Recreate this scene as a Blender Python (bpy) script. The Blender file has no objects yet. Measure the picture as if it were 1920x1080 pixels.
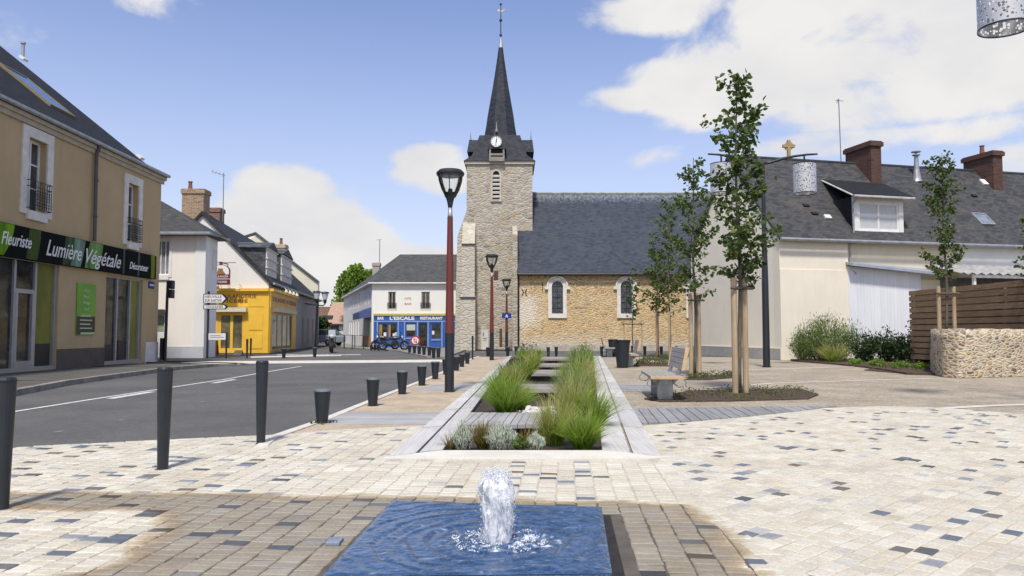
import bpy, math, random
import numpy as np
from mathutils import Vector, Matrix, noise as mnoise
from math import radians as R, sin, cos, pi, sqrt
S = bpy.context.scene
C = S.collection
# ------------------------------------------------------------------ camera
FPX, TILT, CAMH = 1440.0, math.atan(82/1440.0), 1.25
cd = bpy.data.cameras.new('camera'); cd.lens = 27; cd.sensor_width = 36
cd.clip_start = .05; cd.clip_end = 3000
cam = bpy.data.objects.new('camera', cd); C.objects.link(cam)
cam.location = (0, 0, CAMH); cam.rotation_euler = (pi/2+TILT, 0, 0)
S.camera = cam
CP = Vector((0, 0, CAMH))
def ray(px, py):
    a, b = (px-960)/FPX, (540-py)/FPX
    return Vector((a, cos(TILT)-b*sin(TILT), sin(TILT)+b*cos(TILT)))
def G(px, py, z=0.0):
    d = ray(px, py); t = (z-CAMH)/d.z
    return CP+d*t
def PD(px, py, Y):
    d = ray(px, py); return CP+d*(Y/d.y)
# ------------------------------------------------------------------ world + sun + exposure
SUN_EL, SUN_AZ = R(58), R(188)          # azimuth clockwise from +Y: high behind the camera
w = bpy.data.worlds.new('World'); S.world = w; w.use_nodes = True
nt = w.node_tree; nt.nodes.clear()
def N(t, tree=None, **k):
    n = (tree or nt).nodes.new(t)
    for a, b in k.items(): setattr(n, a, b)
    return n
def world():
    L = nt.links.new
    out = N('ShaderNodeOutputWorld'); bg = N('ShaderNodeBackground'); bg.inputs[1].default_value = .082
    sky = N('ShaderNodeTexSky', sky_type='NISHITA', sun_disc=False)
    sky.sun_elevation = SUN_EL; sky.sun_rotation = SUN_AZ; sky.altitude = 100; sky.air_density = 1.0
    sky.dust_density = .6; sky.ozone_density = 2.2
    tc = N('ShaderNodeTexCoord')
    tint = N('ShaderNodeMixRGB', blend_type='MULTIPLY'); tint.inputs[0].default_value = 1
    tint.inputs[2].default_value = (1.16, 1.04, 1.14, 1); L(sky.outputs[0], tint.inputs[1])
    # low veil of bright haze towards the horizon
    sep = N('ShaderNodeSeparateXYZ'); L(tc.outputs['Generated'], sep.inputs[0])
    mr = N('ShaderNodeMapRange', interpolation_type='SMOOTHSTEP'); L(sep.outputs[2], mr.inputs[0])
    mr.inputs[1].default_value = .46; mr.inputs[2].default_value = .0; mr.inputs[3].default_value = 0; mr.inputs[4].default_value = .62
    veil = N('ShaderNodeMixRGB'); L(mr.outputs[0], veil.inputs[0]); L(tint.outputs[0], veil.inputs[1])
    veil.inputs[2].default_value = (4.2, 4.4, 5.1, 1)
    # clouds: fbm noise + soft banks
    wp = N('ShaderNodeTexNoise'); wp.inputs['Scale'].default_value = 5; wp.inputs['Detail'].default_value = 4
    L(tc.outputs['Generated'], wp.inputs['Vector'])
    mp = N('ShaderNodeMapping'); mp.inputs['Scale'].default_value = (1, 1, 1.7); L(tc.outputs['Generated'], mp.inputs[0])
    n1 = N('ShaderNodeTexNoise'); n1.inputs['Scale'].default_value = 6.5; n1.inputs['Detail'].default_value = 9
    n1.inputs['Roughness'].default_value = .56; n1.inputs['Distortion'].default_value = .25; L(mp.outputs[0], n1.inputs['Vector'])
    banks = [((1700, 60), .34, .10, 1.0), ((1400, 150), .22, .075, 1.05), ((1180, 185), .09, .035, .85), ((1650, 190), .22, .05, .95),
             ((1250, 15), .12, .05, .9), ((545, 365), .085, .05, 1.05), ((560, 450), .16, .09, 1.1), ((800, 300), .06, .03, 1.0), ((830, 330), .10, .035, .9),
             ((20, 60), .06, .04, .75), ((100, 120), .06, .03, .6), ((680, 250), .05, .02, .5), ((1915, 125), .06, .05, .8), ((720, 520), .3, .06, .9),
             ((1560, 270), .28, .03, .85), ((1900, 300), .08, .03, .8), ((330, 10), .12, .03, .45), ((1560, 20), .2, .08, 1.0)]
    acc = None
    banks += [((0, 0, 1), .52, .5, 1.0), ((0, -1, .35), .62, .5, .9), ((-.9, -.2, .3), .35, .25, .9), ((.9, -.2, .3), .35, .25, .9)]  # unseen cloud banks overhead, behind and beside, added for neutral fill light
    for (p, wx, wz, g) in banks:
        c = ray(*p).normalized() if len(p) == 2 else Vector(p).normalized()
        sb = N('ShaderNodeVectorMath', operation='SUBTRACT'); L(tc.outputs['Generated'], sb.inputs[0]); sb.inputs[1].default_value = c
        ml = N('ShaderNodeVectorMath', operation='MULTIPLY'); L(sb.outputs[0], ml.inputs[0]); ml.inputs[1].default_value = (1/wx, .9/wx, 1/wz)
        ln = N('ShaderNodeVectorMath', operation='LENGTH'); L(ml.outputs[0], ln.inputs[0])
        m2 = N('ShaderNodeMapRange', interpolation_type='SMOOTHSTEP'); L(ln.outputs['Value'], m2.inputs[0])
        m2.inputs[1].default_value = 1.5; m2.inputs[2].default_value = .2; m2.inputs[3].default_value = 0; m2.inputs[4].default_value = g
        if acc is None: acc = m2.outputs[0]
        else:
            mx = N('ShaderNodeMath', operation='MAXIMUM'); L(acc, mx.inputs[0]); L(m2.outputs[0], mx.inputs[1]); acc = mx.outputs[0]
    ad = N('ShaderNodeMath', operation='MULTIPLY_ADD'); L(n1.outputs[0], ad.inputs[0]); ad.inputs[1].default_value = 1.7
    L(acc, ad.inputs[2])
    cm = N('ShaderNodeMapRange', interpolation_type='SMOOTHSTEP'); L(ad.outputs[0], cm.inputs[0])
    cm.inputs[1].default_value = 1.36; cm.inputs[2].default_value = 1.68
    # denser parts of a cloud are a little greyer
    n2 = N('ShaderNodeTexNoise'); n2.inputs['Scale'].default_value = 7; n2.inputs['Detail'].default_value = 5; L(mp.outputs[0], n2.inputs['Vector'])
    cr = N('ShaderNodeMapRange'); L(n2.outputs[0], cr.inputs[0]); cr.inputs[1].default_value = .35; cr.inputs[2].default_value = .62
    cc = N('ShaderNodeMixRGB'); L(cr.outputs[0], cc.inputs[0]); cc.inputs[1].default_value = (4.75, 4.75, 4.9, 1); cc.inputs[2].default_value = (5.5, 5.4, 5.3, 1)
    fin = N('ShaderNodeMixRGB'); L(cm.outputs[0], fin.inputs[0]); L(veil.outputs[0], fin.inputs[1]); L(cc.outputs[0], fin.inputs[2])
    L(fin.outputs[0], bg.inputs[0]); L(bg.outputs[0], out.inputs[0])
world()
sl = bpy.data.lights.new('sun', 'SUN'); sl.energy = 2.2; sl.angle = R(6); sl.color = (1, .945, .84)
so = bpy.data.objects.new('sun', sl); C.objects.link(so)
sd = Vector((sin(SUN_AZ)*cos(SUN_EL), cos(SUN_AZ)*cos(SUN_EL), sin(SUN_EL)))
so.rotation_euler = sd.to_track_quat('Z', 'Y').to_euler(); so.location = sd*60
S.view_settings.view_transform = 'Standard'; S.view_settings.look = 'None'
S.view_settings.exposure = .96; S.view_settings.gamma = 1
S.render.engine = 'CYCLES'
S.cycles.use_adaptive_sampling = True
S.cycles.max_bounces = 8; S.cycles.transparent_max_bounces = 16

# ------------------------------------------------------------------ helpers
Z = Vector((0, 0, 1))
BASE = {}
def V3(a): return Vector(a)
class Frame:                                   # a plane: origin, right, up, outward normal
    def __init__(s, O, U, V=Z):
        s.O, s.U, s.V = Vector(O), Vector(U).normalized(), Vector(V).normalized(); s.N = s.U.cross(s.V).normalized()
    def pt(s, a, b, d=0): return s.O+s.U*a+s.V*b+s.N*d
    def px(s, x, y, d=0):
        r = ray(x, y); t = (s.O+s.N*d-CP).dot(s.N)/r.dot(s.N); q = CP+r*t-s.O
        return q.dot(s.U), q.dot(s.V)
    def rect(s, x0, x1, y0, y1, d=0):          # pixel box -> s0,s1,z0,z1 measured at its centre lines
        a0, _ = s.px(x0, (y0+y1)/2, d); a1, _ = s.px(x1, (y0+y1)/2, d)
        _, b1 = s.px((x0+x1)/2, y0, d); _, b0 = s.px((x0+x1)/2, y1, d)
        return a0, a1, b0, b1
class MB:
    def __init__(s): s.v = []; s.f = []; s.col = None
    def add(s, vs, fs):
        n = len(s.v); s.v += [tuple(q) for q in vs]; s.f += [tuple(i+n for i in q) for q in fs]; return s
    def quad(s, *p): return s.add(p, [tuple(range(len(p)))])
    def hexa(s, p): return s.add(p, [(0, 3, 2, 1), (4, 5, 6, 7), (0, 1, 5, 4), (1, 2, 6, 5), (2, 3, 7, 6), (3, 0, 4, 7)])
    def box(s, x0, x1, y0, y1, z0, z1):
        return s.hexa([(x0, y0, z0), (x1, y0, z0), (x1, y1, z0), (x0, y1, z0), (x0, y0, z1), (x1, y0, z1), (x1, y1, z1), (x0, y1, z1)])
    def fbox(s, F, a0, a1, b0, b1, d0, d1):
        P = F.pt; return s.hexa([P(a0, b0, d1), P(a1, b0, d1), P(a1, b0, d0), P(a0, b0, d0), P(a0, b1, d1), P(a1, b1, d1), P(a1, b1, d0), P(a0, b1, d0)])
    def prism(s, pts, vec):
        pts = [Vector(p) for p in pts]; vec = Vector(vec); n = len(pts)
        return s.add(pts+[p+vec for p in pts], [tuple(range(n))[::-1], tuple(range(n, 2*n))]+[(i, (i+1) % n, n+(i+1) % n, n+i) for i in range(n)])
    def tube(s, pts, r, n=8, caps=True):
        pts = [Vector(p) for p in pts]; m = len(pts); rr = r if isinstance(r, (list, tuple)) else [r]*m
        vs = []; ref = None
        for i, p in enumerate(pts):
            t = (pts[min(i+1, m-1)]-pts[max(i-1, 0)]).normalized()
            if ref is None: ref = Vector((1, 0, 0)) if abs(t.x) < .8 else Vector((0, 1, 0))
            a = t.cross(ref).normalized(); b = t.cross(a).normalized(); ref = -b if False else a.cross(t)*-1 if False else ref
            for k in range(n):
                q = 2*pi*k/n; vs.append(p+(a*cos(q)+b*sin(q))*rr[i])
        fs = [(i*n+k, i*n+(k+1) % n, (i+1)*n+(k+1) % n, (i+1)*n+k) for i in range(m-1) for k in range(n)]
        if caps: fs += [tuple(range(n))[::-1], tuple(range((m-1)*n, m*n))]
        return s.add(vs, fs)
    def lathe(s, prof, c=(0, 0, 0), n=16, caps=True):
        c = Vector(c); m = len(prof)
        vs = [c+Vector((r*cos(2*pi*k/n), r*sin(2*pi*k/n), z)) for r, z in prof for k in range(n)]
        fs = [(i*n+k, i*n+(k+1) % n, (i+1)*n+(k+1) % n, (i+1)*n+k) for i in range(m-1) for k in range(n)]
        if caps: fs += [tuple(range(n))[::-1], tuple(range((m-1)*n, m*n))]
        return s.add(vs, fs)
    def ball(s, c, r, n=8, sq=(1, 1, 1)):
        prof = [(max(r*sin(pi*i/n), 1e-4), -r*cos(pi*i/n)) for i in range(n+1)]
        t = MB(); t.lathe(prof, (0, 0, 0), n+2, False)
        return s.add([(c[0]+q[0]*sq[0], c[1]+q[1]*sq[1], c[2]+q[2]*sq[2]) for q in t.v], t.f)
    def build(s, name, mat, parent=None, smooth=False, bevel=0, base=None):
        if parent is not None: base = BASE[parent.name]
        if base is None: base = Vector((0, 0, 0))
        base = Vector(base)
        me = bpy.data.meshes.new(name)
        me.from_pydata([(a-base.x, b-base.y, c-base.z) for a, b, c in s.v], [], s.f)
        if s.col is not None:
            at = me.color_attributes.new('Col', 'FLOAT_COLOR', 'POINT')
            at.data.foreach_set('color', np.array(s.col, dtype=np.float32).ravel())
        me.materials.append(mat)
        if smooth: me.shade_smooth()
        o = bpy.data.objects.new(name, me); C.objects.link(o)
        BASE[o.name] = base
        if parent is not None: o.parent = parent
        else: o.location = base
        if bevel:
            b = o.modifiers.new('bevel', 'BEVEL'); b.width = bevel; b.segments = 2; b.limit_method = 'ANGLE'
        return o
def tag(o, label, cat, group=None, kind=None):
    if label: o['label'] = label
    if cat: o['category'] = cat
    if group: o['group'] = group
    if kind: o['kind'] = kind
    return o
def thing(name, loc, label, cat, group=None):
    o = bpy.data.objects.new(name, None); C.objects.link(o); o.location = loc; o.empty_display_size = .2
    BASE[o.name] = Vector(loc); return tag(o, label, cat, group)
def copy_tree(o, loc=None, rz=None, label=None, scale=None, parent=None):
    c = o.copy(); C.objects.link(c)
    if parent: c.parent = parent
    if loc is not None: c.location = loc
    if rz is not None: c.rotation_euler = (0, 0, rz)
    if scale is not None: c.scale = (scale,)*3 if not isinstance(scale, tuple) else scale
    if label: c['label'] = label
    for ch in list(o.children): copy_tree(ch, parent=c)
    return c
def structure(mb, name, mat, **k): o = mb.build(name, mat, **k); o['kind'] = 'structure'; return o
def stuff(mb, name, mat, label=None, cat=None, **k): o = mb.build(name, mat, **k); tag(o, label, cat, None, 'stuff'); return o

# ------------------------------------------------------------------ materials
def newmat(name):
    m = bpy.data.materials.new(name); m.use_nodes = True; t = m.node_tree; t.nodes.clear()
    o = N('ShaderNodeOutputMaterial', t); b = N('ShaderNodeBsdfPrincipled', t); t.links.new(b.outputs[0], o.inputs[0])
    return m, t, b
def objco(t, scale=(1, 1, 1)):
    tc = N('ShaderNodeTexCoord', t); mp = N('ShaderNodeMapping', t); mp.inputs['Scale'].default_value = scale
    t.links.new(tc.outputs['Object'], mp.inputs[0]); return mp.outputs[0]
def noise(t, vec, sc, det=6, ro=.6, dist=0):
    n = N('ShaderNodeTexNoise', t); n.inputs['Scale'].default_value = sc; n.inputs['Detail'].default_value = det
    n.inputs['Roughness'].default_value = ro; n.inputs['Distortion'].default_value = dist; t.links.new(vec, n.inputs['Vector']); return n.outputs[0]
def ramp(t, fac, stops):
    r = N('ShaderNodeValToRGB', t); e = r.color_ramp.elements
    while len(e) < len(stops): e.new(.5)
    for i, (p, c) in enumerate(stops): e[i].position = p; e[i].color = (*c, 1) if len(c) == 3 else c
    t.links.new(fac, r.inputs[0]); return r.outputs[0]
def mix(t, fac, a, b, bt='MIX'):
    n = N('ShaderNodeMixRGB', t, blend_type=bt)
    for i, q in enumerate((fac, a, b)):
        if hasattr(q, 'is_output'): t.links.new(q, n.inputs[i])
        elif i == 0: n.inputs[0].default_value = q
        else: n.inputs[i].default_value = (*q, 1)
    return n.outputs[0]
def bump(t, b, h, st=.3, dist=.02):
    n = N('ShaderNodeBump', t); n.inputs['Strength'].default_value = st; n.inputs['Distance'].default_value = dist
    t.links.new(h, n.inputs['Height']); t.links.new(n.outputs[0], b.inputs['Normal'])
def M(name, c, c2=None, sc=4, rough=.7, bp=0, bsc=60, metal=0, spec=.5, scale=(1, 1, 1), lo=.35, hi=.65, dist=.01, speck=0, ssc=40):
    m, t, b = newmat(name)
    b.inputs['Roughness'].default_value = rough; b.inputs['Metallic'].default_value = metal; b.inputs['Specular IOR Level'].default_value = spec
    v = objco(t, scale)
    if c2 is None: c2 = tuple(q*.82 for q in c)
    k = ramp(t, noise(t, v, sc), [(lo, c2), (hi, c)])
    if speck: k = mix(t, speck, k, ramp(t, noise(t, v, ssc, 4, .7), [(.34, (.2, .2, .2)), (.66, (.8, .79, .77))]), 'OVERLAY'); k = mix(t, speck*.6, k, ramp(t, noise(t, v, ssc*.16, 5, .7), [(.34, (.3, .3, .3)), (.66, (.7, .7, .7))]), 'OVERLAY')
    t.links.new(k, b.inputs['Base Color'])
    if bp: bump(t, b, noise(t, v, bsc, 5), bp, dist)
    return m
def M_island(name, cols, rough=.6, trans=.0, spec=.3):        # each leaf or blade its own tint
    m, t, b = newmat(name); b.inputs['Roughness'].default_value = rough; b.inputs['Specular IOR Level'].default_value = spec
    g = N('ShaderNodeNewGeometry', t); n = len(cols)
    c = ramp(t, g.outputs['Random Per Island'], [(i/max(1, n-1), q) for i, q in enumerate(cols)])
    t.links.new(c, b.inputs['Base Color'])
    if trans:
        tr = N('ShaderNodeBsdfTranslucent', t); t.links.new(mix(t, 1, c, (1.5, 1.6, .9), 'MULTIPLY'), tr.inputs[0])
        ms = N('ShaderNodeMixShader', t); ms.inputs[0].default_value = trans
        t.links.new(b.outputs[0], ms.inputs[1]); t.links.new(tr.outputs[0], ms.inputs[2])
        o = [q for q in t.nodes if q.type == 'OUTPUT_MATERIAL'][0]; t.links.new(ms.outputs[0], o.inputs[0])
    return m
def M_rubble(name, stones, mortar, sc=3.2, zs=1.7, joint=.07, stain=None, patch=None, wash=.0):
    m, t, b = newmat(name); b.inputs['Roughness'].default_value = .9; b.inputs['Specular IOR Level'].default_value = .15
    v0 = objco(t); v = objco(t, (1, 1, zs))
    dn = N('ShaderNodeTexNoise', t); dn.inputs['Scale'].default_value = 2.5; dn.inputs['Detail'].default_value = 3; t.links.new(v, dn.inputs['Vector'])
    ws = N('ShaderNodeVectorMath', t, operation='MULTIPLY_ADD'); t.links.new(dn.outputs['Color'], ws.inputs[0]); ws.inputs[1].default_value = (.3, .3, .3); t.links.new(v, ws.inputs[2])
    vo = N('ShaderNodeTexVoronoi', t); vo.inputs['Scale'].default_value = sc; t.links.new(ws.outputs[0], vo.inputs['Vector'])
    ve = N('ShaderNodeTexVoronoi', t, feature='DISTANCE_TO_EDGE'); ve.inputs['Scale'].default_value = sc; t.links.new(ws.outputs[0], ve.inputs['Vector'])
    sx = N('ShaderNodeSeparateXYZ', t); t.links.new(vo.outputs['Color'], sx.inputs[0])
    n = len(stones); c = ramp(t, sx.outputs[0], [(i/(n-1), q) for i, q in enumerate(stones)])
    c = mix(t, .35, c, ramp(t, noise(t, v0, 18), [(.3, (.25, .22, .18)), (.7, (.9, .86, .78))]), 'OVERLAY')
    e = N('ShaderNodeMapRange', t); t.links.new(ve.outputs['Distance'], e.inputs[0]); e.inputs[1].default_value = joint*.4; e.inputs[2].default_value = joint
    e.inputs[3].default_value = 1; e.inputs[4].default_value = wash
    mw = N('ShaderNodeMath', t, operation='MAXIMUM'); t.links.new(e.outputs[0], mw.inputs[0])
    t.links.new(ramp(t, noise(t, v0, 1.1, 5), [(.46, (0, 0, 0)), (.72, (.75, .75, .75))]), mw.inputs[1])
    mo = mix(t, noise(t, v0, 9), tuple(q*.8 for q in mortar), mortar)
    c = mix(t, mw.outputs[0], c, mo)
    if stain: c = mix(t, ramp(t, noise(t, v0, .5, 6, .65), [(.46, (0, 0, 0)), (.68, (.7, .7, .7))]), c, stain, 'MULTIPLY')
    if patch:                                  # (centre, radius, colour): repaired or limewashed areas
        for (pc, pr, pcol) in patch:
            sb = N('ShaderNodeVectorMath', t, operation='SUBTRACT'); t.links.new(v0, sb.inputs[0]); sb.inputs[1].default_value = pc
            ml = N('ShaderNodeVectorMath', t, operation='MULTIPLY'); t.links.new(sb.outputs[0], ml.inputs[0]); ml.inputs[1].default_value = tuple(1/q for q in pr)
            ln = N('ShaderNodeVectorMath', t, operation='LENGTH'); t.links.new(ml.outputs[0], ln.inputs[0])
            ad = N('ShaderNodeMath', t, operation='MULTIPLY_ADD'); t.links.new(noise(t, v0, 2.2, 6), ad.inputs[0]); ad.inputs[1].default_value = 1.6; t.links.new(ln.outputs['Value'], ad.inputs[2])
            mr = N('ShaderNodeMapRange', t); t.links.new(ad.outputs[0], mr.inputs[0]); mr.inputs[1].default_value = 1.9; mr.inputs[2].default_value = 1.2; mr.inputs[4].default_value = .85
            c = mix(t, mr.outputs[0], c, pcol)
    t.links.new(c, b.inputs['Base Color'])
    hr = N('ShaderNodeMapRange', t); t.links.new(ve.outputs['Distance'], hr.inputs[0]); hr.inputs[2].default_value = joint*2
    ha = N('ShaderNodeMath', t, operation='MULTIPLY_ADD'); t.links.new(noise(t, v0, 25), ha.inputs[0]); ha.inputs[1].default_value = .4; t.links.new(hr.outputs[0], ha.inputs[2])
    bump(t, b, ha.outputs[0], .6, .05); return m
def M_brick(name, ang, w_, h_, cols, mortar, mort=.01, rough=.85, bp=.4, vert='z', spec=.3, blotch=None, streak=None, slope=1.0):
    """courses along a plane whose horizontal runs at angle ang; cols = ramp over a per-brick random value"""
    m, t, b = newmat(name); b.inputs['Roughness'].default_value = rough; b.inputs['Specular IOR Level'].default_value = spec
    tc = N('ShaderNodeTexCoord', t); s = N('ShaderNodeSeparateXYZ', t); t.links.new(tc.outputs['Object'], s.inputs[0])
    a = N('ShaderNodeMath', t, operation='MULTIPLY'); t.links.new(s.outputs[0], a.inputs[0]); a.inputs[1].default_value = cos(ang)
    a2 = N('ShaderNodeMath', t, operation='MULTIPLY_ADD'); t.links.new(s.outputs[1], a2.inputs[0]); a2.inputs[1].default_value = sin(ang); t.links.new(a.outputs[0], a2.inputs[2])
    zz = N('ShaderNodeMath', t, operation='MULTIPLY'); t.links.new(s.outputs[2], zz.inputs[0]); zz.inputs[1].default_value = slope
    cb = N('ShaderNodeCombineXYZ', t); t.links.new(a2.outputs[0], cb.inputs[0]); t.links.new(zz.outputs[0], cb.inputs[1])
    br = N('ShaderNodeTexBrick', t); t.links.new(cb.outputs[0], br.inputs[0])
    br.inputs['Scale'].default_value = 1; br.inputs['Brick Width'].default_value = w_; br.inputs['Row Height'].default_value = h_; br.inputs['Mortar Size'].default_value = mort
    br.inputs['Color1'].default_value = (0, 0, 0, 1); br.inputs['Color2'].default_value = (1, 1, 1, 1); br.inputs['Mortar'].default_value = (.5, .5, .5, 1); br.inputs['Mortar Smooth'].default_value = .2
    n = len(cols); c = ramp(t, br.outputs[0], [(i/(n-1), q) for i, q in enumerate(cols)])
    v = tc.outputs['Object']
    c = mix(t, .5, c, ramp(t, noise(t, v, 1.3, 8, .7), [(.3, (.35, .35, .36)), (.7, (.66, .65, .63))]), 'OVERLAY')
    if blotch: c = mix(t, ramp(t, noise(t, v, .9, 8, .72), [(.52, (0, 0, 0)), (.72, (.8, .8, .8))]), c, blotch)
    if streak:                                  # (z from, z to, colour) lichen and lime running down from the ridge
        sv = N('ShaderNodeMapping', t); sv.inputs['Scale'].default_value = (2.2, 2.2, .16); t.links.new(v, sv.inputs[0])
        mr = N('ShaderNodeMapRange', t); t.links.new(s.outputs[2], mr.inputs[0]); mr.inputs[1].default_value = streak[0]; mr.inputs[2].default_value = streak[1]
        ad = N('ShaderNodeMath', t, operation='MULTIPLY_ADD'); t.links.new(noise(t, sv.outputs[0], 3, 6), ad.inputs[0]); ad.inputs[1].default_value = .9; t.links.new(mr.outputs[0], ad.inputs[2])
        m3 = N('ShaderNodeMapRange', t); t.links.new(ad.outputs[0], m3.inputs[0]); m3.inputs[1].default_value = 1.12; m3.inputs[2].default_value = 1.42
        c = mix(t, m3.outputs[0], c, streak[2])
    c = mix(t, br.outputs['Fac'], c, mortar); t.links.new(c, b.inputs['Base Color'])
    inv = N('ShaderNodeMath', t, operation='SUBTRACT'); inv.inputs[0].default_value = 1; t.links.new(br.outputs['Fac'], inv.inputs[1])
    hm = N('ShaderNodeMath', t, operation='MULTIPLY_ADD'); t.links.new(br.outputs[0], hm.inputs[0]); hm.inputs[1].default_value = .6; t.links.new(inv.outputs[0], hm.inputs[2])
    bump(t, b, hm.outputs[0], bp, .02); return m
def M_render(name, c, stain=.12, streaks=True):       # painted render with faint weathering
    m, t, b = newmat(name); b.inputs['Roughness'].default_value = .9; b.inputs['Specular IOR Level'].default_value = .2
    v = objco(t); vs = objco(t, (1.6, 1.6, .22))
    k = mix(t, ramp(t, noise(t, v, .7, 7, .65), [(.35, (0, 0, 0)), (.7, (1, 1, 1))]), tuple(q*(1-stain) for q in c), c)
    if streaks: k = mix(t, ramp(t, noise(t, vs, 2.4, 6), [(.55, (0, 0, 0)), (.8, (.45, .45, .45))]), k, tuple(q*(1-2.2*stain) for q in c))
    t.links.new(k, b.inputs['Base Color']); bump(t, b, noise(t, v, 90, 4), .25, .004); return m
def M_glass(name, c=(.02, .025, .03), c2=(.10, .11, .12), sc=1.2, rough=.06, scale=(1, 1, 1), spec=.8):
    m, t, b = newmat(name); b.inputs['Roughness'].default_value = rough; b.inputs['Specular IOR Level'].default_value = spec; b.inputs['Coat Weight'].default_value = .3 if spec > .5 else 0; b.inputs['Coat Roughness'].default_value = .03
    v = objco(t, scale); t.links.new(ramp(t, noise(t, v, sc, 5), [(.38, c), (.66, c2)]), b.inputs['Base Color'])
    bump(t, b, noise(t, v, 1.5, 2), .05, .02); return m
def M_wood(name, c, c2, scale=(30, 1, 30), rough=.75, groove=None):
    m, t, b = newmat(name); b.inputs['Roughness'].default_value = rough; b.inputs['Specular IOR Level'].default_value = .25
    v = objco(t, scale); n = noise(t, v, 1, 6, .6); n2 = noise(t, objco(t), 1.7, 4)
    k = ramp(t, n, [(.3, c2), (.7, c)]); k = mix(t, .5, k, ramp(t, n2, [(.3, (.4, .4, .4)), (.7, (.62, .62, .62))]), 'OVERLAY')
    g = N('ShaderNodeNewGeometry', t); k = mix(t, .45, k, ramp(t, g.outputs['Random Per Island'], [(0, (.36, .36, .36)), (1, (.62, .62, .62))]), 'OVERLAY')
    t.links.new(k, b.inputs['Base Color']); bump(t, b, n, .35, .006); return m
def M_attr(name, rough=.85, nsc=35, namt=.35, bp=.3, trans=0, wet=False, spec=.3):
    m, t, b = newmat(name); b.inputs['Roughness'].default_value = rough; b.inputs['Specular IOR Level'].default_value = spec
    a = N('ShaderNodeVertexColor', t, layer_name='Col'); v = objco(t); n = noise(t, v, nsc, 5)
    k = mix(t, namt, a.outputs[0], ramp(t, n, [(.3, (.32, .32, .32)), (.7, (.66, .66, .66))]), 'OVERLAY'); t.links.new(k, b.inputs['Base Color'])
    if wet:
        al = N('ShaderNodeMath', t, operation='MULTIPLY_ADD'); t.links.new(noise(t, v, 14, 5), al.inputs[0]); al.inputs[1].default_value = .5; t.links.new(a.outputs['Alpha'], al.inputs[2])
        sb = N('ShaderNodeMath', t, operation='SUBTRACT', use_clamp=True); t.links.new(al.outputs[0], sb.inputs[0]); sb.inputs[1].default_value = .25
        k = mix(t, 1, k, ramp(t, noise(t, v, 1.6, 7, .7), [(.3, (.80, .77, .72)), (.62, (1, 1, 1))]), 'MULTIPLY')
        k = mix(t, 1, k, ramp(t, sb.outputs[0], [(.05, (1, 1, 1)), (.20, (.82, .745, .63)), (.38, (.60, .51, .41)), (.65, (.50, .435, .365)), (.95, (.54, .505, .46))]), 'MULTIPLY'); t.links.new(k, b.inputs['Base Color'])
        r = N('ShaderNodeMapRange', t); t.links.new(sb.outputs[0], r.inputs[0]); r.inputs[1].default_value = .3; r.inputs[3].default_value = rough; r.inputs[4].default_value = .42; t.links.new(r.outputs[0], b.inputs['Roughness'])
    if bp: bump(t, b, n, bp, .004)
    if trans:
        tr = N('ShaderNodeBsdfTranslucent', t); t.links.new(mix(t, 1, k, (1.4, 1.5, .9), 'MULTIPLY'), tr.inputs[0])
        ms = N('ShaderNodeMixShader', t); ms.inputs[0].default_value = trans; t.links.new(b.outputs[0], ms.inputs[1]); t.links.new(tr.outputs[0], ms.inputs[2])
        o = [q for q in t.nodes if q.type == 'OUTPUT_MATERIAL'][0]; t.links.new(ms.outputs[0], o.inputs[0])
    return m

mt = {}
mt['ground'] = M('gravel_ground', (.40, .355, .29), (.30, .265, .215), 1.4, .95, .6, 90)
mt['sand'] = M('stabilised_sand', (.38, .33, .255), (.28, .24, .185), .8, .95, .7, 110, speck=.7, ssc=30)
mt['sandL'] = M('sandy_paving', (.47, .39, .29), (.36, .285, .21), 1.3, .95, .6, 100, speck=.5, ssc=36)
mt['asphalt'] = M('asphalt', (.125, .124, .121), (.088, .088, .087), .45, .85, .5, 160, spec=.35, speck=.45, ssc=60)
mt['asphalt2'] = M('pavement_asphalt', (.115, .11, .102), (.085, .082, .077), .7, .88, .5, 150, spec=.3, speck=.4, ssc=50)
mt['kerbw'] = M('pale_kerb_stone', (.66, .63, .57), (.5, .47, .42), 3, .8, .3, 60)
mt['kerbg'] = M('granite_kerb', (.30, .28, .25), (.17, .16, .145), 2.5, .85, .4, 70)
mt['paint'] = M('road_paint', (.68, .68, .67), (.34, .34, .34), 9, .7, .2, 80, lo=.3, hi=.5)
mt['pave'] = M('far_pavement', (.26, .25, .235), (.19, .185, .175), .8, .9, .3, 60, speck=.3)
mt['wornpaint'] = M('worn_paint', (.26, .26, .255), (.13, .13, .13), 14, .8)
mt['conc'] = M('concrete', (.66, .63, .56), (.57, .545, .48), 2.5, .85, .3, 80, speck=.25)
mt['dark'] = M('anthracite_paint', (.018, .023, .03), (.014, .018, .024), 6, .42, .05, 200)
mt['black'] = M('black_metal', (.012, .013, .015), None, 5, .5)
mt['red'] = M('oxide_red_paint', (.155, .03, .024), (.12, .024, .02), 3, .4, .05, 120)
mt['steel'] = M('galvanised_steel', (.36, .38, .40), (.26, .28, .30), 8, .42, metal=.85)
mt['zinc'] = M('zinc', (.40, .42, .44), (.28, .30, .32), 4, .5, metal=.5)
mt['white'] = M('white_paint', (.78, .77, .75), (.68, .67, .65), 3, .55)
mt['whitesurr'] = M('limestone_surround', (.74, .71, .65), (.60, .57, .51), 3.5, .85, .2, 60)
mt['slateT'] = M('slate_cornice', (.05, .055, .065), (.035, .04, .05), 3, .6)
mt['glass'] = M_glass('window_glass')
mt['soil'] = M('soil', (.07, .05, .038), (.03, .022, .017), 9, .95, .9, 40, dist=.03)
mt['mulch'] = M('bark_mulch', (.13, .085, .06), (.05, .032, .025), 14, .95, 1, 45, dist=.04)
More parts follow.
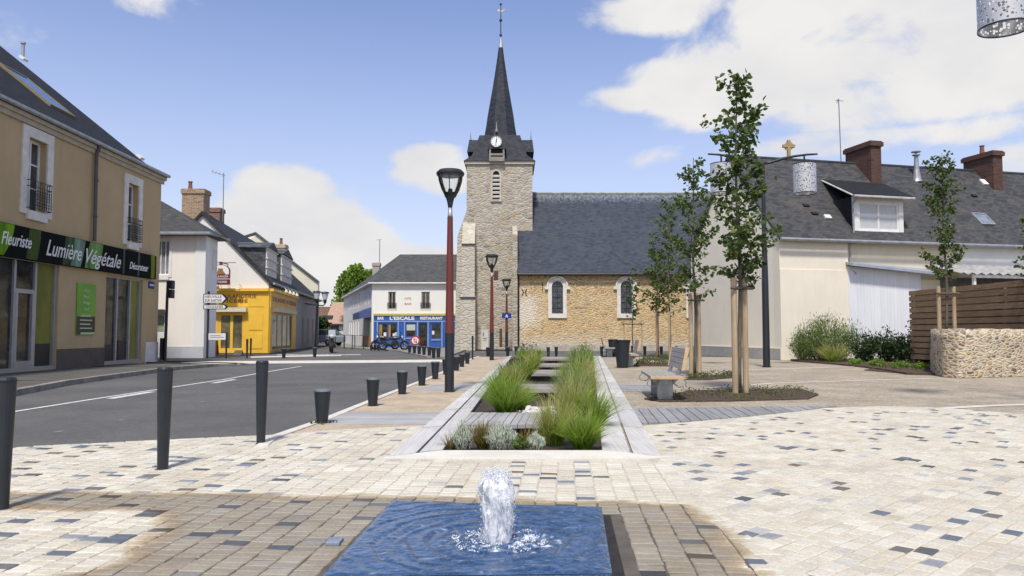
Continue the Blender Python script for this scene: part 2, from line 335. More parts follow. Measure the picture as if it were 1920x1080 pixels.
mt['bark'] = M('tree_bark', (.15, .13, .10), (.075, .065, .05), 14, .9, .6, 50, scale=(1, 1, .3))
mt['stake'] = M_wood('stake_wood', (.46, .36, .24), (.30, .22, .14), (14, 14, 1.2))
mt['leaf'] = M_island('tree_leaf', [(.026, .05, .014), (.055, .092, .022), (.09, .13, .032), (.14, .18, .05)], .55, .28)
mt['leafB'] = M_island('bright_tree_leaf', [(.10, .17, .025), (.16, .26, .04), (.24, .34, .07)], .6, .3)
mt['shrub'] = M_island('shrub_leaf', [(.04, .08, .015), (.08, .135, .025), (.14, .20, .04), (.22, .27, .08)], .6, .25)
mt['shrubD'] = M_island('dark_shrub_leaf', [(.015, .03, .01), (.03, .055, .018), (.05, .085, .025)], .6, .2)
mt['ground_leaf'] = M_island('ground_cover_leaf', [(.05, .08, .02), (.09, .13, .03), (.10, .07, .04), (.13, .16, .05)], .7, .2)
mt['blade'] = M_attr('grass_blade', .55, 20, .1, 0, .4)
mt['sett'] = M_attr('paving_sett', .8, 55, .5, .45, wet=True)
mt['plank'] = M_wood('grey_deck_board', (.42, .42, .415), (.27, .27, .275), (1.2, 26, 1))
mt['plankX'] = M_wood('grey_cross_board', (.33, .325, .33), (.19, .19, .20), (26, 1.2, 1))
mt['weir'] = M_wood('weathered_sleeper', (.36, .33, .31), (.20, .18, .17), (2, 30, 30))

# ------------------------------------------------------------------ ground, road, pavements
def sheet(pts, z): return [Vector((p[0], p[1], z)) for p in pts]
def px_poly(l): return [G(*q) for q in l]
PIN = [G(830, 848), G(1128, 848), G(1113, 672), G(959.5, 672)]         # planter opening, near left / near right / far right / far left
mb = MB(); outer = [(-900, -60), (900, -60), (900, 1500), (-900, 1500)]
for i in range(4):
    j = (i+1) % 4; mb.quad((*outer[i], -.02), (*outer[j], -.02), (PIN[j].x, PIN[j].y, -.02), (PIN[i].x, PIN[i].y, -.02))
structure(mb, 'ground', mt['asphalt2'])
# the plaza's stabilised sand lies right of the planter
pl = px_poly([(1128, 868), (1122, 664), (1480, 660), (2600, 700)])+[Vector((40, 8, 0)), Vector((40, 0, 0)), Vector((-3, -1, 0)), Vector((-3, 5, 0))]
structure(MB().quad(*sheet(pl, -.012)), 'plaza', mt['sand'])
# asphalt carriageway with the bend to the left street
KR = px_poly([(480, 838), (500, 822), (600, 788), (690, 752), (755, 727), (795, 712), (830, 697), (862, 682), (880, 674), (895, 669)])   # kerb towards the planter
KL = [(25, 743), (130, 722), (235, 707), (330, 694), (400, 687.5), (450, 685), (478, 683.5)]                              # florist side kerb
road = [Vector((-9, 7.9, 0))]+[Vector((-16, 9, 0)), Vector((-13.5, 12, 0))]+px_poly(KL)+px_poly([(470, 680), (350, 677), (520, 664), (590, 655), (620, 652), (690, 657), (745, 658), (800, 671)])
road += px_poly([(900, 658), (1900, 655), (1900, 668), (1128, 669.5), (960, 670)])+KR[::-1]
road += px_poly([(540, 816), (300, 826), (25, 840)])
structure(MB().quad(*sheet(road, -.008)), 'road', mt['asphalt'])
# left pavement with granite kerb (0.12 m step)
kl = [Vector((-13.0, 8, 0)), Vector((-9.6, 11.5, 0))]+px_poly(KL)
mbk = MB(); mbs = MB()
for i in range(len(kl)-1):
    a, b = kl[i], kl[i+1]; t = (b-a).normalized(); n = Vector((-t.y, t.x, 0))
    z0 = .12 if i < 6 else .10; z1 = .12 if i+1 < 6 else .02+.08*(i+1 < 7)
    t0, t1 = a+n*.16, b+n*.16
    mbk.hexa([a-Z*.02, b-Z*.02, t1-Z*.02, t0-Z*.02, a+Z*z0, b+Z*z1, t1+Z*z1, t0+Z*z0])
    mbs.quad(t0+Z*(z0-.004), t0+n*9+Z*(z0+.02), t1+n*9+Z*(z1+.02), t1+Z*(z1-.004))
structure(mbk, 'kerb', mt['kerbg'], bevel=.012); structure(mbs, 'pavement', mt['asphalt2'])
# pale flush kerb along the planter side and a sandy pavement behind it
mbk = MB(); mbs = MB()
edgeL = [G(*q) for q in [(715, 862), (727, 854), (780, 812), (832, 776), (866, 748), (892, 724), (914, 704), (931, 689), (944, 678), (953, 669)]]
for i in range(len(KR)-1):
    a, b = KR[i], KR[i+1]; n = Vector(((b-a).y, -(b-a).x, 0)).normalized()
    mbk.hexa([a-Z*.05, b-Z*.05, b+n*.13-Z*.05, a+n*.13-Z*.05, a+Z*.022, b+Z*.022, b+n*.13+Z*.022, a+n*.13+Z*.022])
    mbs.quad(a+n*.12+Z*.002, edgeL[i]+Z*.002, edgeL[i+1]+Z*.002, b+n*.12+Z*.002)
structure(mbk, 'kerb', mt['kerbw'], bevel=.006); structure(mbs, 'pavement', mt['sandL'])
# church forecourt and restaurant pavement
structure(MB().quad(*sheet(px_poly([(850, 657), (1900, 655), (1900, 645), (850, 645)]), .05)), 'pavement', mt['pave'])
rp = px_poly([(640, 652.5), (700, 656.2), (745, 659), (800, 671), (838, 671), (880, 655), (880, 645), (640, 644)])
mb = MB(); mb.prism(sheet(rp, -.02), (0, 0, .09)); structure(mb, 'pavement', mt['pave'])
# road paint
mb = MB()
def stripe(mb, pts, w0, z=-.004):
    pts = [Vector(p) for p in pts]
    for a, b in zip(pts[:-1], pts[1:]):
        n = Vector((-(b-a).y, (b-a).x, 0)).normalized()*w0/2
        mb.quad(*[Vector((q.x, q.y, z)) for q in (a+n, b+n, b-n, a-n)][::-1])
stripe(mb, px_poly([(-60, 786), (20, 772), (180, 747), (300, 729), (420, 711), (500, 697), (565, 686.5)]), .09)
stripe(mb, px_poly([(205, 747), (285, 734)]), .16); stripe(mb, px_poly([(400, 718), (440, 711)]), .14)
structure(mb, 'road_marking', mt['paint']); mb = MB()
for p in [(380, 752), (410, 735), (437, 725), (225, 787), (112, 808), (563, 720), (592, 713), (616, 708), (638, 703), (656, 699), (672, 695), (688, 691), (703, 688)]:
    a = G(*p); mb.quad(*[Vector((a.x+dx, a.y+dy, -.004)) for dx, dy in ((-.045, -.07), (.05, -.06), (.045, .07), (-.04, .06))])
structure(mb, 'road_marking', mt['wornpaint'])
mb = MB()
for (ya, yb, x0, x1) in [(681.5, 676.5, 340, 850), (669.5, 667.3, 470, 640)]:
    mb.quad(*sheet(px_poly([(x0, ya+1), (x1, ya-2.6), (x1, yb-2.6), (x0, yb+1)]), -.003))
for k in range(7):
    x = 520+k*16; mb.quad(*sheet(px_poly([(x, 666), (x+60, 665.2), (x+60, 664.2), (x, 665)]), -.002)) if k % 2 == 0 else None
structure(mb, 'road_marking', mt['kerbw'])

# ------------------------------------------------------------------ setts
def inpoly(x, y, P):
    c = False; j = len(P)-1
    for i in range(len(P)):
        if (P[i][1] > y) != (P[j][1] > y) and x < (P[j][0]-P[i][0])*(y-P[i][1])/(P[j][1]-P[i][1])+P[i][0]: c = not c
        j = i
    return c
rnd = random.Random(7)
boardsL_outer = [G(715, 862), G(955, 666)]; boardsR_outer = [G(1245, 860), G(1126, 668)]
def lerp(a, b, t): return a+(b-a)*t
polyA = [(p.x, p.y) for p in px_poly([(-700, 880), (25, 840), (300, 826.5), (545, 815), (640, 806), (790, 800), (725, 856), (712, 866), (1245, 866), (1290, 945), (1365, 990), (1500, 1085)])]+[(1.9, 2.2), (1.9, 1.2), (-8, 1.2), (-9, 6)]
polyB = [(p.x, p.y) for p in px_poly([(1204, 800), (1300, 792), (1400, 783), (1480, 774), (1560, 765.5), (1640, 763), (1720, 763.5), (1800, 768), (1900, 776), (2100, 792), (2500, 830)])]+[(9.5, 1.2), (1.9, 1.2), (1.9, 2.2)]+[(p.x, p.y) for p in px_poly([(1500, 1085), (1365, 990), (1290, 945), (1243, 866)])]
polyW = [(p.x, p.y) for p in px_poly([(-300, 922), (350, 927), (735, 932), (1130, 944), (1285, 946), (1345, 985), (1430, 1085)])]+[(1.3, 2.6), (.9, 1.2), (-1.8, 1.2)]+[(p.x, p.y) for p in px_poly([(100, 1085), (235, 1050), (310, 990), (290, 958), (-300, 948)])]
slab = [G(735, 939, .06), G(1128, 951, .06), G(1148, 1076, .06), G(603, 1082, .06)]
sc_ = sum(slab, Vector())/4
slabg = [(sc_+(p-sc_)*1.035) for p in slab]; slabp = [(p.x, p.y) for p in slabg]; slabp[1] = (slabp[1][0]+.035, slabp[1][1]); slabp[2] = (slabp[2][0]+.05, slabp[2][1])
bandL = [(p.x, p.y) for p in px_poly([(712, 866), (820, 866), (760, 930), (640, 930)])]
bandR = [(p.x, p.y) for p in px_poly([(1128, 866), (1245, 866), (1300, 946), (1136, 942)])]
cream = [(.565, .535, .45), (.585, .56, .485), (.55, .52, .435), (.545, .525, .465), (.57, .527, .44), (.595, .575, .50), (.55, .505, .415), (.51, .482, .41)]
greys = [(.51, .49, .45), (.56, .53, .46), (.43, .43, .43)]
darks = [(.13, .15, .19), (.16, .18, .225), (.10, .11, .12), (.17, .145, .115), (.21, .23, .27), (.27, .285, .32), (.15, .15, .15)]
wetc = [(.30, .265, .22), (.265, .235, .20), (.32, .28, .23), (.29, .265, .235), (.335, .29, .235), (.25, .23, .21), (.31, .255, .205)]
mb = MB(); mb.col = []
def seg_dist(x, y, P):
    d = 9
    for i in range(len(P)):
        ax, ay = P[i]; bx, by = P[(i+1) % len(P)]; L2 = (bx-ax)**2+(by-ay)**2
        t = max(0, min(1, ((x-ax)*(bx-ax)+(y-ay)*(by-ay))/L2)); d = min(d, math.hypot(x-ax-t*(bx-ax), y-ay-t*(by-ay)))
    return d
def sett(cx, cy, u, v, a, b, col, wet):
    g = .003+rnd.random()*.0025; h = .006+rnd.uniform(-.0018, .0018)
    tx, ty = rnd.uniform(-.018, .018), rnd.uniform(-.018, .018); ch = .007
    P = []; ja = rnd.gauss(0, .014); u = (u[0]*cos(ja)-u[1]*sin(ja), u[0]*sin(ja)+u[1]*cos(ja)); v = (v[0]*cos(ja)-v[1]*sin(ja), v[0]*sin(ja)+v[1]*cos(ja))
    jj = [(rnd.uniform(-.0055, .0055), rnd.uniform(-.005, .005)) for _ in range(4)]
    for (k, (sx, sy)) in enumerate(((-1, -1), (1, -1), (1, 1), (-1, 1))):
        p = sx*(a/2-g)+jj[k][0], sy*(b/2-g)+jj[k][1]; P.append((cx+u[0]*p[0]+v[0]*p[1], cy+u[1]*p[0]+v[1]*p[1], -.02))
    for (k, (sx, sy)) in enumerate(((-1, -1), (1, -1), (1, 1), (-1, 1))):
        p = sx*(a/2-g)+jj[k][0], sy*(b/2-g)+jj[k][1]; P.append((cx+u[0]*p[0]+v[0]*p[1], cy+u[1]*p[0]+v[1]*p[1], h-ch*.7+tx*p[0]+ty*p[1]))
    for (k, (sx, sy)) in enumerate(((-1, -1), (1, -1), (1, 1), (-1, 1))):
        p = sx*(a/2-g-ch)+jj[k][0], sy*(b/2-g-ch)+jj[k][1]; P.append((cx+u[0]*p[0]+v[0]*p[1], cy+u[1]*p[0]+v[1]*p[1], h+tx*p[0]+ty*p[1]))
    f = [(8, 9, 10, 11)]
    for k in range(4):
        q = (k+1) % 4; f += [(k, q, 4+q, 4+k), (4+k, 4+q, 8+q, 8+k)]
    mb.add(P, f); j = rnd.uniform(.95, 1.05)
    for q in P: mb.col.append((col[0]*j, col[1]*j, col[2]*j, wetness(q[0], q[1])))
def wetness(x, y):                              # damp patch round the fountain, frayed along its edge
    if not (-7 < x < 3 and y < 7.5): return 0.0
    d = seg_dist(x, y, polyW)*(1 if inpoly(x, y, polyW) else -1)+.10*mnoise.noise((x*2.2, y*3, 0))+.06*mnoise.noise((x*8, y*9, 3))
    return max(0.0, min(1.0, d/.24+.30))
def colour(x, y, pd):
    r = rnd.random()
    if inpoly(x, y, bandL) or inpoly(x, y, bandR): return rnd.choice(cream[:3]+cream[5:6]), 0
    if inpoly(x, y, polyW): pd = .06
    if r < pd: return rnd.choice(darks), 0
    if r < pd+.06: return rnd.choice(greys), 0
    return rnd.choice(cream), 0
th = math.atan2(100, 1440); uA = (cos(th), -sin(th)); vA = (sin(th), cos(th))
bw, bd = .150, .100
for i in range(-66, 44):
    for j in range(8, 110):
        pu = i*bw; pv = j*bd+(i*.618 % 1)*bd
        x, y = uA[0]*pu+vA[0]*pv, uA[1]*pu+vA[1]*pv
        if not inpoly(x, y, polyA) or inpoly(x, y, slabp): continue
        if abs(x)/max(y, .1) > 1.0 and y < 9: continue
        c, wt = colour(x, y, .075 if x < -1.2 else .05); sett(x, y, uA, vA, bw, bd, c, wt)
thB = R(43); uB = (cos(thB), sin(thB)); vB = (-sin(thB), cos(thB)); bw, bd = .138, .110
for i in range(-90, 150):
    for j in range(-110, 132):
        pv = j*bd; pu = i*bw+(bw/2 if j % 2 else 0)
        x, y = uB[0]*pu+vB[0]*pv, uB[1]*pu+vB[1]*pv
        if not inpoly(x, y, polyB) or x/max(y, .1) > 1.05: continue
        c, wt = colour(x, y, .058); sett(x, y, uB, vB, bw, bd, c, wt)
def course(pts, a=.16, b=.10, pd=.03, wet=0):                    # one soldier row along an edge
    pts = [Vector((p[0], p[1], 0)) for p in pts]
    for p, q in zip(pts[:-1], pts[1:]):
        L = (q-p).length; n = max(1, int(L/a)); t = (q-p)/L
        for k in range(n):
            c = lerp(p, q, (k+.5)/n); col, w_ = colour(c.x, c.y, pd); sett(c.x, c.y, (t.x, t.y), (-t.y, t.x), L/n, b, col, w_)
course(polyA[1:8]); course(polyB[:11]); course([polyA[8], polyA[9], polyA[10], polyA[11], (1.9, 2.2), (1.9, 1.4)], .17, .14)
structure(mb, 'paving', mt['sett'])
jm, jt, jb = newmat('sett_joint'); jb.inputs['Roughness'].default_value = .95
jt.links.new(ramp(jt, noise(jt, objco(jt), 3, 6), [(.35, (.40, .355, .28)), (.65, (.56, .51, .41))]), jb.inputs['Base Color']); bump(jt, jb, noise(jt, objco(jt), 120), .5, .01)
mb = MB(); mb.quad(*[Vector((x, y, -.0015)) for x, y in polyA]); mb.quad(*[Vector((x, y, -.0005)) for x, y in polyB]); structure(mb, 'paving_bed', jm)
mb = MB(); mb.quad(*[Vector((x, y, .0005)) for x, y in polyW]); structure(mb, 'damp_joints', M('damp_joint', (.12, .10, .08), (.07, .06, .05), 5, .8))

# pale stone lines let into the plaza sand
mb = MB(); stripe(mb, px_poly([(1325, 727), (1450, 718), (1600, 713), (1746, 709)]), .16, -.006); stripe(mb, px_poly([(1700, 768), (1780, 764), (1850, 760), (1990, 755)]), .22, -.006)
stripe(mb, px_poly([(1380, 694), (1560, 688), (1650, 686)]), .2, -.006); structure(mb, 'paving_line', mt['kerbw'])

# ------------------------------------------------------------------ planter with boards, channel and bridges
def board_strip(mb, A0, A1, B0, B1, cols, gap=.008, zt=.022, seg=2.2):
    L = (A1-A0).length; n = int(L/seg)
    for i in range(n):
        t0, t1 = i/n+.0015/1, (i+1)/n-.0002
        for k in range(cols):
            u0, u1 = k/cols+.012, (k+1)/cols-.012
            q = [lerp(lerp(A0, A1, t0), lerp(B0, B1, t0), u0), lerp(lerp(A0, A1, t0), lerp(B0, B1, t0), u1), lerp(lerp(A0, A1, t1), lerp(B0, B1, t1), u1), lerp(lerp(A0, A1, t1), lerp(B0, B1, t1), u0)]
            h = zt+rnd.uniform(-.0015, .0015)
            mb.hexa([p-Z*.05 for p in q]+[p+Z*h for p in q])
mtR, tR, bR = newmat('grey_lined_board'); bR.inputs['Roughness'].default_value = .75; bR.inputs['Specular IOR Level'].default_value = .25
_v = objco(tR, (46, .8, 1)); _n = noise(tR, _v, 1, 5); _k = ramp(tR, _n, [(.3, (.40, .40, .395)), (.7, (.58, .57, .555))])
_g = N('ShaderNodeNewGeometry', tR); _k = mix(tR, .4, _k, ramp(tR, _g.outputs['Random Per Island'], [(0, (.36, .36, .37)), (1, (.62, .61, .6))]), 'OVERLAY')
tR.links.new(mix(tR, .4, _k, ramp(tR, noise(tR, objco(tR), 1.3, 6), [(.3, (.35, .34, .33)), (.7, (.62, .62, .62))]), 'OVERLAY'), bR.inputs['Base Color']); bump(tR, bR, _n, .5, .006)
mb = MB()
board_strip(mb, G(724, 861), G(955, 668), G(779, 854), G(957.3, 668), 1); board_strip(mb, G(785, 853), G(957.6, 668), G(829, 848.5), G(960, 668), 1)
board_strip(mb, G(1129, 848.5), G(1112.3, 668), G(1183, 855), G(1119, 668), 1); board_strip(mb, G(1187.5, 855.5), G(1119.6, 668), G(1241, 861), G(1126, 668), 1)
structure(mb, 'boardwalk', mtR)
# pale end kerb of the planter, rounded at its right end
mb = MB()
def kerbarc(pts_in, pts_out):
    for a, b, c, d in zip(pts_out[:-1], pts_out[1:], pts_in[1:], pts_in[:-1]): mb.hexa([p-Z*.05 for p in (a, b, c, d)]+[p+Z*.026 for p in (a, b, c, d)])
kin = px_poly([(722, 861), (828, 848.8), (980, 848.8), (1130, 848.8), (1180, 853.5), (1215, 858.5), (1246, 860.5)]); kout = px_poly([(716, 865), (812, 865), (980, 866), (1130, 866), (1180, 866), (1215, 865.5), (1248, 862)])
kerbarc(kin[:3], kout[:3]); structure(mb, 'planter_kerb', mt['conc']); mb = MB(); kerbarc(kin[2:], kout[2:]); structure(mb, 'planter_kerb', mt['conc'])
# soil with a sunken channel
CH0, CH1 = G(1000, 780), G(1033, 673)
def chan_x(y): return CH0.x+(CH1.x-CH0.x)*(y-CH0.y)/(CH1.y-CH0.y)
mb = MB(); NX, NY = 24, 120
for j in range(NY+1):
    for i in range(NX+1):
        p = lerp(lerp(PIN[0], PIN[1], i/NX), lerp(PIN[3], PIN[2], i/NX), j/NY); wch = .34+.022*max(0, p.y-10)
        k = max(0, min(1, 1.6-abs(p.x-chan_x(p.y))/wch)); k = k if p.y > 9.6 else 0
        mb.v.append((p.x, p.y, -.035-.17*k*k*(3-2*k) if k < 1 else -.205))
        mb.v[-1] = (p.x, p.y, mb.v[-1][2]+.018*mnoise.noise((p.x*6, p.y*6, 0)))
for j in range(NY):
    for i in range(NX): q = j*(NX+1)+i; mb.f.append((q, q+1, q+NX+2, q+NX+1))
for a, b in ((0, 1), (1, 2), (2, 3), (3, 0)):
    mb.quad(PIN[a]-Z*.3, PIN[b]-Z*.3, PIN[b]+Z*.0, PIN[a]+Z*.0)
structure(mb, 'soil', mt['soil'], smooth=False)
# flat plank bridges over the channel
mb = MB()
def planks_across(mb, ya, yb, xw, npl, zt=.016, th=.05):
    d0, d1 = G(1000, yb).y, G(1000, ya).y
    for k in range(npl):
        y0 = d0+(d1-d0)*k/npl+.006; y1 = d0+(d1-d0)*(k+1)/npl-.006; c0, c1 = chan_x(y0), chan_x(y1); h = zt+rnd.uniform(-.003, .003)
        P = [(c0-xw, y0), (c0+xw, y0), (c1+xw, y1), (c1-xw, y1)]
        mb.hexa([(x, y, h-th) for x, y in P]+[(x, y, h) for x, y in P])
BR = [('wide grey plank bridge at the front of the planter, just behind the silver shrubs', 775, 798, 1.25, 9, 1.25),
      ('narrow grey plank bridge over the white pebbles just behind the big green grass clump', 722, 733, .62, 9, 0),
      ('plank bridge with a black opening below it, halfway up the planter channel', 695, 702.5, .8, 8, 0),
      ('thin plank bridge, second from the far end of the planter channel', 682.5, 686.5, .95, 7, 0), ('pale plank bridge at the far end of the planter by two short bollards', 670, 674.5, 1.15, 6, 0)]
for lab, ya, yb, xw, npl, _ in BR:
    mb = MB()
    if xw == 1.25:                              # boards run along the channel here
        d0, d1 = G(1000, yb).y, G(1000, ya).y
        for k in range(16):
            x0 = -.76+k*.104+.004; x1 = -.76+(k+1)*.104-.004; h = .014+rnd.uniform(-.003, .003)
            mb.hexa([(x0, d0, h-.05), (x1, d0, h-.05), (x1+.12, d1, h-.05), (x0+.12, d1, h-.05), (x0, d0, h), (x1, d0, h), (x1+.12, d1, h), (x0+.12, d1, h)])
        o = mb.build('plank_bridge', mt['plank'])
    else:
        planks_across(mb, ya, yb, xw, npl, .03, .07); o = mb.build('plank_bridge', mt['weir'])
        d0_ = G(1000, yb).y+.12; c_ = chan_x(d0_); mb = MB(); mb.box(c_-xw*.72, c_+xw*.72, d0_, d0_+.04, -.3, -.045); v_ = mb.build('void_shade_panel', mt['black']); v_.parent = o; BASE[v_.name] = Vector((0, 0, 0))  # black panel put in to stand for the deep shade under the planks
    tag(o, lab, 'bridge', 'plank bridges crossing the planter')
# white pebbles on the channel bed
mb = MB()
for ya, yb, n in ((716, 724, 140), (748, 776, 380)):
    for _ in range(n):
        d = rnd.uniform(G(1000, yb).y, G(1000, ya).y); x = chan_x(d)+rnd.gauss(.02, .16); r = rnd.uniform(.018, .045)
        mb.ball((x, d, -.16+.1*abs(x-chan_x(d))), r, 5, (rnd.uniform(.9, 1.4), rnd.uniform(.9, 1.4), .6))
stuff(mb, 'pebbles', M_island('pebble', [(.45, .45, .46), (.62, .61, .6), (.72, .71, .7), (.5, .47, .45)], .7), 'white pebbles on the bed of the planter channel', 'pebbles', smooth=True)
# cross decks on both sides
mb = MB()
up = lambda x: 768+(762-768)*(x-1150)/410
def lowc(x): return np.interp(x, [1160, 1192, 1300, 1400, 1480, 1535, 1562], [796.5, 795.5, 790.5, 782.5, 774, 767.5, 763.3])
d_hi = G(1300, 766).y
k = 0; xw = 1.45
while True:
    pxu = 960+(xw+.0)/d_hi*FPX; 
    if pxu > 1552: break
    a0, a1 = xw+.006, xw+.148
    P = []
    for a, hi in ((a0, 0), (a1, 0), (a1, 1), (a0, 1)):
        X = 960+a/d_hi*FPX                      # column direction runs to the common vanishing point near px 1092
        yy = up(X) if hi else None
        if not hi:
            y = lowc(X); 
            for _ in range(6):
                xx = 1092+(X-1092)*(y-622)/(up(X)-622); y = float(lowc(min(max(xx, 1150), 1562)))
            g = G(xx, max(y, up(X)+.3))
        else: g = G(X, yy)
        P.append(g)
    h = .016+rnd.uniform(-.002, .002); mb.hexa([p-Z*.04 for p in P]+[p+Z*h for p in P]); xw += .154
for (xa, xb, ya, yb) in [(1137, 1225, 722.5, 734)]:
    for k in range(8):
        y0 = yb+(ya-yb)*k/8; y1 = yb+(ya-yb)*(k+.93)/8; P = px_poly([(xa+6+k*-.5, y0), (xb, y0), (xb, y1), (xa+6-k*.5, y1)]); mb.hexa([p-Z*.04 for p in P]+[p+Z*.014 for p in P])
structure(mb, 'boardwalk', mt['plankX'])
mb = MB()
def leftdeck(ya, yb, n, xk):
    for k in range(n):
        y0 = yb+(ya-yb)*k/n; y1 = yb+(ya-yb)*(k+.92)/n
        P = px_poly([(xk(y0), y0), (np.interp(y0, [669, 689, 724, 776, 812], [952, 930, 891, 831, 779]), y0), (np.interp(y1, [669, 689, 724, 776, 812], [952, 930, 891, 831, 779]), y1), (xk(y1), y1)])
        mb.hexa([p-Z*.04 for p in P]+[p+Z*.014 for p in P])
leftdeck(774, 797, 11, lambda y: np.interp(y, [774, 797], [645, 590])); leftdeck(722, 733, 7, lambda y: np.interp(y, [722, 733], [815, 770]))
structure(mb, 'boardwalk', mt['plank'])

# ------------------------------------------------------------------ fountain
FT = Vector((sc_.x, sc_.y, 0)); fo = thing('fountain', FT, 'square dark blue granite fountain slab with a bubbling white water jet', 'fountain')
JET = G(935, 1012, .07)
mb = MB(); P = [Vector((p.x, p.y, 0)) for p in slab]; mb.hexa([p-Z*.25 for p in P]+[p+Z*.06 for p in P])
gm, gt, gb = newmat('blue_granite'); gb.inputs['Roughness'].default_value = .35; _v = objco(gt)
gt.links.new(ramp(gt, noise(gt, _v, 140, 3), [(.35, (.012, .03, .075)), (.55, (.03, .075, .17)), (.72, (.10, .19, .36))]), gb.inputs['Base Color'])
mb.build('slab', gm, fo, bevel=.008)
# recess round the slab
mb = MB(); mb.quad(*[Vector((x, y, .0015)) for x, y in slabp]); structure(mb, 'drain_slot', M('drain_black', (.012, .011, .010), (.03, .025, .02), 12, .7))
# water film: a rippled sheet flowing off the slab
mb = MB(); mb.col = []; n = 130
for j in range(n+1):
    for i in range(n+1):
        u, v = i/n, j/n; p = lerp(lerp(P[3], P[2], u), lerp(P[0], P[1], u), v); dx, dy = p.x-JET.x, p.y-JET.y; r = math.hypot(dx, dy)
        wb = r+.05*mnoise.noise((p.x*5, p.y*5, 1))
        a = .0105*math.exp(-r*1.3)+.0026; fr = .7*sin(wb*62-.6)+.4*sin(wb*105+1)
        h = a*fr*(.55+.45*mnoise.noise((p.x*7, p.y*7, 3)))+.012*math.exp(-((r-.2)/.12)**2)*(mnoise.noise((p.x*26, p.y*26, 5))+.4)+.0045*mnoise.noise((p.x*20, p.y*32, 2))*math.exp(-r*1.0)+.0025*mnoise.noise((p.x*70, p.y*90, 2))*math.exp(-r*.7)
        e = min(u, v, 1-u, 1-v)*1.45
        z = .066+h*min(1, e/.03)-(.004 if e < .012 else 0)
        f = math.exp(-((r-.19)/.20)**2)*(.80+.35*mnoise.noise((dx/max(r, .01)*1.7, dy/max(r, .01)*1.7, 4))); nn = mnoise.noise((p.x*17, p.y*24, 8))+.6*mnoise.noise((p.x*43, p.y*60, 4)); s_ = max(0, min(1, (f+nn*.75-.92)*3.2))
        s2 = max(0, min(1, (mnoise.noise((p.x*8, p.y*30, 6))+mnoise.noise((p.x*30, p.y*80, 6))*.6+math.exp(-r*1.3)*.6-.80)*2.2))*.45
        s_ = max(s_, s2)
        mb.v.append((p.x, p.y, z)); mb.col.append((s_, s_, s_, 1))
for j in range(n):
    for i in range(n): q = j*(n+1)+i; mb.f.append((q, q+1, q+n+2, q+n+1))
wm, wt, wb_ = newmat('water_film'); wb_.inputs['Roughness'].default_value = .08; wb_.inputs['Specular IOR Level'].default_value = .55
_a = N('ShaderNodeVertexColor', wt, layer_name='Col'); _v = objco(wt)
_base = mix(wt, .28, ramp(wt, noise(wt, objco(wt, (1, 1.8, 1)), 11, 6, .62, .6), [(.34, (.006, .020, .055)), (.5, (.018, .056, .135)), (.68, (.085, .15, .27))]), ramp(wt, noise(wt, _v, 120, 3), [(.36, (.006, .019, .055)), (.66, (.12, .21, .38))]))
wt.links.new(mix(wt, _a.outputs[0], _base, (.62, .68, .78)), wb_.inputs['Base Color'])
_rr = N('ShaderNodeMapRange', wt); wt.links.new(_a.outputs[0], _rr.inputs[0]); _rr.inputs[3].default_value = .07; _rr.inputs[4].default_value = .7; wt.links.new(_rr.outputs[0], wb_.inputs['Roughness'])
bump(wt, wb_, noise(wt, objco(wt, (1, 1.5, 1)), 26, 4), .3, .008)
mb.build('water_film', wm, fo, smooth=True)
# jet: a turbulent frothy column with torn edges and thrown drops
fm, ft_, fb = newmat('froth'); _ft = N('ShaderNodeBsdfTransparent', ft_); _fx = N('ShaderNodeMixShader', ft_); ft_.links.new(ramp(ft_, noise(ft_, objco(ft_, (1, 1, .4)), 30, 5, .65), [(.48, (.06, .06, .06)), (.66, (.78, .78, .78))]), _fx.inputs[0]); ft_.links.new(fb.outputs[0], _fx.inputs[1]); ft_.links.new(_ft.outputs[0], _fx.inputs[2]); ft_.links.new(_fx.outputs[0], [n for n in ft_.nodes if n.type == 'OUTPUT_MATERIAL'][0].inputs[0]); fb.inputs['Base Color'].default_value = (.74, .77, .82, 1); fb.inputs['Roughness'].default_value = .8; fb.inputs['Specular IOR Level'].default_value = .2; fb.inputs['Subsurface Weight'].default_value = .35; fb.inputs['Subsurface Radius'].default_value = (.05, .05, .06)
bump(ft_, fb, noise(ft_, objco(ft_, (1, 1, .45)), 55, 6), .35, .015)
HJ = .385
def jr(t): return np.interp(t, [0, .08, .25, .5, .7, .86, .95, 1], [.082, .086, .092, .096, .106, .098, .070, .016])
mb = MB(); nz, na = 90, 96
for j in range(nz+1):
    t = j/nz; z = .06+HJ*t*.97; r0 = jr(t)*.92
    for i in range(na):
        a = 2*pi*i/na; q = Vector((cos(a)*1.6, sin(a)*1.6, t*2.4))
        d = .22*mnoise.noise(q)+.16*mnoise.noise(Vector((q.x*2.4, q.y*2.4, q.z*1.5+4)))+.07*mnoise.noise(Vector((q.x*6, q.y*6, q.z*2.6)))+.03*mnoise.noise(Vector((q.x*15, q.y*15, q.z*6)))
        r = r0*(1+d); top = .03*mnoise.noise((cos(a)*1.3, sin(a)*1.3, 9))*max(0, t-.55)*2
        mb.v.append((JET.x+r*cos(a)-.015*t+.008*sin(t*5), JET.y+r*sin(a), z+top))
for j in range(nz):
    for i in range(na): mb.f.append((j*na+i, j*na+(i+1) % na, (j+1)*na+(i+1) % na, (j+1)*na+i))
mb.f.append(tuple(range(nz*na, nz*na+na)))
mb.build('water_jet', fm, fo, smooth=True)
mb = MB()
def drop(c, r, sq):
    x, y, z = c; h = r*sq; mb.add([(x, y, z-h), (x+r, y, z), (x, y+r, z), (x-r, y, z), (x, y-r, z), (x, y, z+h)], [(0, 2, 1), (0, 3, 2), (0, 4, 3), (0, 1, 4), (5, 1, 2), (5, 2, 3), (5, 3, 4), (5, 4, 1)])
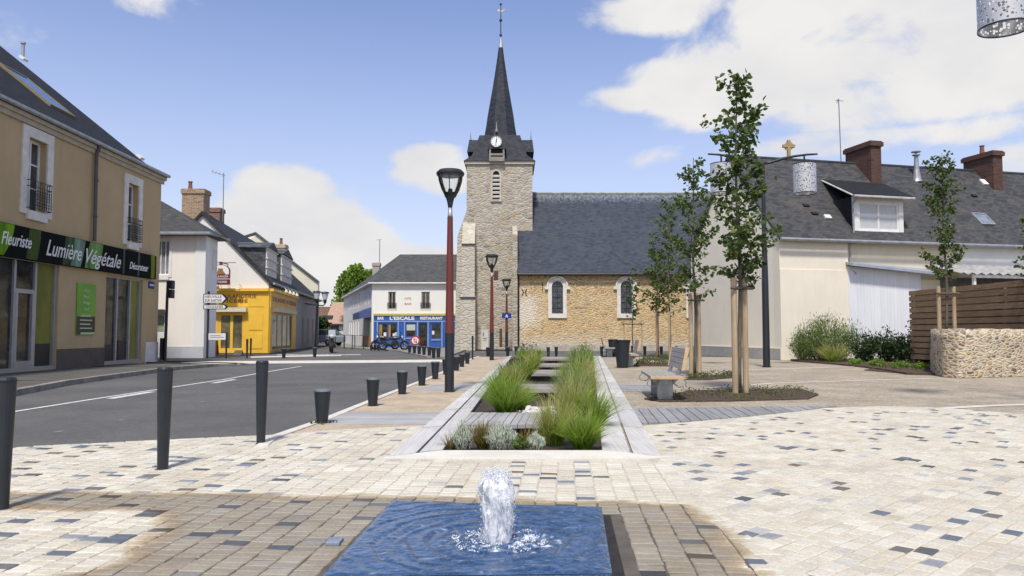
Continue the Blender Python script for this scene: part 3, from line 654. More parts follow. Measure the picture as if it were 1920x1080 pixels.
for _ in range(900):
    t = rnd.random()**.85; a = rnd.uniform(0, 2*pi); r = jr(t)*rnd.uniform(.93, 1.0)+abs(rnd.gauss(0, .008)); far_ = rnd.random() < .035
    if far_: r += rnd.random()*.05
    drop((JET.x+r*cos(a)-.015*t, JET.y+r*sin(a), .068+HJ*t+rnd.gauss(0, .007)), rnd.uniform(.0010, .0030), rnd.uniform(1, 2.6))
for _ in range(420):
    a = rnd.uniform(0, 2*pi); r = .09*sqrt(rnd.random()); drop((JET.x+r*cos(a)-.015, JET.y+r*sin(a), .06+HJ+abs(rnd.gauss(0, .010))-.4*max(0, r-.06)), rnd.uniform(.0015, .005), rnd.uniform(.8, 1.8))
for _ in range(500):
    a = rnd.uniform(0, 2*pi); r = abs(rnd.gauss(.17, .06)); drop((JET.x+r*cos(a), JET.y+r*sin(a), .066+abs(rnd.gauss(0, .010))), rnd.uniform(.001, .0025), rnd.uniform(.8, 1.6))
for _ in range(60):                             # low torn splashes where the water falls back
    a = rnd.uniform(0, 2*pi); r = rnd.uniform(.12, .27); o_ = Vector((cos(a), sin(a), 0)); w_ = Vector((-sin(a), cos(a), 0)); c = Vector((JET.x, JET.y, .066))+o_*r; n = 14; hh = rnd.uniform(.006, .026); wd_ = rnd.uniform(.015, .04)
    for k in range(n):
        u = rnd.gauss(0, .5); drop(tuple(c+w_*wd_*u+o_*rnd.gauss(0, .008)+Z*hh*rnd.random()*(1-abs(u)*.6)), rnd.uniform(.0025, .006), rnd.uniform(.6, 1.3))
mb.build('spray', fm, fo, smooth=True)['kind'] = 'stuff'
# a single loose sett beside the slab
a = G(628, 1020, .0); mb = MB(); mb.box(a.x-.045, a.x+.04, a.y-.06, a.y+.06, .003, .026); tag(mb.build('paving_stone', M('loose_sett', (.24, .28, .36), (.16, .19, .26), 20, .6), bevel=.006), 'small raised grey stone beside the left edge of the fountain slab', 'stone')

# ------------------------------------------------------------------ plants
def tussock(px, py, top, wpx, label, kind, seed, group=None, n=420, name='grass_tussock', lean=0):
    r = random.Random(seed); b = G(px, py, -.03); d = b.y; H = (py-top)/FPX*d*(.98 if py > 770 else .90); Wd = wpx/FPX*d/2
    mb = MB(); mb.col = []
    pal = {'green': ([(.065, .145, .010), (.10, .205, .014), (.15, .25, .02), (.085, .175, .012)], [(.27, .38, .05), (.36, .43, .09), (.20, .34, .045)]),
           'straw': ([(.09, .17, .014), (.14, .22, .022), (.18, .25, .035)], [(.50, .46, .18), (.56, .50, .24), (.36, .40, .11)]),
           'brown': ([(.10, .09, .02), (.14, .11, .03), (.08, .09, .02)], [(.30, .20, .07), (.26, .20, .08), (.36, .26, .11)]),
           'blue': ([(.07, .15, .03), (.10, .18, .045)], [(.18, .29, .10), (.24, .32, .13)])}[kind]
    for k in range(int(n*.72)):
        a = r.uniform(0, 2*pi); rb = Wd*.28*sqrt(r.random()); fl = (r.random()**.7); out = Wd*(.15+1.1*fl)
        h = H*(1.02-.42*fl*fl)*r.uniform(.72, 1.05); bx, by = b.x+rb*cos(a), b.y+rb*sin(a); a2 = a+r.gauss(0, .5); stray = r.random() < .07; h *= r.uniform(1.0, 1.22) if stray else 1; dead = stray or r.random() < .03
        w = r.uniform(.0034, .0066)*max(1, d/12); c0 = r.choice(pal[0]); c1 = r.choice(pal[1]); seg = 5
        if dead: c0 = (.30, .25, .12); c1 = (.52, .44, .25)
        pa = r.uniform(0, pi); wx, wy = cos(pa)*w, sin(pa)*w; droop = r.uniform(.0, .38)*fl
        i0 = len(mb.v)
        for s in range(seg+1):
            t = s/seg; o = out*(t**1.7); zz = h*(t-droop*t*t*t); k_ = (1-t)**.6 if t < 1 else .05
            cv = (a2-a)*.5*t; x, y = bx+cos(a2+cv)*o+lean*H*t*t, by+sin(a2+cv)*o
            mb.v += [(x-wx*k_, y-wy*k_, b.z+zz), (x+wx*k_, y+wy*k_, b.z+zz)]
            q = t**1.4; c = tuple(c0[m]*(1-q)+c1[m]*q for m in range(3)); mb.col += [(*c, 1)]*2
        for s in range(seg): mb.f.append((i0+2*s, i0+2*s+1, i0+2*s+3, i0+2*s+2))
    o = mb.build(name, mt['blade'], base=(b.x, b.y, 0)); return tag(o, label, 'grass plant', group)
def leafy(px, py, top, wpx, label, mat, seed, n=900, leaf=.03, name='shrub', cat='shrub', group=None, upright=.3, ball=1.0, stems=26):
    r = random.Random(seed); b = G(px, py, -.02); d = b.y; H = (py-top)/FPX*d; Wd = wpx/FPX*d/2
    root = thing(name, (b.x, b.y, 0), label, cat, group)
    st = MB(); mb = MB(); tips = []
    for k in range(stems):
        a = r.uniform(0, 2*pi); f = sqrt(r.random()); e = Vector((b.x+cos(a)*Wd*f*.85, b.y+sin(a)*Wd*f*.85, b.z+H*(1-.5*f*f)*r.uniform(.7, .98)))
        p0 = Vector((b.x+cos(a)*Wd*f*.3, b.y+sin(a)*Wd*f*.3, b.z)); mid = lerp(p0, e, .5)+Z*H*.06
        st.tube([p0, mid, e], [.006*max(1, H), .005, .002], 4); tips.append((p0, mid, e))
    for k in range(n):
        p0, mid, e = r.choice(tips); t = r.random()**.7; p = lerp(lerp(p0, mid, t), lerp(mid, e, t), t)+Vector((r.gauss(0, 1), r.gauss(0, 1), r.gauss(0, .8)))*.10*Wd
        if p.z < b.z+.01: p.z = b.z+.01+.02*r.random()
        dirn = Vector((r.gauss(0, 1), r.gauss(0, 1), r.gauss(upright*2, 1))).normalized(); sd = dirn.cross(Vector((r.gauss(0, 1), r.gauss(0, 1), r.gauss(0, 1)))).normalized(); L = leaf*r.uniform(.6, 1.3); wd = L*ball*.5
        mb.quad(p, p+dirn*L*.5+sd*wd*.6, p+dirn*L, p+dirn*L*.5-sd*wd*.6)
    st.build('stem', mt['bark'], root); mb.build('foliage', mat, root); return root
mt['silver'] = M_island('silver_leaf', [(.38, .44, .37), (.50, .56, .48), (.60, .65, .57), (.44, .50, .41)], .7, .15)
mt['purple'] = M_island('purple_leaf', [(.05, .035, .03), (.09, .06, .05), (.06, .07, .03)], .6, .15)
GG = 'grasses in the long planter'; GS = 'silver shrubs at the front of the planter'
leafy(869, 845, 783, 50, 'silvery shrub at the front left corner of the planter', mt['silver'], 1, 2300, .036, 'silver_shrub', 'shrub', GS, 1.8, .24, 34)
leafy(940, 846, 788, 70, 'widest silvery shrub, between the brown grass and the low green plant', mt['silver'], 2, 3200, .036, 'silver_shrub', 'shrub', GS, 1.8, .24, 46)
leafy(1006, 847, 808, 40, 'smallest silvery shrub, pressed against the big grass clump', mt['silver'], 3, 1300, .036, 'silver_shrub', 'shrub', GS, 1.8, .24, 24)
leafy(975, 848, 815, 36, 'low green plant on the soil between two silvery shrubs', mt['shrub'], 4, 700, .03, 'low_shrub', 'shrub')
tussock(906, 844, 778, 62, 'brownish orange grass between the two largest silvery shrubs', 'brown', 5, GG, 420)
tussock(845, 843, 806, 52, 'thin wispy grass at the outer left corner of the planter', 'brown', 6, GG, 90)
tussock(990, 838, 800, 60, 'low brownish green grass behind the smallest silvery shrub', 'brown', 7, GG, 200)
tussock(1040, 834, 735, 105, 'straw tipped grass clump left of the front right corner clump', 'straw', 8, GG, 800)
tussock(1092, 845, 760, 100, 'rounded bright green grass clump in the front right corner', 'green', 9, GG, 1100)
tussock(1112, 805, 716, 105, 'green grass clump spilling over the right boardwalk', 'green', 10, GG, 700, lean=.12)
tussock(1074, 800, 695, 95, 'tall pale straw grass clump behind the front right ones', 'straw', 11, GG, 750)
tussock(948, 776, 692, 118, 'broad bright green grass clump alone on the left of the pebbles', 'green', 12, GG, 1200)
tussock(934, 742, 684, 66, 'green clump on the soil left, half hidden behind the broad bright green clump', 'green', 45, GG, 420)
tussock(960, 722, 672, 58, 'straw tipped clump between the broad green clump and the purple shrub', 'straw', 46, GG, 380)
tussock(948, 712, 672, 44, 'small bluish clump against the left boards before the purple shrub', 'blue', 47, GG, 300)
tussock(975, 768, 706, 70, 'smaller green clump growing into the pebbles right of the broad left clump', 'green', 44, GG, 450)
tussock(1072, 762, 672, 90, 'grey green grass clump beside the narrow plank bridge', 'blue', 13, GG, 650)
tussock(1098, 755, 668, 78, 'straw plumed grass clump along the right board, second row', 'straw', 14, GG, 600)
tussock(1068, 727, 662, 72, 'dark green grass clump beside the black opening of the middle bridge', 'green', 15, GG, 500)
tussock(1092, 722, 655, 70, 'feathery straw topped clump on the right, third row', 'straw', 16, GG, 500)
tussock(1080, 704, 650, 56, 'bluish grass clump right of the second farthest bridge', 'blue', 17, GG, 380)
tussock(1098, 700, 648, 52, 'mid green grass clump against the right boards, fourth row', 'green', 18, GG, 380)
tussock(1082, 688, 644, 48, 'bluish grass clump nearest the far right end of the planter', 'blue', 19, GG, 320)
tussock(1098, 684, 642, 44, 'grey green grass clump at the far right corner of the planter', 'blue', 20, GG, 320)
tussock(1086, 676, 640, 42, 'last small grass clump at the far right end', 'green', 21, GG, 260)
tussock(985, 712, 660, 56, 'green grass clump left of the middle plank bridge', 'green', 22, GG, 420)
tussock(972, 704, 668, 50, 'short green grass clump in front of the purple shrub', 'blue', 23, GG, 360)
leafy(970, 700, 664, 46, 'dark purple shrub among the left grasses', mt['purple'], 24, 700, .06, 'purple_shrub', 'shrub')
tussock(1000, 692, 650, 50, 'yellowish green clump left of the second farthest bridge', 'straw', 25, GG, 340)
tussock(985, 688, 648, 48, 'green clump directly behind the purple shrub', 'green', 26, GG, 320)
tussock(1005, 680, 642, 40, 'grass clump at the far left end beside the pale bridge', 'green', 27, GG, 260)
tussock(982, 677, 645, 36, 'bluish clump at the far left corner of the planter', 'blue', 28, GG, 240)
leafy(990, 676, 632, 46, 'thin twiggy shrub with sparse brown leaves at the far left end', mt['ground_leaf'], 29, 260, .09, 'twiggy_shrub', 'shrub', None, .3, .8, 16)
leafy(1098, 676, 630, 40, 'thin twiggy shrub standing over the far right grasses', mt['shrub'], 30, 240, .09, 'twiggy_shrub', 'shrub', None, .3, .8, 16)

# ------------------------------------------------------------------ trees with stakes
def leafshape(mb, p, dirn, L, r, wide=.8):
    sd = dirn.cross(Vector((r.gauss(0, 1), r.gauss(0, 1), r.gauss(0, 1)))).normalized(); nn = dirn.cross(sd)*L*.12
    mb.add([p, p+dirn*L*.3+sd*L*wide*.45+nn, p+dirn*L*.72+sd*L*wide*.36+nn, p+dirn*L, p+dirn*L*.72-sd*L*wide*.36+nn, p+dirn*L*.3-sd*L*wide*.45+nn], [(0, 1, 2, 3), (0, 3, 4, 5)])
def tree(base, H, z0, prof, label, seed, nbr=46, per=26, leaf=.095, tr=.045, group='young trees with stakes', z_start=0, lean=(0, 0), clump=.6):
    r = random.Random(seed); b = Vector(base); root = thing('young_tree', b, label, 'tree', group)
    tk = MB(); pts = []; m = 14
    for i in range(m+1):
        t = i/m; pts.append(b+Vector((lean[0]*t+.035*sin(t*9+seed), lean[1]*t+.03*cos(t*7+seed), H*t)))
    tk.tube(pts, [tr*(1-.86*(i/m))+.003 for i in range(m+1)], 8)
    cr = MB()
    def axis(z): t = max(0, min(.9999, z/H))*m; i = int(t); return lerp(pts[i], pts[i+1], t-i)
    for k in range(nbr):
        f = (k+r.random())/nbr; z = z0+(H-z0)*(f*.985); q = axis(z); rad = np.interp(f, prof[0], prof[1])*r.uniform(.45, 1.15)
        a = k*2.4+r.gauss(0, .5); upa = r.uniform(.35, 1.1)
        e = q+Vector((cos(a)*rad, sin(a)*rad, rad*upa)); md = lerp(q, e, .55)+Z*rad*.02
        tk.tube([q, md, e], [.011*(1.2-f), .007*(1.2-f), .003], 5)
        nl = max(4, int(per*rad/.5*r.uniform(.4, 1.5)))
        for c in range(nl):
            t = r.random()**clump; p = lerp(q, e, t)+Vector((r.gauss(0, .05), r.gauss(0, .05), r.gauss(0, .05)))*(.6+rad)
            dn = Vector((r.gauss(0, 1)+cos(a)*.5, r.gauss(0, 1)+sin(a)*.5, r.gauss(-.45, .6))).normalized(); leafshape(cr, p, dn, leaf*r.uniform(.65, 1.25), r)
    tk.build('trunk', mt['bark'], root, smooth=True); cr.build('crown', mt['leaf'], root); return root
def stakes(base, hs, dx, label, n=2, rad=.05, ang=0, zb=0):
    b = Vector(base); root = thing('tree_stakes', b, label, 'tree stakes', 'wooden tree stakes')
    for k in range(n):
        s = -1 if k == 0 else 1; mb = MB(); o = Vector((cos(ang)*dx*s, sin(ang)*dx*s, 0)); mb.lathe([(rad, 0), (rad, hs-.02), (rad*.8, hs)], b+o, 10); mb.build('stake', mt['stake'], root, smooth=False)
    mb = MB(); o = Vector((cos(ang)*(dx+.13), sin(ang)*(dx+.13), 0)); u = Vector((-sin(ang), cos(ang), 0))*-(rad+.028); mb.tube([b-o+u+Z*(hs-.22), b+o+u+Z*(hs-.22)], .028, 8); mb.build('crossbar', mt['bark'], root)
    mb = MB(); q = b+Z*(hs-.24); mb.tube([q-Vector((cos(ang), sin(ang), 0))*dx*.9, q+u*1.6, q+Vector((cos(ang), sin(ang), 0))*dx*.9], .012, 6); mb.build('strap', mt['black'], root)
T = [((1389, 738), 130, 545, ([0, .1, .25, .4, .5, .6, .75, .86, .93, 1], [.45, .75, .72, .66, .6, .42, .6, .28, .30, .55]), 'tallest young tree, nearest the plank deck, with a bent leafy tip', 72, 42, .115, .055),
     ((1304, 706), 292, 560, ([0, .2, .5, .8, 1], [.7, .95, .8, .65, .3]), 'second young tree from the camera, in front of the pale gable', 60, 42, .115, .05),
     ((1256, 672), 365, 590, ([0, .2, .5, .8, 1], [.8, 1.1, 1.0, .8, .3]), 'third young tree in the row, thin dark trunk before the church roof', 56, 40, .14, .05),
     ((1233, 669), 470, 590, ([0, .3, .6, 1], [.8, 1.2, .9, .35]), 'fourth young tree in the row, lower crown beside a church window', 44, 40, .14, .05),
     ((1187, 664), 500, 605, ([0, .3, .6, 1], [.5, .75, .6, .25]), 'farthest and slimmest young tree, in front of the second church window', 36, 30, .13, .04)]
for i, (bp, top, cb, prof, lab, nbr, per, lf, tr) in enumerate(T):
    b = G(*bp); d = b.y; H = (bp[1]-top)/FPX*d*(.985 if i == 0 else .985); z0 = (bp[1]-cb)/FPX*d
    tree(b, H, z0, (prof[0], [q*(1 if i == 0 else .82) for q in prof[1]]), lab, 11+i, int(nbr*(.95 if i == 0 else .78)), per*(.9 if i == 0 else .62), lf, tr)
b = G(1389, 738); stakes(b, 2.35, .13, 'pair of thick round wooden stakes at the tallest young tree', 2, .062, .35)
b = G(1304, 706); stakes(b, 2.35, .13, 'pair of wooden stakes at the second young tree', 2, .06, .3)
b = G(1256, 672); stakes(b, 2.2, .16, 'pair of wooden stakes at the third young tree', 2, .05, 1.3)
b = G(1233, 669); stakes(b, 2.3, .15, 'pair of wooden stakes at the fourth young tree', 2, .05, 1.2)
b = G(1187, 664); stakes(b, 1.9, .5, 'wide set thin stakes at the farthest young tree', 2, .03, 0)

# mulched tree pits with ground cover
def pit(pts, seed, n, h=.025, mat='mulch'):
    n = int(n*.6)
    P = px_poly(pts); mb = MB(); mb.prism([Vector((p.x, p.y, -.05)) for p in P], (0, 0, .05+h*.55)); structure(mb, 'mulch_bed', mt[mat])
    r = random.Random(seed); mb = MB(); xs = [p.x for p in P]; ys = [p.y for p in P]; PP = [(p.x, p.y) for p in P]
    c = 0
    while c < n:
        x, y = r.uniform(min(xs), max(xs)), r.uniform(min(ys), max(ys))
        if not inpoly(x, y, PP) or mnoise.noise((x*1.3, y*1.3, seed)) < r.uniform(-.5, .3): continue
        c += 1; k = r.uniform(.6, 1.4)*max(1, y/16)
        for _ in range(3):
            p = Vector((x+r.gauss(0, .05), y+r.gauss(0, .05), h*.5+r.random()*.07*k)); dn = Vector((r.gauss(0, 1), r.gauss(0, 1), r.gauss(.6, .6))).normalized(); leafshape(mb, p, dn, .034*k, r, .6)
    return mb
mbw = MB()
for k, (pts, n) in enumerate([([(1208, 748), (1262, 740), (1290, 733), (1500, 729), (1535, 740), (1515, 748), (1370, 752), (1240, 753)], 900),
                 ([(1285, 712), (1300, 706), (1375, 702), (1378, 708), (1330, 712)], 420), ([(1185, 686), (1200, 681), (1275, 681), (1270, 687)], 350), ([(1196, 675), (1215, 671), (1290, 671), (1285, 675)], 250)]):
    m_ = pit(pts, 50+k, n); mbw.add(m_.v, m_.f)
stuff(mbw, 'ground_cover', mt['ground_leaf'], 'low weeds and dry leaves on the mulch around the young trees', 'ground cover')

# ------------------------------------------------------------------ lettering
def lettering(text, F, s, z, d, size, mat, parent, name='lettering', shear=0, bold=.0, align='CENTER', spacing=1.0, width=None):
    cu = bpy.data.curves.new('lettering_curve', 'FONT'); cu.body = text; cu.size = size; cu.shear = shear; cu.align_x = align; cu.align_y = 'CENTER'
    cu.offset = bold; cu.space_character = spacing; cu.extrude = .004; cu.resolution_u = 3
    t = bpy.data.objects.new('lettering_tmp', cu); C.objects.link(t); bpy.context.view_layer.update()
    me = bpy.data.meshes.new_from_object(t.evaluated_get(bpy.context.evaluated_depsgraph_get()))
    k = 1.0
    if width: xs = [v.co.x for v in me.vertices]; k = width/max(1e-3, max(xs)-min(xs))
    mb = MB(); mb.v = [tuple(F.pt(s+v.co.x*k, z+v.co.y, d+v.co.z)) for v in me.vertices]; mb.f = [tuple(p.vertices) for p in me.polygons]
    bpy.data.objects.remove(t); bpy.data.meshes.remove(me); bpy.data.curves.remove(cu)
    return mb.build(name, mat, parent)

# ------------------------------------------------------------------ street furniture
mt['benchwood'] = M_wood('bench_slat', (.40, .385, .37), (.27, .26, .25), (2, 30, 30))
mt['benchend'] = M_wood('bench_end_grain', (.62, .44, .25), (.46, .31, .16), (20, 3, 20))
def bench(loc, rz, label):
    root = thing('park_bench', (0, 0, 0), label, 'bench', 'wood and steel benches along the planter')
    L, W = 2.1, .60                            # length along y, width along x; sits facing -x
    for k in range(6):
        x0 = -W/2+k*W/6+.004; mb = MB(); mb.box(x0, x0+W/6-.008, -L/2, L/2, .405, .455); mb.build('seat_slat', mt['benchwood'], root, bevel=.006)
    mb = MB(); mb.box(-W/2, W/2, -L/2-.02, -L/2-.001, .40, .452); mb.build('seat_end', mt['benchend'], root, bevel=.004)
    for k in range(4):
        z0 = .565+k*.098; x = W/2-.045+(z0-.45)*.20; mb = MB(); mb.hexa([(x-.018, -L/2, z0), (x+.018, -L/2, z0), (x+.018, L/2, z0), (x-.018, L/2, z0), (x+.0, -L/2, z0+.088), (x+.036, -L/2, z0+.088), (x+.036, L/2, z0+.088), (x+.0, L/2, z0+.088)]); mb.build('back_slat', mt['benchwood'], root, bevel=.004)
    for sy in (-1, 1):
        y = sy*(L/2-.02); mb = MB(); e = sy*.021
        mb.prism([(W/2-.055, y+e-.012, .56), (W/2+.0, y+e-.012, .56), (W/2+.095, y+e-.012, .965), (W/2+.025, y+e-.012, .965)], (0, .024, 0)); mb.build('back_end', mt['benchend'], root)
        y = sy*(L/2-.42); mb = MB(); mb.box(-.14, .14, y-.05, y+.05, 0, .405); mb.box(-.20, .20, y-.09, y+.09, 0, .012); mb.prism([(-.14, y-.04, .405), (-.27, y-.04, .405), (-.14, y-.04, .28)], (0, .08, 0)); mb.prism([(.14, y-.04, .405), (.27, y-.04, .405), (.14, y-.04, .28)], (0, .08, 0)); mb.build('leg', mt['steel'], root, bevel=.005)
        mb = MB(); mb.prism([(W/2-.10, y-.03, .455), (W/2-.03, y-.03, .455), (W/2+.10, y-.03, .93), (W/2+.06, y-.03, .93)], (0, .06, 0)); mb.build('back_bracket', mt['steel'], root)
        for sx in (-1, 1):
            mb = MB(); c = sx*W/2; mb.tube([(c*.95, y+.28*sy, .41), (c+sx*.05, y+.28*sy, .34), (c+sx*.03, y+.28*sy, .27), (c*.75, y+.28*sy, .25), (c*.5, y+.24*sy, .30), (c*.35, y+.2*sy, .40)], .011, 6); mb.build('foot_loop', mt['steel'], root)
    root.location = loc; root.rotation_euler = (0, 0, rz); return root
AX = -math.atan(125/1440)
b1 = bench(tuple(lerp(G(1251, 706, .45), G(1230, 695, .45), .5)*1+Vector((0, 0, -.45))), AX, 'nearest grey slatted bench with brown end grain, in front of the tallest young tree')
copy_tree(b1, tuple(G(1178, 686)), AX, 'second slatted bench, standing beside the large black bin')
copy_tree(b1, tuple(G(1142, 668)), AX+pi, 'farthest bench with its back to the planter, half hidden by the smaller black bin')
def bin_(loc, label, sc=1):
    root = thing('litter_bin', (0, 0, 0), label, 'litter bin', 'black tapered bins'); mb = MB(); mb.lathe([(.17, 0), (.175, .02), (.245, .80), (.26, .81), (.26, .86), (.235, .86), (.225, .80), (.16, .3)], n=20, caps=False); mb.build('body', mt['dark'], root, smooth=False)
    mb = MB(); mb.lathe([(.0, .3), (.165, .3)], n=20, caps=False); mb.build('liner', mt['black'], root); mb = MB(); mb.lathe([(.246, .82), (.266, .825), (.266, .85), (.246, .855)], n=20, caps=False); mb.build('rim', mt['black'], root)
    root.location = loc; root.scale = (sc,)*3; return root
q = G(1167, 689); bb = bin_(tuple(q), 'large black tapered bin beside the second bench', 1.12); copy_tree(bb, tuple(G(1149, 668)), 0, 'smaller looking black bin beside the farthest bench', (.95, .95, 1.0))

# bollards
def squat(H=.46):
    root = thing('squat_bollard', (0, 0, 0), 'x', 'bollard', 'squat tapered bollards'); mb = MB(); mb.lathe([(.073, 0), (.075, .01), (.112, H-.012), (.108, H), (.0, H+.004)], n=20, caps=False); mb.build('post', mt['dark'], root, smooth=False)
    mb = MB(); mb.lathe([(.1135, H-.02), (.1155, H-.018), (.1155, H-.004), (.10, H+.006), (0, H+.007)], n=20, caps=False); mb.build('cap', mt['steel'], root); mb = MB(); mb.lathe([(.10, .0), (.10, .008), (0, .009)], n=16, caps=False); mb.build('base_collar', mt['dark'], root); return root
sq = squat(); ords = 'first second third fourth fifth sixth seventh eighth ninth tenth'.split()
row = [(604, 795), (699, 761), (754, 739), (791, 723), (816, 711), (836, 702.5), (856, 695), (866, 688), (876, 682)]
ctx = ['nearest squat dark bollard, with weeds at its foot, on the pale kerb', 'second squat bollard along the pale kerb, behind the one with weeds', 'third squat bollard along the pale kerb, left of the tall lamp', 'fourth squat bollard, between the third and the nearest lamp pole', 'fifth squat bollard, just left of the nearest lamp pole', 'squat bollard hidden partly behind the left side of the nearest lamp pole', 'squat bollard peeping out right of the nearest lamp pole', 'eighth squat bollard along the pale kerb, right of the lamp pole', 'last squat bollard of the kerb row, before the slim tall post']
for i, p in enumerate(row):
    if i == 0: o = sq; o.location = G(*p); o['label'] = ctx[0]
    else: copy_tree(sq, tuple(G(*p)), 0.6*i, ctx[i])
for i, x in enumerate([768, 777, 786, 795, 805, 813, 822]):
    copy_tree(sq, tuple(G(x, 662+i*1.4, .05)), .3*i, ords[i]+' from the left of seven squat bollards in front of the blue restaurant')
far = [(532, 671, 'squat bollard alone on the road edge before the yellow shop door'), (590, 669, 'squat bollard left of the dark scooter'), (915, 668, 'squat bollard just left of the second lamp pole'), (968, 665, 'squat bollard at the foot of the church downpipe'),
       (952, 667, 'dark bollard at the foot of the farthest red lamp pole'), (1028, 670, 'larger of two short bollards behind the far plank bridge'), (1043, 669, 'smaller of two short bollards behind the far plank bridge'),
       (1128, 668, 'short bollard at the far end of the right boardwalk'), (1186, 666, 'short bollard behind the second bench'), (1209, 667, 'short bollard between the farthest tree and the fourth tree'), (1240, 668, 'short bollard right of the fourth tree trunk'), (1268, 667, 'short bollard above the back of the nearest bench'), (1295, 667, 'short bollard left of the second tree stakes')]
for i, (x, y, l) in enumerate(far): copy_tree(sq, tuple(G(x, y)), i, l, (.8, .8, 1.1) if x > 1000 else 1)
for i, (x, l) in enumerate([(696, 'small post left of the parked motorbikes'), (703, 'small post nearest the restaurant corner'), (709, 'small post behind the rear wheel of the parked motorbike')]): copy_tree(sq, tuple(G(x, 657, .05)), 0, l, .8)
def tall(loc, label, H=.93, r=1.0):
    root = thing('tall_bollard', (0, 0, 0), label, 'bollard', 'tall dark bollards'); mb = MB(); mb.lathe([(.046*r, 0), (.0475*r, .02), (.068*r, H-.02), (.062*r, H-.004), (0, H)], n=20, caps=False); mb.build('post', mt['dark'], root)
    mb = MB(); mb.lathe([(.07, 0), (.07, .006), (.0, .008)], n=16, caps=False); mb.build('base_collar', mt['steel'], root); mb = MB(); mb.lathe([(.0695*r, H-.035), (.0705*r, H-.03), (.0705*r, H-.024), (.0695*r, H-.02)], n=20, caps=False); mb.build('groove_ring', mt['black'], root); root.location = loc; return root
TALLB = tall(tuple(G(2, 955)), 'nearest tall dark bollard, cut by the left edge of the picture'); copy_tree(TALLB, tuple(G(305, 880)), 1, 'tall dark bollard on the pale paving, middle one of three'); copy_tree(TALLB, tuple(G(489, 833)), 2, 'tall dark bollard at the road edge where the pale kerb begins')
copy_tree(TALLB, tuple(G(886, 674)), 0, 'slim tall dark post at the far end of the kerb row, before the church', (.7, .7, 1.15))
# weeds round the nearest squat bollard
mb = MB(); r = random.Random(5); a = G(604, 795)
for _ in range(90): p = a+Vector((r.gauss(0, .07), r.gauss(-.03, .06), .01)); leafshape(mb, p, Vector((r.gauss(0, 1), r.gauss(0, 1), 1.6)).normalized(), .05, r, .45)
stuff(mb, 'weeds', mt['ground_leaf'], 'small green weeds at the foot of the nearest squat bollard', 'weeds')

# red lamp posts with glass bowls
gl, glt, glb = newmat('lamp_glass'); glt.nodes.remove(glb)
_tr = N('ShaderNodeBsdfTransparent', glt); _tr.inputs[0].default_value = (.93, .95, .96, 1); _gs = N('ShaderNodeBsdfGlossy', glt); _gs.inputs[1].default_value = .04; _fr = N('ShaderNodeFresnel', glt); _fr.inputs[0].default_value = 1.4
_mx = N('ShaderNodeMixShader', glt); glt.links.new(_fr.outputs[0], _mx.inputs[0]); glt.links.new(_tr.outputs[0], _mx.inputs[1]); glt.links.new(_gs.outputs[0], _mx.inputs[2]); glt.links.new(_mx.outputs[0], [n for n in glt.nodes if n.type == 'OUTPUT_MATERIAL'][0].inputs[0])
def lamp(label):
    root = thing('street_lamp', (0, 0, 0), label, 'street lamp', 'red lamp posts with glass bowls')
    mb = MB(); mb.lathe([(.12, 0), (.12, .012), (.098, .02), (.094, 1.22)], n=20); mb.build('pole_base', mt['dark'], root, smooth=False)
    mb = MB(); mb.lathe([(.092, 1.22), (.058, 3.66)], n=20); mb.build('pole', mt['red'], root, smooth=False)
    mb = MB(); mb.lathe([(.056, 3.66), (.05, 3.70), (.042, 3.86)], n=16); mb.build('neck', mt['zinc'], root, smooth=True)
    mb = MB(); mb.lathe([(.042, 3.85), (.07, 4.0), (.118, 4.15), (.125, 4.18), (.05, 4.19), (.045, 4.26), (0, 4.262)], n=20, caps=False); mb.build('holder', mt['dark'], root, smooth=False)
    mb = MB(); mb.lathe([(.12, 4.12), (.19, 4.25), (.245, 4.42), (.268, 4.55)], n=24, caps=False); mb.build('lamp_bowl', gl, root, smooth=True)
    mb = MB(); mb.lathe([(.245, 4.545), (.285, 4.54), (.297, 4.57), (.297, 4.60), (.24, 4.655), (.10, 4.675), (0, 4.678)], n=28, caps=False); mb.build('cap', mt['dark'], root, smooth=False)
    mb = MB(); mb.lathe([(.242, 4.55), (.20, 4.515), (0, 4.51)], n=24, caps=False); mb.build('reflector', mt['zinc'], root)
    for k in range(3):
        a = 2*pi*k/3+.52*0+pi/6; mb = MB(); mb.tube([(cos(a)*r_, sin(a)*r_, z_) for r_, z_ in ((.11, 4.08), (.205, 4.25), (.262, 4.42), (.284, 4.56))], .011, 6); mb.build('strut', mt['dark'], root)
    return root
lp = lamp('nearest red lamp post with a clear glass bowl, at the road kerb'); lp.location = G(842.5, 735)
copy_tree(lp, tuple(G(922, 675.5)), .2, 'second red lamp post, in front of the church tower'); copy_tree(lp, tuple(G(950, 658.5)), .4, 'farthest red lamp post, carrying a small blue sign')
mblue = M('sign_blue', (.01, .03, .22), (.008, .025, .18), 5, .45); mwhite = M('sign_white', (.75, .75, .76), (.7, .7, .71), 6, .5)
c = G(950, 658.5); Fq = Frame((c.x, c.y-.11, 0), (1, 0, 0)); z = PD(950, 592, c.y).z
bs = thing('small_blue_sign', (c.x, c.y-.11, z-.2), 'small blue sign with a white mark on the farthest lamp post', 'sign'); mb = MB(); mb.fbox(Fq, -.30, .30, z-.17, z+.17, 0, .03); mb.build('panel', mblue, bs)
mb = MB(); mb.prism([Fq.pt(a, b, .034) for a, b in ((-.08, z-.02), (.08, z-.02), (.0, z+.09))], Fq.N*.004); mb.fbox(Fq, -.10, .10, z-.10, z-.05, .03, .038); mb.build('symbol', mwhite, bs)
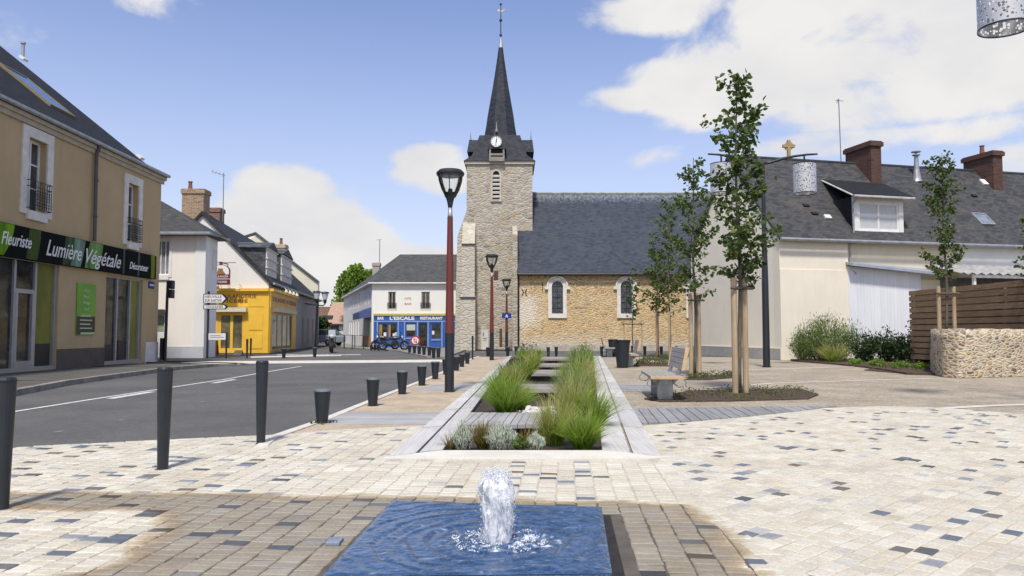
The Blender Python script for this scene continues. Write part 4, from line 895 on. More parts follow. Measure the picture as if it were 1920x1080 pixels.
c = G(922, 675.5); z = PD(930, 517, c.y).z; mb = MB(); mb.box(c.x+.09, c.x+.28, c.y-.06, c.y+.06, z-.2, z+.22); mb.tube([(c.x, c.y, z), (c.x+.2, c.y, z)], .03, 6); tag(mb.build('loudspeaker', M('maroon_box', (.09, .03, .03), None, 4, .5), bevel=.02), 'small maroon box clamped to the second lamp post', 'box')

# perforated drum lamps
pm, pt_, pb = newmat('perforated_metal'); pb.inputs['Base Color'].default_value = (.55, .56, .58, 1); pb.inputs['Metallic'].default_value = .35; pb.inputs['Roughness'].default_value = .42
_v = objco(pt_); _vo = N('ShaderNodeTexVoronoi', pt_); _vo.inputs['Scale'].default_value = 21; pt_.links.new(_v, _vo.inputs['Vector']); _sx = N('ShaderNodeSeparateXYZ', pt_); pt_.links.new(_vo.outputs['Color'], _sx.inputs[0])
_th = N('ShaderNodeMapRange', pt_); pt_.links.new(_sx.outputs[0], _th.inputs[0]); _th.inputs[3].default_value = .06; _th.inputs[4].default_value = .60
_lt = N('ShaderNodeMath', pt_, operation='LESS_THAN'); pt_.links.new(_vo.outputs['Distance'], _lt.inputs[0]); pt_.links.new(_th.outputs[0], _lt.inputs[1])
_tp = N('ShaderNodeBsdfTransparent', pt_); _ms = N('ShaderNodeMixShader', pt_); pt_.links.new(_lt.outputs[0], _ms.inputs[0]); pt_.links.new(pb.outputs[0], _ms.inputs[1]); pt_.links.new(_tp.outputs[0], _ms.inputs[2])
pt_.links.new(_ms.outputs[0], [n for n in pt_.nodes if n.type == 'OUTPUT_MATERIAL'][0].inputs[0])
def drumlamp(label, loc):
    root = thing('double_arm_lamp', (0, 0, 0), label, 'street lamp', 'lamps with perforated drum shades'); H = 7.33
    mb = MB(); mb.lathe([(.16, 0), (.16, .015), (.125, .02), (.115, 3.0), (.075, 5.2), (.06, H)], n=16); mb.build('pole', mt['dark'], root, smooth=False)
    for s in (1, -1):
        mb = MB(); P = [(0, H-.02), (.28, H+.02), (.7, H+.16), (1.15, H+.25), (1.6, H+.31), (1.98, H+.33)]; mb.tube([(s*x, 0, z) for x, z in P], [.05, .055, .055, .045, .04, .03], 8); mb.build('arm', mt['dark'], root, smooth=True)
        x = s*1.50; mb = MB(); mb.tube([(x, 0, H+.29), (x, 0, H-.02)], .035, 8); mb.lathe([(.02, H-.02), (.30, H-.03), (.30, H-.05)], (x, 0, 0), 16, False); mb.build('hanger', mt['dark'], root)
        mb = MB(); mb.lathe([(.395, H-1.10), (.395, H-.03)], (x, 0, 0), 40, False); sh = mb.build('shade', pm, root, smooth=True)
        mb = MB(); mb.lathe([(.392, H-1.12), (.40, H-1.12), (.40, H-1.09), (.392, H-1.09)], (x, 0, 0), 40, False); mb.build('shade_rim', mt['dark'], sh); mb = MB(); mb.lathe([(.392, H-.05), (.40, H-.05), (.40, H-.02), (.392, H-.02)], (x, 0, 0), 40, False); mb.build('shade_rim', mt['dark'], sh)
        mb = MB(); mb.lathe([(.09, H-.75), (.11, H-.7), (.11, H-.1), (.04, H-.05)], (x, 0, 0), 14); mb.build('light_unit', mt['white'], root, smooth=False)
    root.location = loc; return root
dl = drumlamp('tall dark lamp post with two curved arms and perforated drum shades, before the pale gable', tuple(G(1437.5, 688)))
copy_tree(dl, (9.57, 12.3, -.02), 0, 'near drum lamp of which only the perforated shade shows at the top right')

# ------------------------------------------------------------------ building helpers
def facade(mb, F, s0, s1, z0, z1, ops=(), dep=.25, rim=.3):
    ss = sorted(set([s0, s1]+[v for o in ops for v in o[:2] if s0 < v < s1])); zs = sorted(set([z0, z1]+[v for o in ops for v in o[2:4] if z0 < v < z1])); P = F.pt
    for i in range(len(ss)-1):
        for j in range(len(zs)-1):
            a, b, c, d = ss[i], ss[i+1], zs[j], zs[j+1]; m, n = (a+b)/2, (c+d)/2
            if any(o[0] < m < o[1] and o[2] < n < o[3] for o in ops): continue
            mb.quad(P(a, c), P(b, c), P(b, d), P(a, d))
    for o in ops:
        a, b, c, d = max(o[0], s0), min(o[1], s1), max(o[2], z0), min(o[3], z1); k = -dep
        mb.quad(P(a, c), P(a, d), P(a, d, k), P(a, c, k)); mb.quad(P(b, c), P(b, c, k), P(b, d, k), P(b, d)); mb.quad(P(a, d), P(b, d), P(b, d, k), P(a, d, k)); mb.quad(P(a, c), P(a, c, k), P(b, c, k), P(b, c))
    k = -rim
    mb.quad(P(s0, z0), P(s0, z1), P(s0, z1, k), P(s0, z0, k)); mb.quad(P(s1, z0), P(s1, z0, k), P(s1, z1, k), P(s1, z1)); mb.quad(P(s0, z1), P(s1, z1), P(s1, z1, k), P(s0, z1, k))
def window(F, o, parent, fm, gm_, nx=2, nz=2, d=-.16, fw=.06, name='window', back=None):
    a, b, c, e = o; mb = MB(); bar = fw*.6
    mb.fbox(F, a, a+fw, c, e, d-.03, d+.03); mb.fbox(F, b-fw, b, c, e, d-.03, d+.03); mb.fbox(F, a+fw, b-fw, c, c+fw, d-.03, d+.03); mb.fbox(F, a+fw, b-fw, e-fw, e, d-.03, d+.03)
    for i in range(1, nx): x = a+(b-a)*i/nx; w_ = fw if i*2 == nx else bar; mb.fbox(F, x-w_/2, x+w_/2, c+fw, e-fw, d-.025, d+.028)
    for j in range(1, nz): z = c+(e-c)*j/nz; mb.fbox(F, a+fw, b-fw, z-bar/2, z+bar/2, d-.02, d+.023)
    w_ = mb.build(name, fm, parent); mb = MB(); mb.quad(F.pt(a, c, d-.005), F.pt(b, c, d-.005), F.pt(b, e, d-.005), F.pt(a, e, d-.005)); mb.build('pane', gm_, w_)
    return w_
def surround(F, o, wd, parent, m, d=.03, sill=.06, inner=None, name='window_surround'):
    a, b, c, e = o; mb = MB(); mb.fbox(F, a-wd, a, c-sill, e+wd, 0.0, d); mb.fbox(F, b, b+wd, c-sill, e+wd, 0.0, d); mb.fbox(F, a, b, e, e+wd, 0.0, d); mb.fbox(F, a, b, c-sill*2.2, c, 0, d+.05)
    return mb.build(name, m, parent)
def railing(F, o, parent, h=.8, d=.12):
    a, b, c, e = o; mb = MB(); P = F.pt; a -= .05; b += .05
    for z in (c+.06, c+h*.8, c+h): mb.tube([P(a, z, 0), P(a, z, d), P(b, z, d), P(b, z, 0)], .014, 5)
    n = 9
    for i in range(n+1): s = a+(b-a)*i/n; mb.tube([P(s, c+.06, d), P(s, c+h, d)], .009, 5)
    for i in range(n):
        s = a+(b-a)*(i+.5)/n; rr = (b-a)/n*.42
        for zc in (c+.2, c+.38, c+h*.62): mb.tube([P(s+rr*cos(t), zc+rr*1.3*sin(t), d) for t in [k*pi/4 for k in range(9)]], .008, 4, False)
    return mb.build('window_railing', mt['black'], parent)
def slab_roof(mb, A, B, Cc, D, th=.12):          # eave A,B  ridge Cc,D ; thickness downwards
    A, B, Cc, D = map(Vector, (A, B, Cc, D)); n = (B-A).cross(D-A).normalized(); n = n if n.z > 0 else -n
    mb.hexa([p-n*th for p in (A, B, Cc, D)]+[A, B, Cc, D])
def chimney(c, w_, dp, z0, z1, parent, mat, ang=0, pots=1, cap=.07, name='chimney', off=0):
    u = Vector((cos(ang), sin(ang), 0)); v = Vector((-sin(ang), cos(ang), 0)); c = Vector((c[0], c[1], 0)); Fq = Frame(c, u); mb = MB()
    mb.fbox(Fq, -w_/2, w_/2, z0, z1-.28, -dp/2, dp/2); mb.fbox(Fq, -w_/2-cap, w_/2+cap, z1-.28, z1-.06, -dp/2-cap, dp/2+cap); mb.fbox(Fq, -w_/2-cap*.4, w_/2+cap*.4, z1-.06, z1, -dp/2-cap*.4, dp/2+cap*.4)
    o = mb.build(name, mat, parent); mb = MB()
    for k in range(pots): mb.lathe([(.15, z1), (.13, z1+.05), (.10, z1+.42), (.13, z1+.45), (.13, z1+.5), (.09, z1+.5)], Fq.pt((k-(pots-1)/2)*.45+off, 0, 0), 10)
    if pots: mb.build('chimney_pot', M('terracotta', (.28, .12, .07), (.16, .07, .05), 6, .85), o)
    return o
slate = lambda nm, ang, c=((.028, .031, .037), (.042, .046, .055), (.06, .065, .076), (.05, .05, .056)), **k: M_brick(nm, ang, .26, .13, c, (.015, .016, .02), .006, .7, .35, spec=.28, **k)
brick_red = M_brick('red_brick', pi/4, .17, .075, ((.14, .05, .032), (.21, .08, .05), (.25, .105, .065), (.16, .065, .05)), (.30, .27, .23), .010)
brick_dark = M_brick('sooty_red_brick', pi/4, .17, .075, ((.05, .022, .017), (.085, .034, .024), (.11, .045, .03), (.06, .027, .022)), (.10, .085, .075), .010)
brick_buff = M_brick('weathered_buff_brick', pi/4, .20, .085, ((.22, .12, .065), (.32, .19, .10), (.38, .25, .14), (.16, .09, .055)), (.38, .34, .28), .012)

# ------------------------------------------------------------------ church
mt['towerstone'] = M_rubble('tower_rubble', [(.20, .18, .15), (.34, .31, .26), (.43, .40, .34), (.40, .32, .21), (.30, .28, .25), (.48, .45, .39), (.40, .37, .32), (.33, .25, .16)], (.51, .48, .41), 2.7, 2.2, .085, wash=.10)
mt['navestone'] = M_rubble('nave_rubble', [(.36, .22, .09), (.50, .34, .155), (.58, .41, .20), (.46, .29, .125), (.57, .40, .19), (.27, .18, .09), (.64, .50, .30)], (.72, .59, .39), 4.3, 1.8, .10, wash=.08,
     patch=[((4.3-4.7, 0, 2.6), (1.5, 3, 1.5), (.72, .66, .56)), ((2, 0, .2), (14, 3, .95), (.58, .50, .38))])
mt['quoin'] = M_brick('quoin_stone', 0, .55, .36, ((.40, .36, .29), (.52, .48, .40), (.46, .41, .33)), (.40, .36, .29), .012, .9, .3)
NY0 = 50.0; x0 = PD(971, 600, NY0).x; FN = Frame((x0, NY0, 0), (1, 0, 0))
CH = thing('church', (1.0, NY0, 0), 'stone church with slated spire, clock and long slate nave roof', 'church')
sl_n = slate('nave_slate', 0, ((.026, .034, .053), (.038, .047, .069), (.052, .063, .088), (.043, .050, .070)), streak=(8.6, 11.4, (.20, .23, .25)), slope=1.3, blotch=(.055, .066, .078))
L_N = 15.5; _, zE = FN.px(1100, 511); zR = PD(1100, 363, NY0+5).z
mb = MB(); mb.fbox(FN, 0, L_N, 0, zE-.02, -.6, 0); mb.fbox(FN, 0.05, L_N, 0, zE-.25, -9.8, -.6); mb.build('nave_wall', mt['navestone'], CH)
mb = MB(); mb.fbox(FN, .0, L_N, 0, .42, 0, .05); mb.build('plinth', M('church_plinth', (.52, .48, .42), (.34, .31, .27), 2.2, .9, .3, 40), CH)
mb = MB(); e0 = .3
ridge_y = NY0+5.0; xr0 = PD(986, 430, 52.3).x-.02; xl = x0-.06
slab_roof(mb, (xl, NY0-e0, zE-.1), (x0+L_N, NY0-e0, zE-.1), (x0+L_N, ridge_y, zR), (xl, ridge_y, zR), .14); slab_roof(mb, (xl, NY0+10.3, zE-.1), (x0+L_N, NY0+10.3, zE-.1), (x0+L_N, ridge_y, zR), (xl, ridge_y, zR), .14)
rf = mb.build('roof', sl_n, CH)
mb = MB(); mb.tube([(xl+1, ridge_y, zR+.02), (x0+L_N, ridge_y, zR+.02)], .1, 8); mb.build('ridge_tile', M('ridge_mortar', (.40, .42, .41), (.22, .24, .25), 3, .9), rf)
mb = MB(); mb.tube([(x0, NY0-e0-.07, zE-.14), (x0+L_N, NY0-e0-.07, zE-.14)], .075, 8); mb.build('gutter', mt['black'], CH)
mb = MB(); mb.tube([(x0+.04, NY0-.34, zE-.2), (x0+.04, NY0-.09, zE-.5), (x0+.04, NY0-.09, .3)], .055, 8)
for z in (1.5, 3.0, 4.3): mb.lathe([(.07, z), (.07, z+.08)], (x0+.04, NY0-.09, 0), 8)
mb.build('downpipe', mt['black'], CH)
mb = MB(); a0, _ = FN.px(961, 600); mb.hexa([FN.pt(a0, 0, -.02), FN.pt(-.02, 0, -.02), FN.pt(-.02, 0, -2.2), FN.pt(a0, 0, -2.2), FN.pt(a0, zE+2.5, -.02), FN.pt(-.02, zE+2.5, -.02), FN.pt(-.02, zE+3.4, -2.2), FN.pt(a0, zE+3.4, -2.2)]); mb.build('corner_buttress', mt['towerstone'], CH)
def arch_pts(a, b, c, e, n=12, pointed=False):
    r = (b-a)/2; m = (a+b)/2
    if pointed: h = r*1.5; arc = [(m+r*cos(t)*1.0, e-h+h*sin(t)**.85) for t in [pi*k/n for k in range(n+1)]]
    else: arc = [(m+r*cos(t), e-r+r*sin(t)) for t in [pi*k/n for k in range(n+1)]]
    return [(b, c)]+arc+[(a, c)]
def arched(F, xg0, xg1, yg0, yg1, wd, parent, pane_m, surr_m, bars=(2, 6), pointed=False, lip=True):
    a, b, c, e = F.rect(xg0, xg1, yg0, yg1); inn = arch_pts(a, b, c, e, pointed=pointed); out = arch_pts(a-wd, b+wd, c-wd*1.2, e+wd, pointed=pointed); n = len(inn)
    mb = MB()
    for i in range(n):
        j = (i+1) % n; p = [F.pt(*inn[i], .10), F.pt(*out[i], .10), F.pt(*out[j], .10), F.pt(*inn[j], .10)]; mb.hexa([q-F.N*.099 for q in p]+p)
    sr = mb.build('window_surround', surr_m, parent)
    if lip:
        mb = MB(); o2 = arch_pts(a-wd-.10, b+wd+.10, e-(b-a)/2, e+wd+.10)[1:-1]; o3 = arch_pts(a-wd, b+wd, e-(b-a)/2, e+wd)[1:-1]
        for i in range(len(o2)-1): p = [F.pt(*o3[i], .15), F.pt(*o2[i], .15), F.pt(*o2[i+1], .15), F.pt(*o3[i+1], .15)]; mb.hexa([q-F.N*.149 for q in p]+p)
        for s in (a-wd-.22, b+wd): mb.fbox(F, s, s+.22, e-(b-a)/2-.18, e-(b-a)/2, 0, .15)
        mb.build('hood_mould', surr_m, sr)
    mb = MB(); mb.quad(*[F.pt(*q, .02) for q in inn]); pn = mb.build('window', pane_m, parent)
    mb = MB()
    for i in range(1, bars[0]): s = a+(b-a)*i/bars[0]; mb.fbox(F, s-.015, s+.015, c, e-.02, .022, .04)
    for j in range(1, bars[1]): z = c+(e-c)*j/bars[1]; mb.fbox(F, a+.01, b-.01, z-.015, z+.015, .022, .037)
    if bars[0]: mb.build('glazing_bar', mt['black'], pn)
    return pn
leaded = M_brick('leaded_glass', 0, .16, .16, ((.03, .035, .045), (.06, .07, .085), (.09, .10, .12), (.045, .05, .055)), (.02, .02, .022), .012, .25, .1, spec=.7)
for (p, q) in ((1034.5, 1055.5), (1163.5, 1184.5), (1293, 1313)): arched(FN, p, q, 527, 588, .24, CH, leaded, mt['whitesurr'])
a, b, c, e = FN.rect(1080, 1097, 528, 574); mb = MB(); inn = arch_pts(a, b, c, e); out = arch_pts(a-.1, b+.1, c-.1, e+.1)
for i in range(len(inn)): j = (i+1) % len(inn); p = [FN.pt(*inn[i], .03), FN.pt(*out[i], .03), FN.pt(*out[j], .03), FN.pt(*inn[j], .03)]; mb.hexa([q-FN.N*.029 for q in p]+p)
mb.build('blocked_window', M('pale_stone_trim', (.50, .42, .28), (.40, .32, .20), 4, .9), CH)
mb = MB(); s, z = FN.px(983, 548)
for sg in (-1, 1): mb.tube([FN.pt(s+sg*.16, z+.22, .03), FN.pt(s+sg*.05, z, .03), FN.pt(s+sg*.16, z-.22, .03)], .025, 5)
s, z = FN.px(1017, 538); mb.tube([FN.pt(s, z-.3, .03), FN.pt(s, z+.3, .03), FN.pt(s+.2, z+.3, .03)], .02, 5); mb.build('wall_anchor', mt['black'], CH)
# tower
TY = 52.4; FTW = Frame((0, TY, 0), (1, 0, 0)); tx0, tx1 = PD(874.5, 480, TY).x, PD(998.5, 480, TY).x; TZ = PD(936, 304, TY).z; TD = tx1-tx0; tcx = (tx0+tx1)/2; tcy = TY+TD/2
mb = MB(); mb.box(tx0, tx1, TY, TY+TD, 0, TZ-.15); mb.build('tower', mt['towerstone'], CH)
mb = MB(); bx0, bx1 = PD(866, 560, 51.5).x, PD(890, 560, 51.5).x; zt = PD(880, 458, 51.5).z
def butt(mb, x0_, x1_, ya, yb, z0, z1, dz): mb.hexa([(x0_, ya, z0), (x1_, ya, z0), (x1_, yb, z0), (x0_, yb, z0), (x0_, ya, z1), (x1_, ya, z1), (x1_, yb, z1+dz), (x0_, yb, z1+dz)])
zm = PD(880, 558, 51.3).z; butt(mb, bx0-.08, bx1+.05, 51.15, TY, 0, zm, .25); butt(mb, bx0, bx1, 51.45, TY, zm+.02, zt, 1.6)
lx = PD(855, 560, 53.5).x; zl = PD(858, 445, 53.5).z; mb.hexa([(lx-.05, 52.9, 0), (tx0, 52.9, 0), (tx0, 54.4, 0), (lx-.05, 54.4, 0), (lx+.12, 52.9, zl), (tx0, 52.9, zl+1.9), (tx0, 54.4, zl+1.9), (lx+.12, 54.4, zl)])
mb.build('buttress', M_rubble('buttress_stone', [(.42, .39, .33), (.52, .49, .42), (.46, .42, .34), (.56, .53, .47)], (.54, .51, .45), 1.9, 2.0, .06, wash=.15), CH)
mb = MB(); butt(mb, bx0-.03, bx1+.03, 51.38, 51.46, zt-.06, zt+.02, .03); butt(mb, bx0-.13, bx1+.1, 51.08, 51.16, zm-.06, zm+.02, .03); mb.build('drip_course', mt['slateT'], CH)
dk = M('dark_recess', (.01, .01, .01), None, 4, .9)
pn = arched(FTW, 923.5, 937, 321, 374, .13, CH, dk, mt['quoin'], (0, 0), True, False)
a, b, c, e = FTW.rect(923.5, 937, 321, 374); mb = MB()
for k in range(6): z = c+(e-c)*(.05+.145*k); mb.hexa([FTW.pt(q, z+dz, dd) for q, dz, dd in ((a, 0, .09), (b, 0, .09), (b, .08, .03), (a, .08, .03), (a, .10, .09), (b, .10, .09), (b, .18, .03), (a, .18, .03))])
mb.build('louvre', M('grey_louvre', (.46, .45, .43), (.34, .33, .31), 6, .8), pn)
mb = MB(); mb.box(tx0-.12, tx1+.12, TY-.12, TY+TD+.12, TZ-.15, TZ+.06); mb.build('cornice', mt['quoin'], CH)
sl_t = slate('spire_slate', 0, ((.018, .022, .032), (.028, .033, .044), (.04, .046, .058), (.03, .034, .044)), slope=1.0)
mb = MB(); z1 = PD(936, 263, tcy).z; hw = TD/2+.2; ht = 1.42
sq0 = [(tcx+sx*hw, tcy+sy*hw, TZ+.06) for sx, sy in ((-1, -1), (1, -1), (1, 1), (-1, 1))]; sqm = [(tcx+sx*(hw-.55), tcy+sy*(hw-.55), TZ+.55) for sx, sy in ((-1, -1), (1, -1), (1, 1), (-1, 1))]; sq1 = [(tcx+sx*ht, tcy+sy*ht, z1) for sx, sy in ((-1, -1), (1, -1), (1, 1), (-1, 1))]
mb.add(sq0+sqm+sq1, [(i, (i+1) % 4, 4+(i+1) % 4, 4+i) for i in range(4)]+[(4+i, 4+(i+1) % 4, 8+(i+1) % 4, 8+i) for i in range(4)]+[(8, 9, 10, 11)])
# side dormers: ridge runs through, roofs facing the viewer
zr_, ze_ = PD(936, 262.5, tcy).z, PD(936, 287, tcy-1).z; xl_, xr_ = PD(881, 265, tcy).x, PD(997, 265, tcy).x; hd = 1.35
mb.add([(xl_-.05, tcy, zr_), (xr_+.05, tcy, zr_), (xr_+.12, tcy-hd, ze_), (xl_-.12, tcy-hd, ze_), (xr_+.12, tcy+hd, ze_), (xl_-.12, tcy+hd, ze_)], [(0, 1, 2, 3), (1, 0, 5, 4), (0, 3, 5), (1, 4, 2), (3, 2, 4, 5)])
mb.box(xl_+.12, xr_-.12, tcy-hd+.35, tcy+hd-.35, TZ+.4, ze_+.05)
sk = mb.build('belfry_roof', sl_t, CH)
scx = PD(938.8, 180, tcy).x; mb = MB()
prof = [((972.6-906.5)/2, 268), ((971-908)/2, 263), ((966.5-911.5)/2, 240), ((963.5-914)/2, 220), ((951-922.5)/2, 160), ((943-929.5)/2, 110), ((941-932.5)/2, 90)]
def octa(mb, prof, cx, cy, rot=pi/8):
    n = 8; m = len(prof); vs = [(cx+r*cos(2*pi*k/n+rot), cy+r*sin(2*pi*k/n+rot), z) for r, z in prof for k in range(n)]
    mb.add(vs, [(i*n+k, i*n+(k+1) % n, (i+1)*n+(k+1) % n, (i+1)*n+k) for i in range(m-1) for k in range(n)]+[tuple(range((m-1)*n, m*n))])
octa(mb, [(w_/FPX*tcy*1.07, PD(938, y_, tcy).z) for w_, y_ in prof], scx, tcy); sp = mb.build('spire', sl_t, CH)
mb = MB(); octa(mb, [(4.6/FPX*tcy, PD(938, 90, tcy).z), (1.6/FPX*tcy, PD(938, 70, tcy).z)], scx, tcy); mb.build('spire_tip', mt['zinc'], sp)
zb, ztop = PD(938, 71, tcy).z, PD(938, 7, tcy).z; mb = MB(); mb.tube([(scx, tcy, zb), (scx, tcy, ztop)], [.05, .03], 6)
for z_, r_ in ((PD(938, 38, tcy).z, .12), (PD(938, 8, tcy).z, .09), (PD(938, 66, tcy).z, .11)): mb.ball((scx, tcy, z_), r_, 6)
wv = mb.build('weathervane', M('vane_iron', (.03, .05, .10), None, 4, .5), sp)
zc = PD(938, 21, tcy).z; mb = MB(); mb.prism([(scx-.26, tcy-.02, zc-.02), (scx+.10, tcy-.02, zc-.1), (scx+.22, tcy-.02, zc+.02), (scx+.34, tcy-.02, zc+.18), (scx+.16, tcy-.02, zc+.10), (scx-.02, tcy-.02, zc+.06), (scx-.14, tcy-.02, zc+.17), (scx-.2, tcy-.02, zc+.15)], (0, .04, 0)); mb.build('weathercock', M('gilt', (.55, .5, .4), None, 4, .4), wv)
# clock dormer
FC = Frame((0, TY-.35, 0), (1, 0, 0)); mb = MB(); a, b, c, e = FC.rect(914.5, 949, 245.5, 279); m_ = (a+b)/2
_, zo0 = FC.px(931, 302); mb.prism([FC.pt(a, c, .04), FC.pt(b, c, .04), FC.pt(b-.02, c+.2, .04), FC.pt(m_, e+.15, .04), FC.pt(a+.02, c+.2, .04)], -FC.N*2.2); mb.build('clock_gable', slate('clock_slate', 0, ((.05, .055, .06), (.07, .075, .08))), sk)
mb = MB(); w0, w1, _, _ = FC.rect(917, 946, 280, 302); mb.fbox(FC, w0, w0+.12, zo0, c, -1.6, 0); mb.fbox(FC, w1-.12, w1, zo0, c, -1.6, 0); mb.fbox(FC, w0+.12, w1-.12, zo0, zo0+.3, -.1, .0); mb.fbox(FC, w0+.12, w1-.12, zo0+.4, zo0+.54, -.06, .0); mb.build('bell_opening', M('weathered_oak', (.30, .28, .25), (.2, .19, .17), 6, .9), sk)
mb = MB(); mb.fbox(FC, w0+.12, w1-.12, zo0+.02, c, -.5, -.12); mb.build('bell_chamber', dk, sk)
s, z = FC.px(930.5, 266); R_ = 10.2/FPX*TY; Fk = Frame(FC.pt(s, z, .05), (1, 0, 0)); mb = MB(); mb.prism([Fk.pt(R_*cos(t), R_*sin(t), 0) for t in [2*pi*k/32 for k in range(32)]], Fk.N*.06); ck = mb.build('clock', M('clock_face', (.82, .82, .80), (.78, .78, .76), 3, .5), CH)
mb = MB(); mb.prism([Fk.pt(*q, .063) for q in ((-.035, -.02), (.035, -.02), (.06, .27), (.03, .29))], Fk.N*.006); mb.prism([Fk.pt(*q, .071) for q in ((-.03, .05), (.025, .05), (-.02, -.29), (-.05, -.29))], Fk.N*.006)
for k in range(12): t = k*pi/6; mb.prism([Fk.pt(r_*cos(t)+w_*sin(t), r_*sin(t)-w_*cos(t), .062) for r_, w_ in ((R_*.76, -.012), (R_*.9, -.012), (R_*.9, .012), (R_*.76, .012))], Fk.N*.006)
mb.build('clock_hand', mt['black'], ck); mb = MB()
for k in range(32): t0, t1 = 2*pi*k/32, 2*pi*(k+1)/32; mb.add([Fk.pt(r_*cos(t), r_*sin(t), d_) for t in (t0, t1) for r_, d_ in ((R_*.94, .075), (R_*1.05, .075), (R_*1.05, 0), (R_*.94, .05))], [(0, 1, 5, 4), (1, 2, 6, 5), (3, 0, 4, 7)])
mb.build('clock_rim', mt['zinc'], ck)
mb = MB()
for px_, yb_, yt_, yy in ((931, 247, 228, TY-.5), (882.5, 263, 247, tcy), (995.5, 263, 245, tcy)):
    q0, q1 = PD(px_, yb_, yy), PD(px_, yt_, yy); mb.tube([q0, lerp(q0, q1, .35), q1], [.10, .045, .012], 6)
mb.build('finial', mt['zinc'], sk)
# chancel gable with the stone cross, seen over the neighbouring roof
mb = MB(); cx = PD(1479, 285, 57).x; zc = PD(1479, 290, 57).z; mb.prism([(cx-5, 57, 0), (cx+5, 57, 0), (cx+5, 57, 7.2), (cx, 57, zc-.1), (cx-5, 57, 7.2)], (0, 4, 0)); mb.build('chancel', mt['navestone'], CH)
mb = MB(); zc2 = PD(1479, 274, 57).z; Fk = Frame((cx, 57, zc2), (1, 0, 0)); mb.fbox(Fk, -.11, .11, -.75, .45, -.12, .12); mb.fbox(Fk, -.45, -.11, -.11, .11, -.12, .12); mb.fbox(Fk, .11, .45, -.11, .11, -.12, .12)
for k in range(20):
    t0, t1 = 2*pi*k/20, 2*pi*(k+1)/20; p = [Fk.pt(r_*cos(t), r_*sin(t), .08) for r_, t in ((.2, t0), (.33, t0), (.33, t1), (.2, t1))]; mb.hexa([q-Fk.N*.16 for q in p]+p)
mb.build('stone_cross', M('ochre_stone', (.42, .31, .15), (.30, .22, .11), 6, .9), CH)
s, z = FTW.px(909, 655); mb = MB(); a, b, c, e = FTW.rect(902.5, 916, 618, 656); mb.fbox(FTW, a, b, max(0, c), e, .02, .10); nb = mb.build('notice_board', M('board_white', (.60, .59, .57), (.52, .51, .49), 3, .6), CH); mb = MB(); mb.fbox(FTW, a+.12, a+.17, e-.45, e-.2, .101, .106); mb.fbox(FTW, a+.12, b-.12, e-.62, e-.58, .101, .106); mb.fbox(FTW, a+.12, b-.16, e-.75, e-.72, .101, .106); mb.build('print', mt['black'], nb)
mb = MB(); a, b, c, e = FTW.rect(936.5, 941.5, 616, 650); mb.fbox(FTW, a, b, max(c, .15), e, .0, .03); mb.build('side_door', M('old_door', (.10, .06, .035), None, 6, .8), CH)

# ------------------------------------------------------------------ house on the right with gable, dormer and annex
hang = math.atan2(.242, .97); UH = Vector((cos(hang), sin(hang), 0)); OH = Vector((11.9, 34.0, 0)); OH = Vector((G(1465, 675).x, G(1465, 675).y, 0)); FH = Frame(OH, UH); FGb = Frame(OH-(-FH.N)*0+(-FH.N)*8.4, FH.N)   # FGb: gable wall, right axis towards the viewer
HH = thing('gabled_house', OH, 'cream rendered house with long slate roof, white dormer window and brick chimneys', 'house')
_, zEv = FH.px(1465, 440); DP = 8.4; zRg = PD(1372, 297, (OH-FH.N*DP/2).y).z; LH = 26.0
m_cream = M_render('cream_render', (.80, .74, .62), .09); m_gab = M_render('pale_gable_render', (.86, .80, .67), .07); m_beige = M_render('beige_render', (.70, .64, .50), .13); m_w2 = M_render('white_render', (.80, .79, .76), .14)
sA, _ = FH.px(1590, 480); sB, _ = FH.px(1800, 480); sC, _ = FH.px(1738, 560)
mb = MB(); mb.fbox(FH, 0, sA, 0, zEv, -.5, .0); mb.fbox(FH, 0, sA, 0, zEv-1.55, 0, .035); mb.build('wall', m_cream, HH)
mb = MB(); mb.fbox(FH, sA, sB, 0, zEv, -.5, -.12); mb.build('wall', m_beige, HH); mb = MB(); mb.fbox(FH, sB, LH, 0, zEv, -.5, -.12); mb.build('wall', m_w2, HH)
mb = MB(); g = [FH.pt(.0, 0, -.5), FH.pt(.0, 0, -DP), FH.pt(.0, zEv, -DP), FH.pt(.0, zRg-.05, -DP/2), FH.pt(.0, zEv+.5, -.5)]; mb.prism([p+UH*.002 for p in g], UH*.4); mb.prism([FH.pt(-.03, 0, 0.03), FH.pt(-.03, 0, -DP), FH.pt(-.03, .52, -DP), FH.pt(-.03, .52, .03)], UH*.028); mb.build('gable_wall', m_gab, HH)
mb = MB(); mb.prism([FH.pt(-.045, 0, 0.0), FH.pt(-.045, 0, -DP), FH.pt(-.045, .5, -DP), FH.pt(-.045, .5, .0)], UH*.012); mb.build('plinth', M('grey_plinth', (.40, .40, .37), (.31, .31, .29), 2, .9), HH)
mb = MB(); mb.fbox(FH, .45, LH, 0, zEv-.1, -DP, -DP+.4); mb.fbox(FH, LH-.4, LH, 0, zEv-.1, -DP, -.5); mb.build('back_wall', m_w2, HH)
slope = (zRg-zEv)/(DP/2); ov = .28
sl_h = slate('house_slate', hang, ((.034, .036, .04), (.05, .052, .057), (.075, .076, .08), (.058, .056, .056)), slope=1.4, blotch=(.105, .092, .075))
mb = MB(); A = FH.pt(-.12, zEv-ov*slope+.12, ov); B = FH.pt(LH, zEv-ov*slope+.12, ov); Cc = FH.pt(LH, zRg+.12, -DP/2); D = FH.pt(-.12, zRg+.12, -DP/2); slab_roof(mb, A, B, Cc, D, .12)
A2 = FH.pt(-.12, zEv-ov*slope+.12, -DP-ov); B2 = FH.pt(LH, zEv-ov*slope+.12, -DP-ov); slab_roof(mb, A2, B2, Cc, D, .12); rfh = mb.build('roof', sl_h, HH)
mb = MB(); mb.tube([D+Z*.02, Cc+Z*.02], .07, 6); mb.build('ridge_tile', mt['slateT'], rfh)
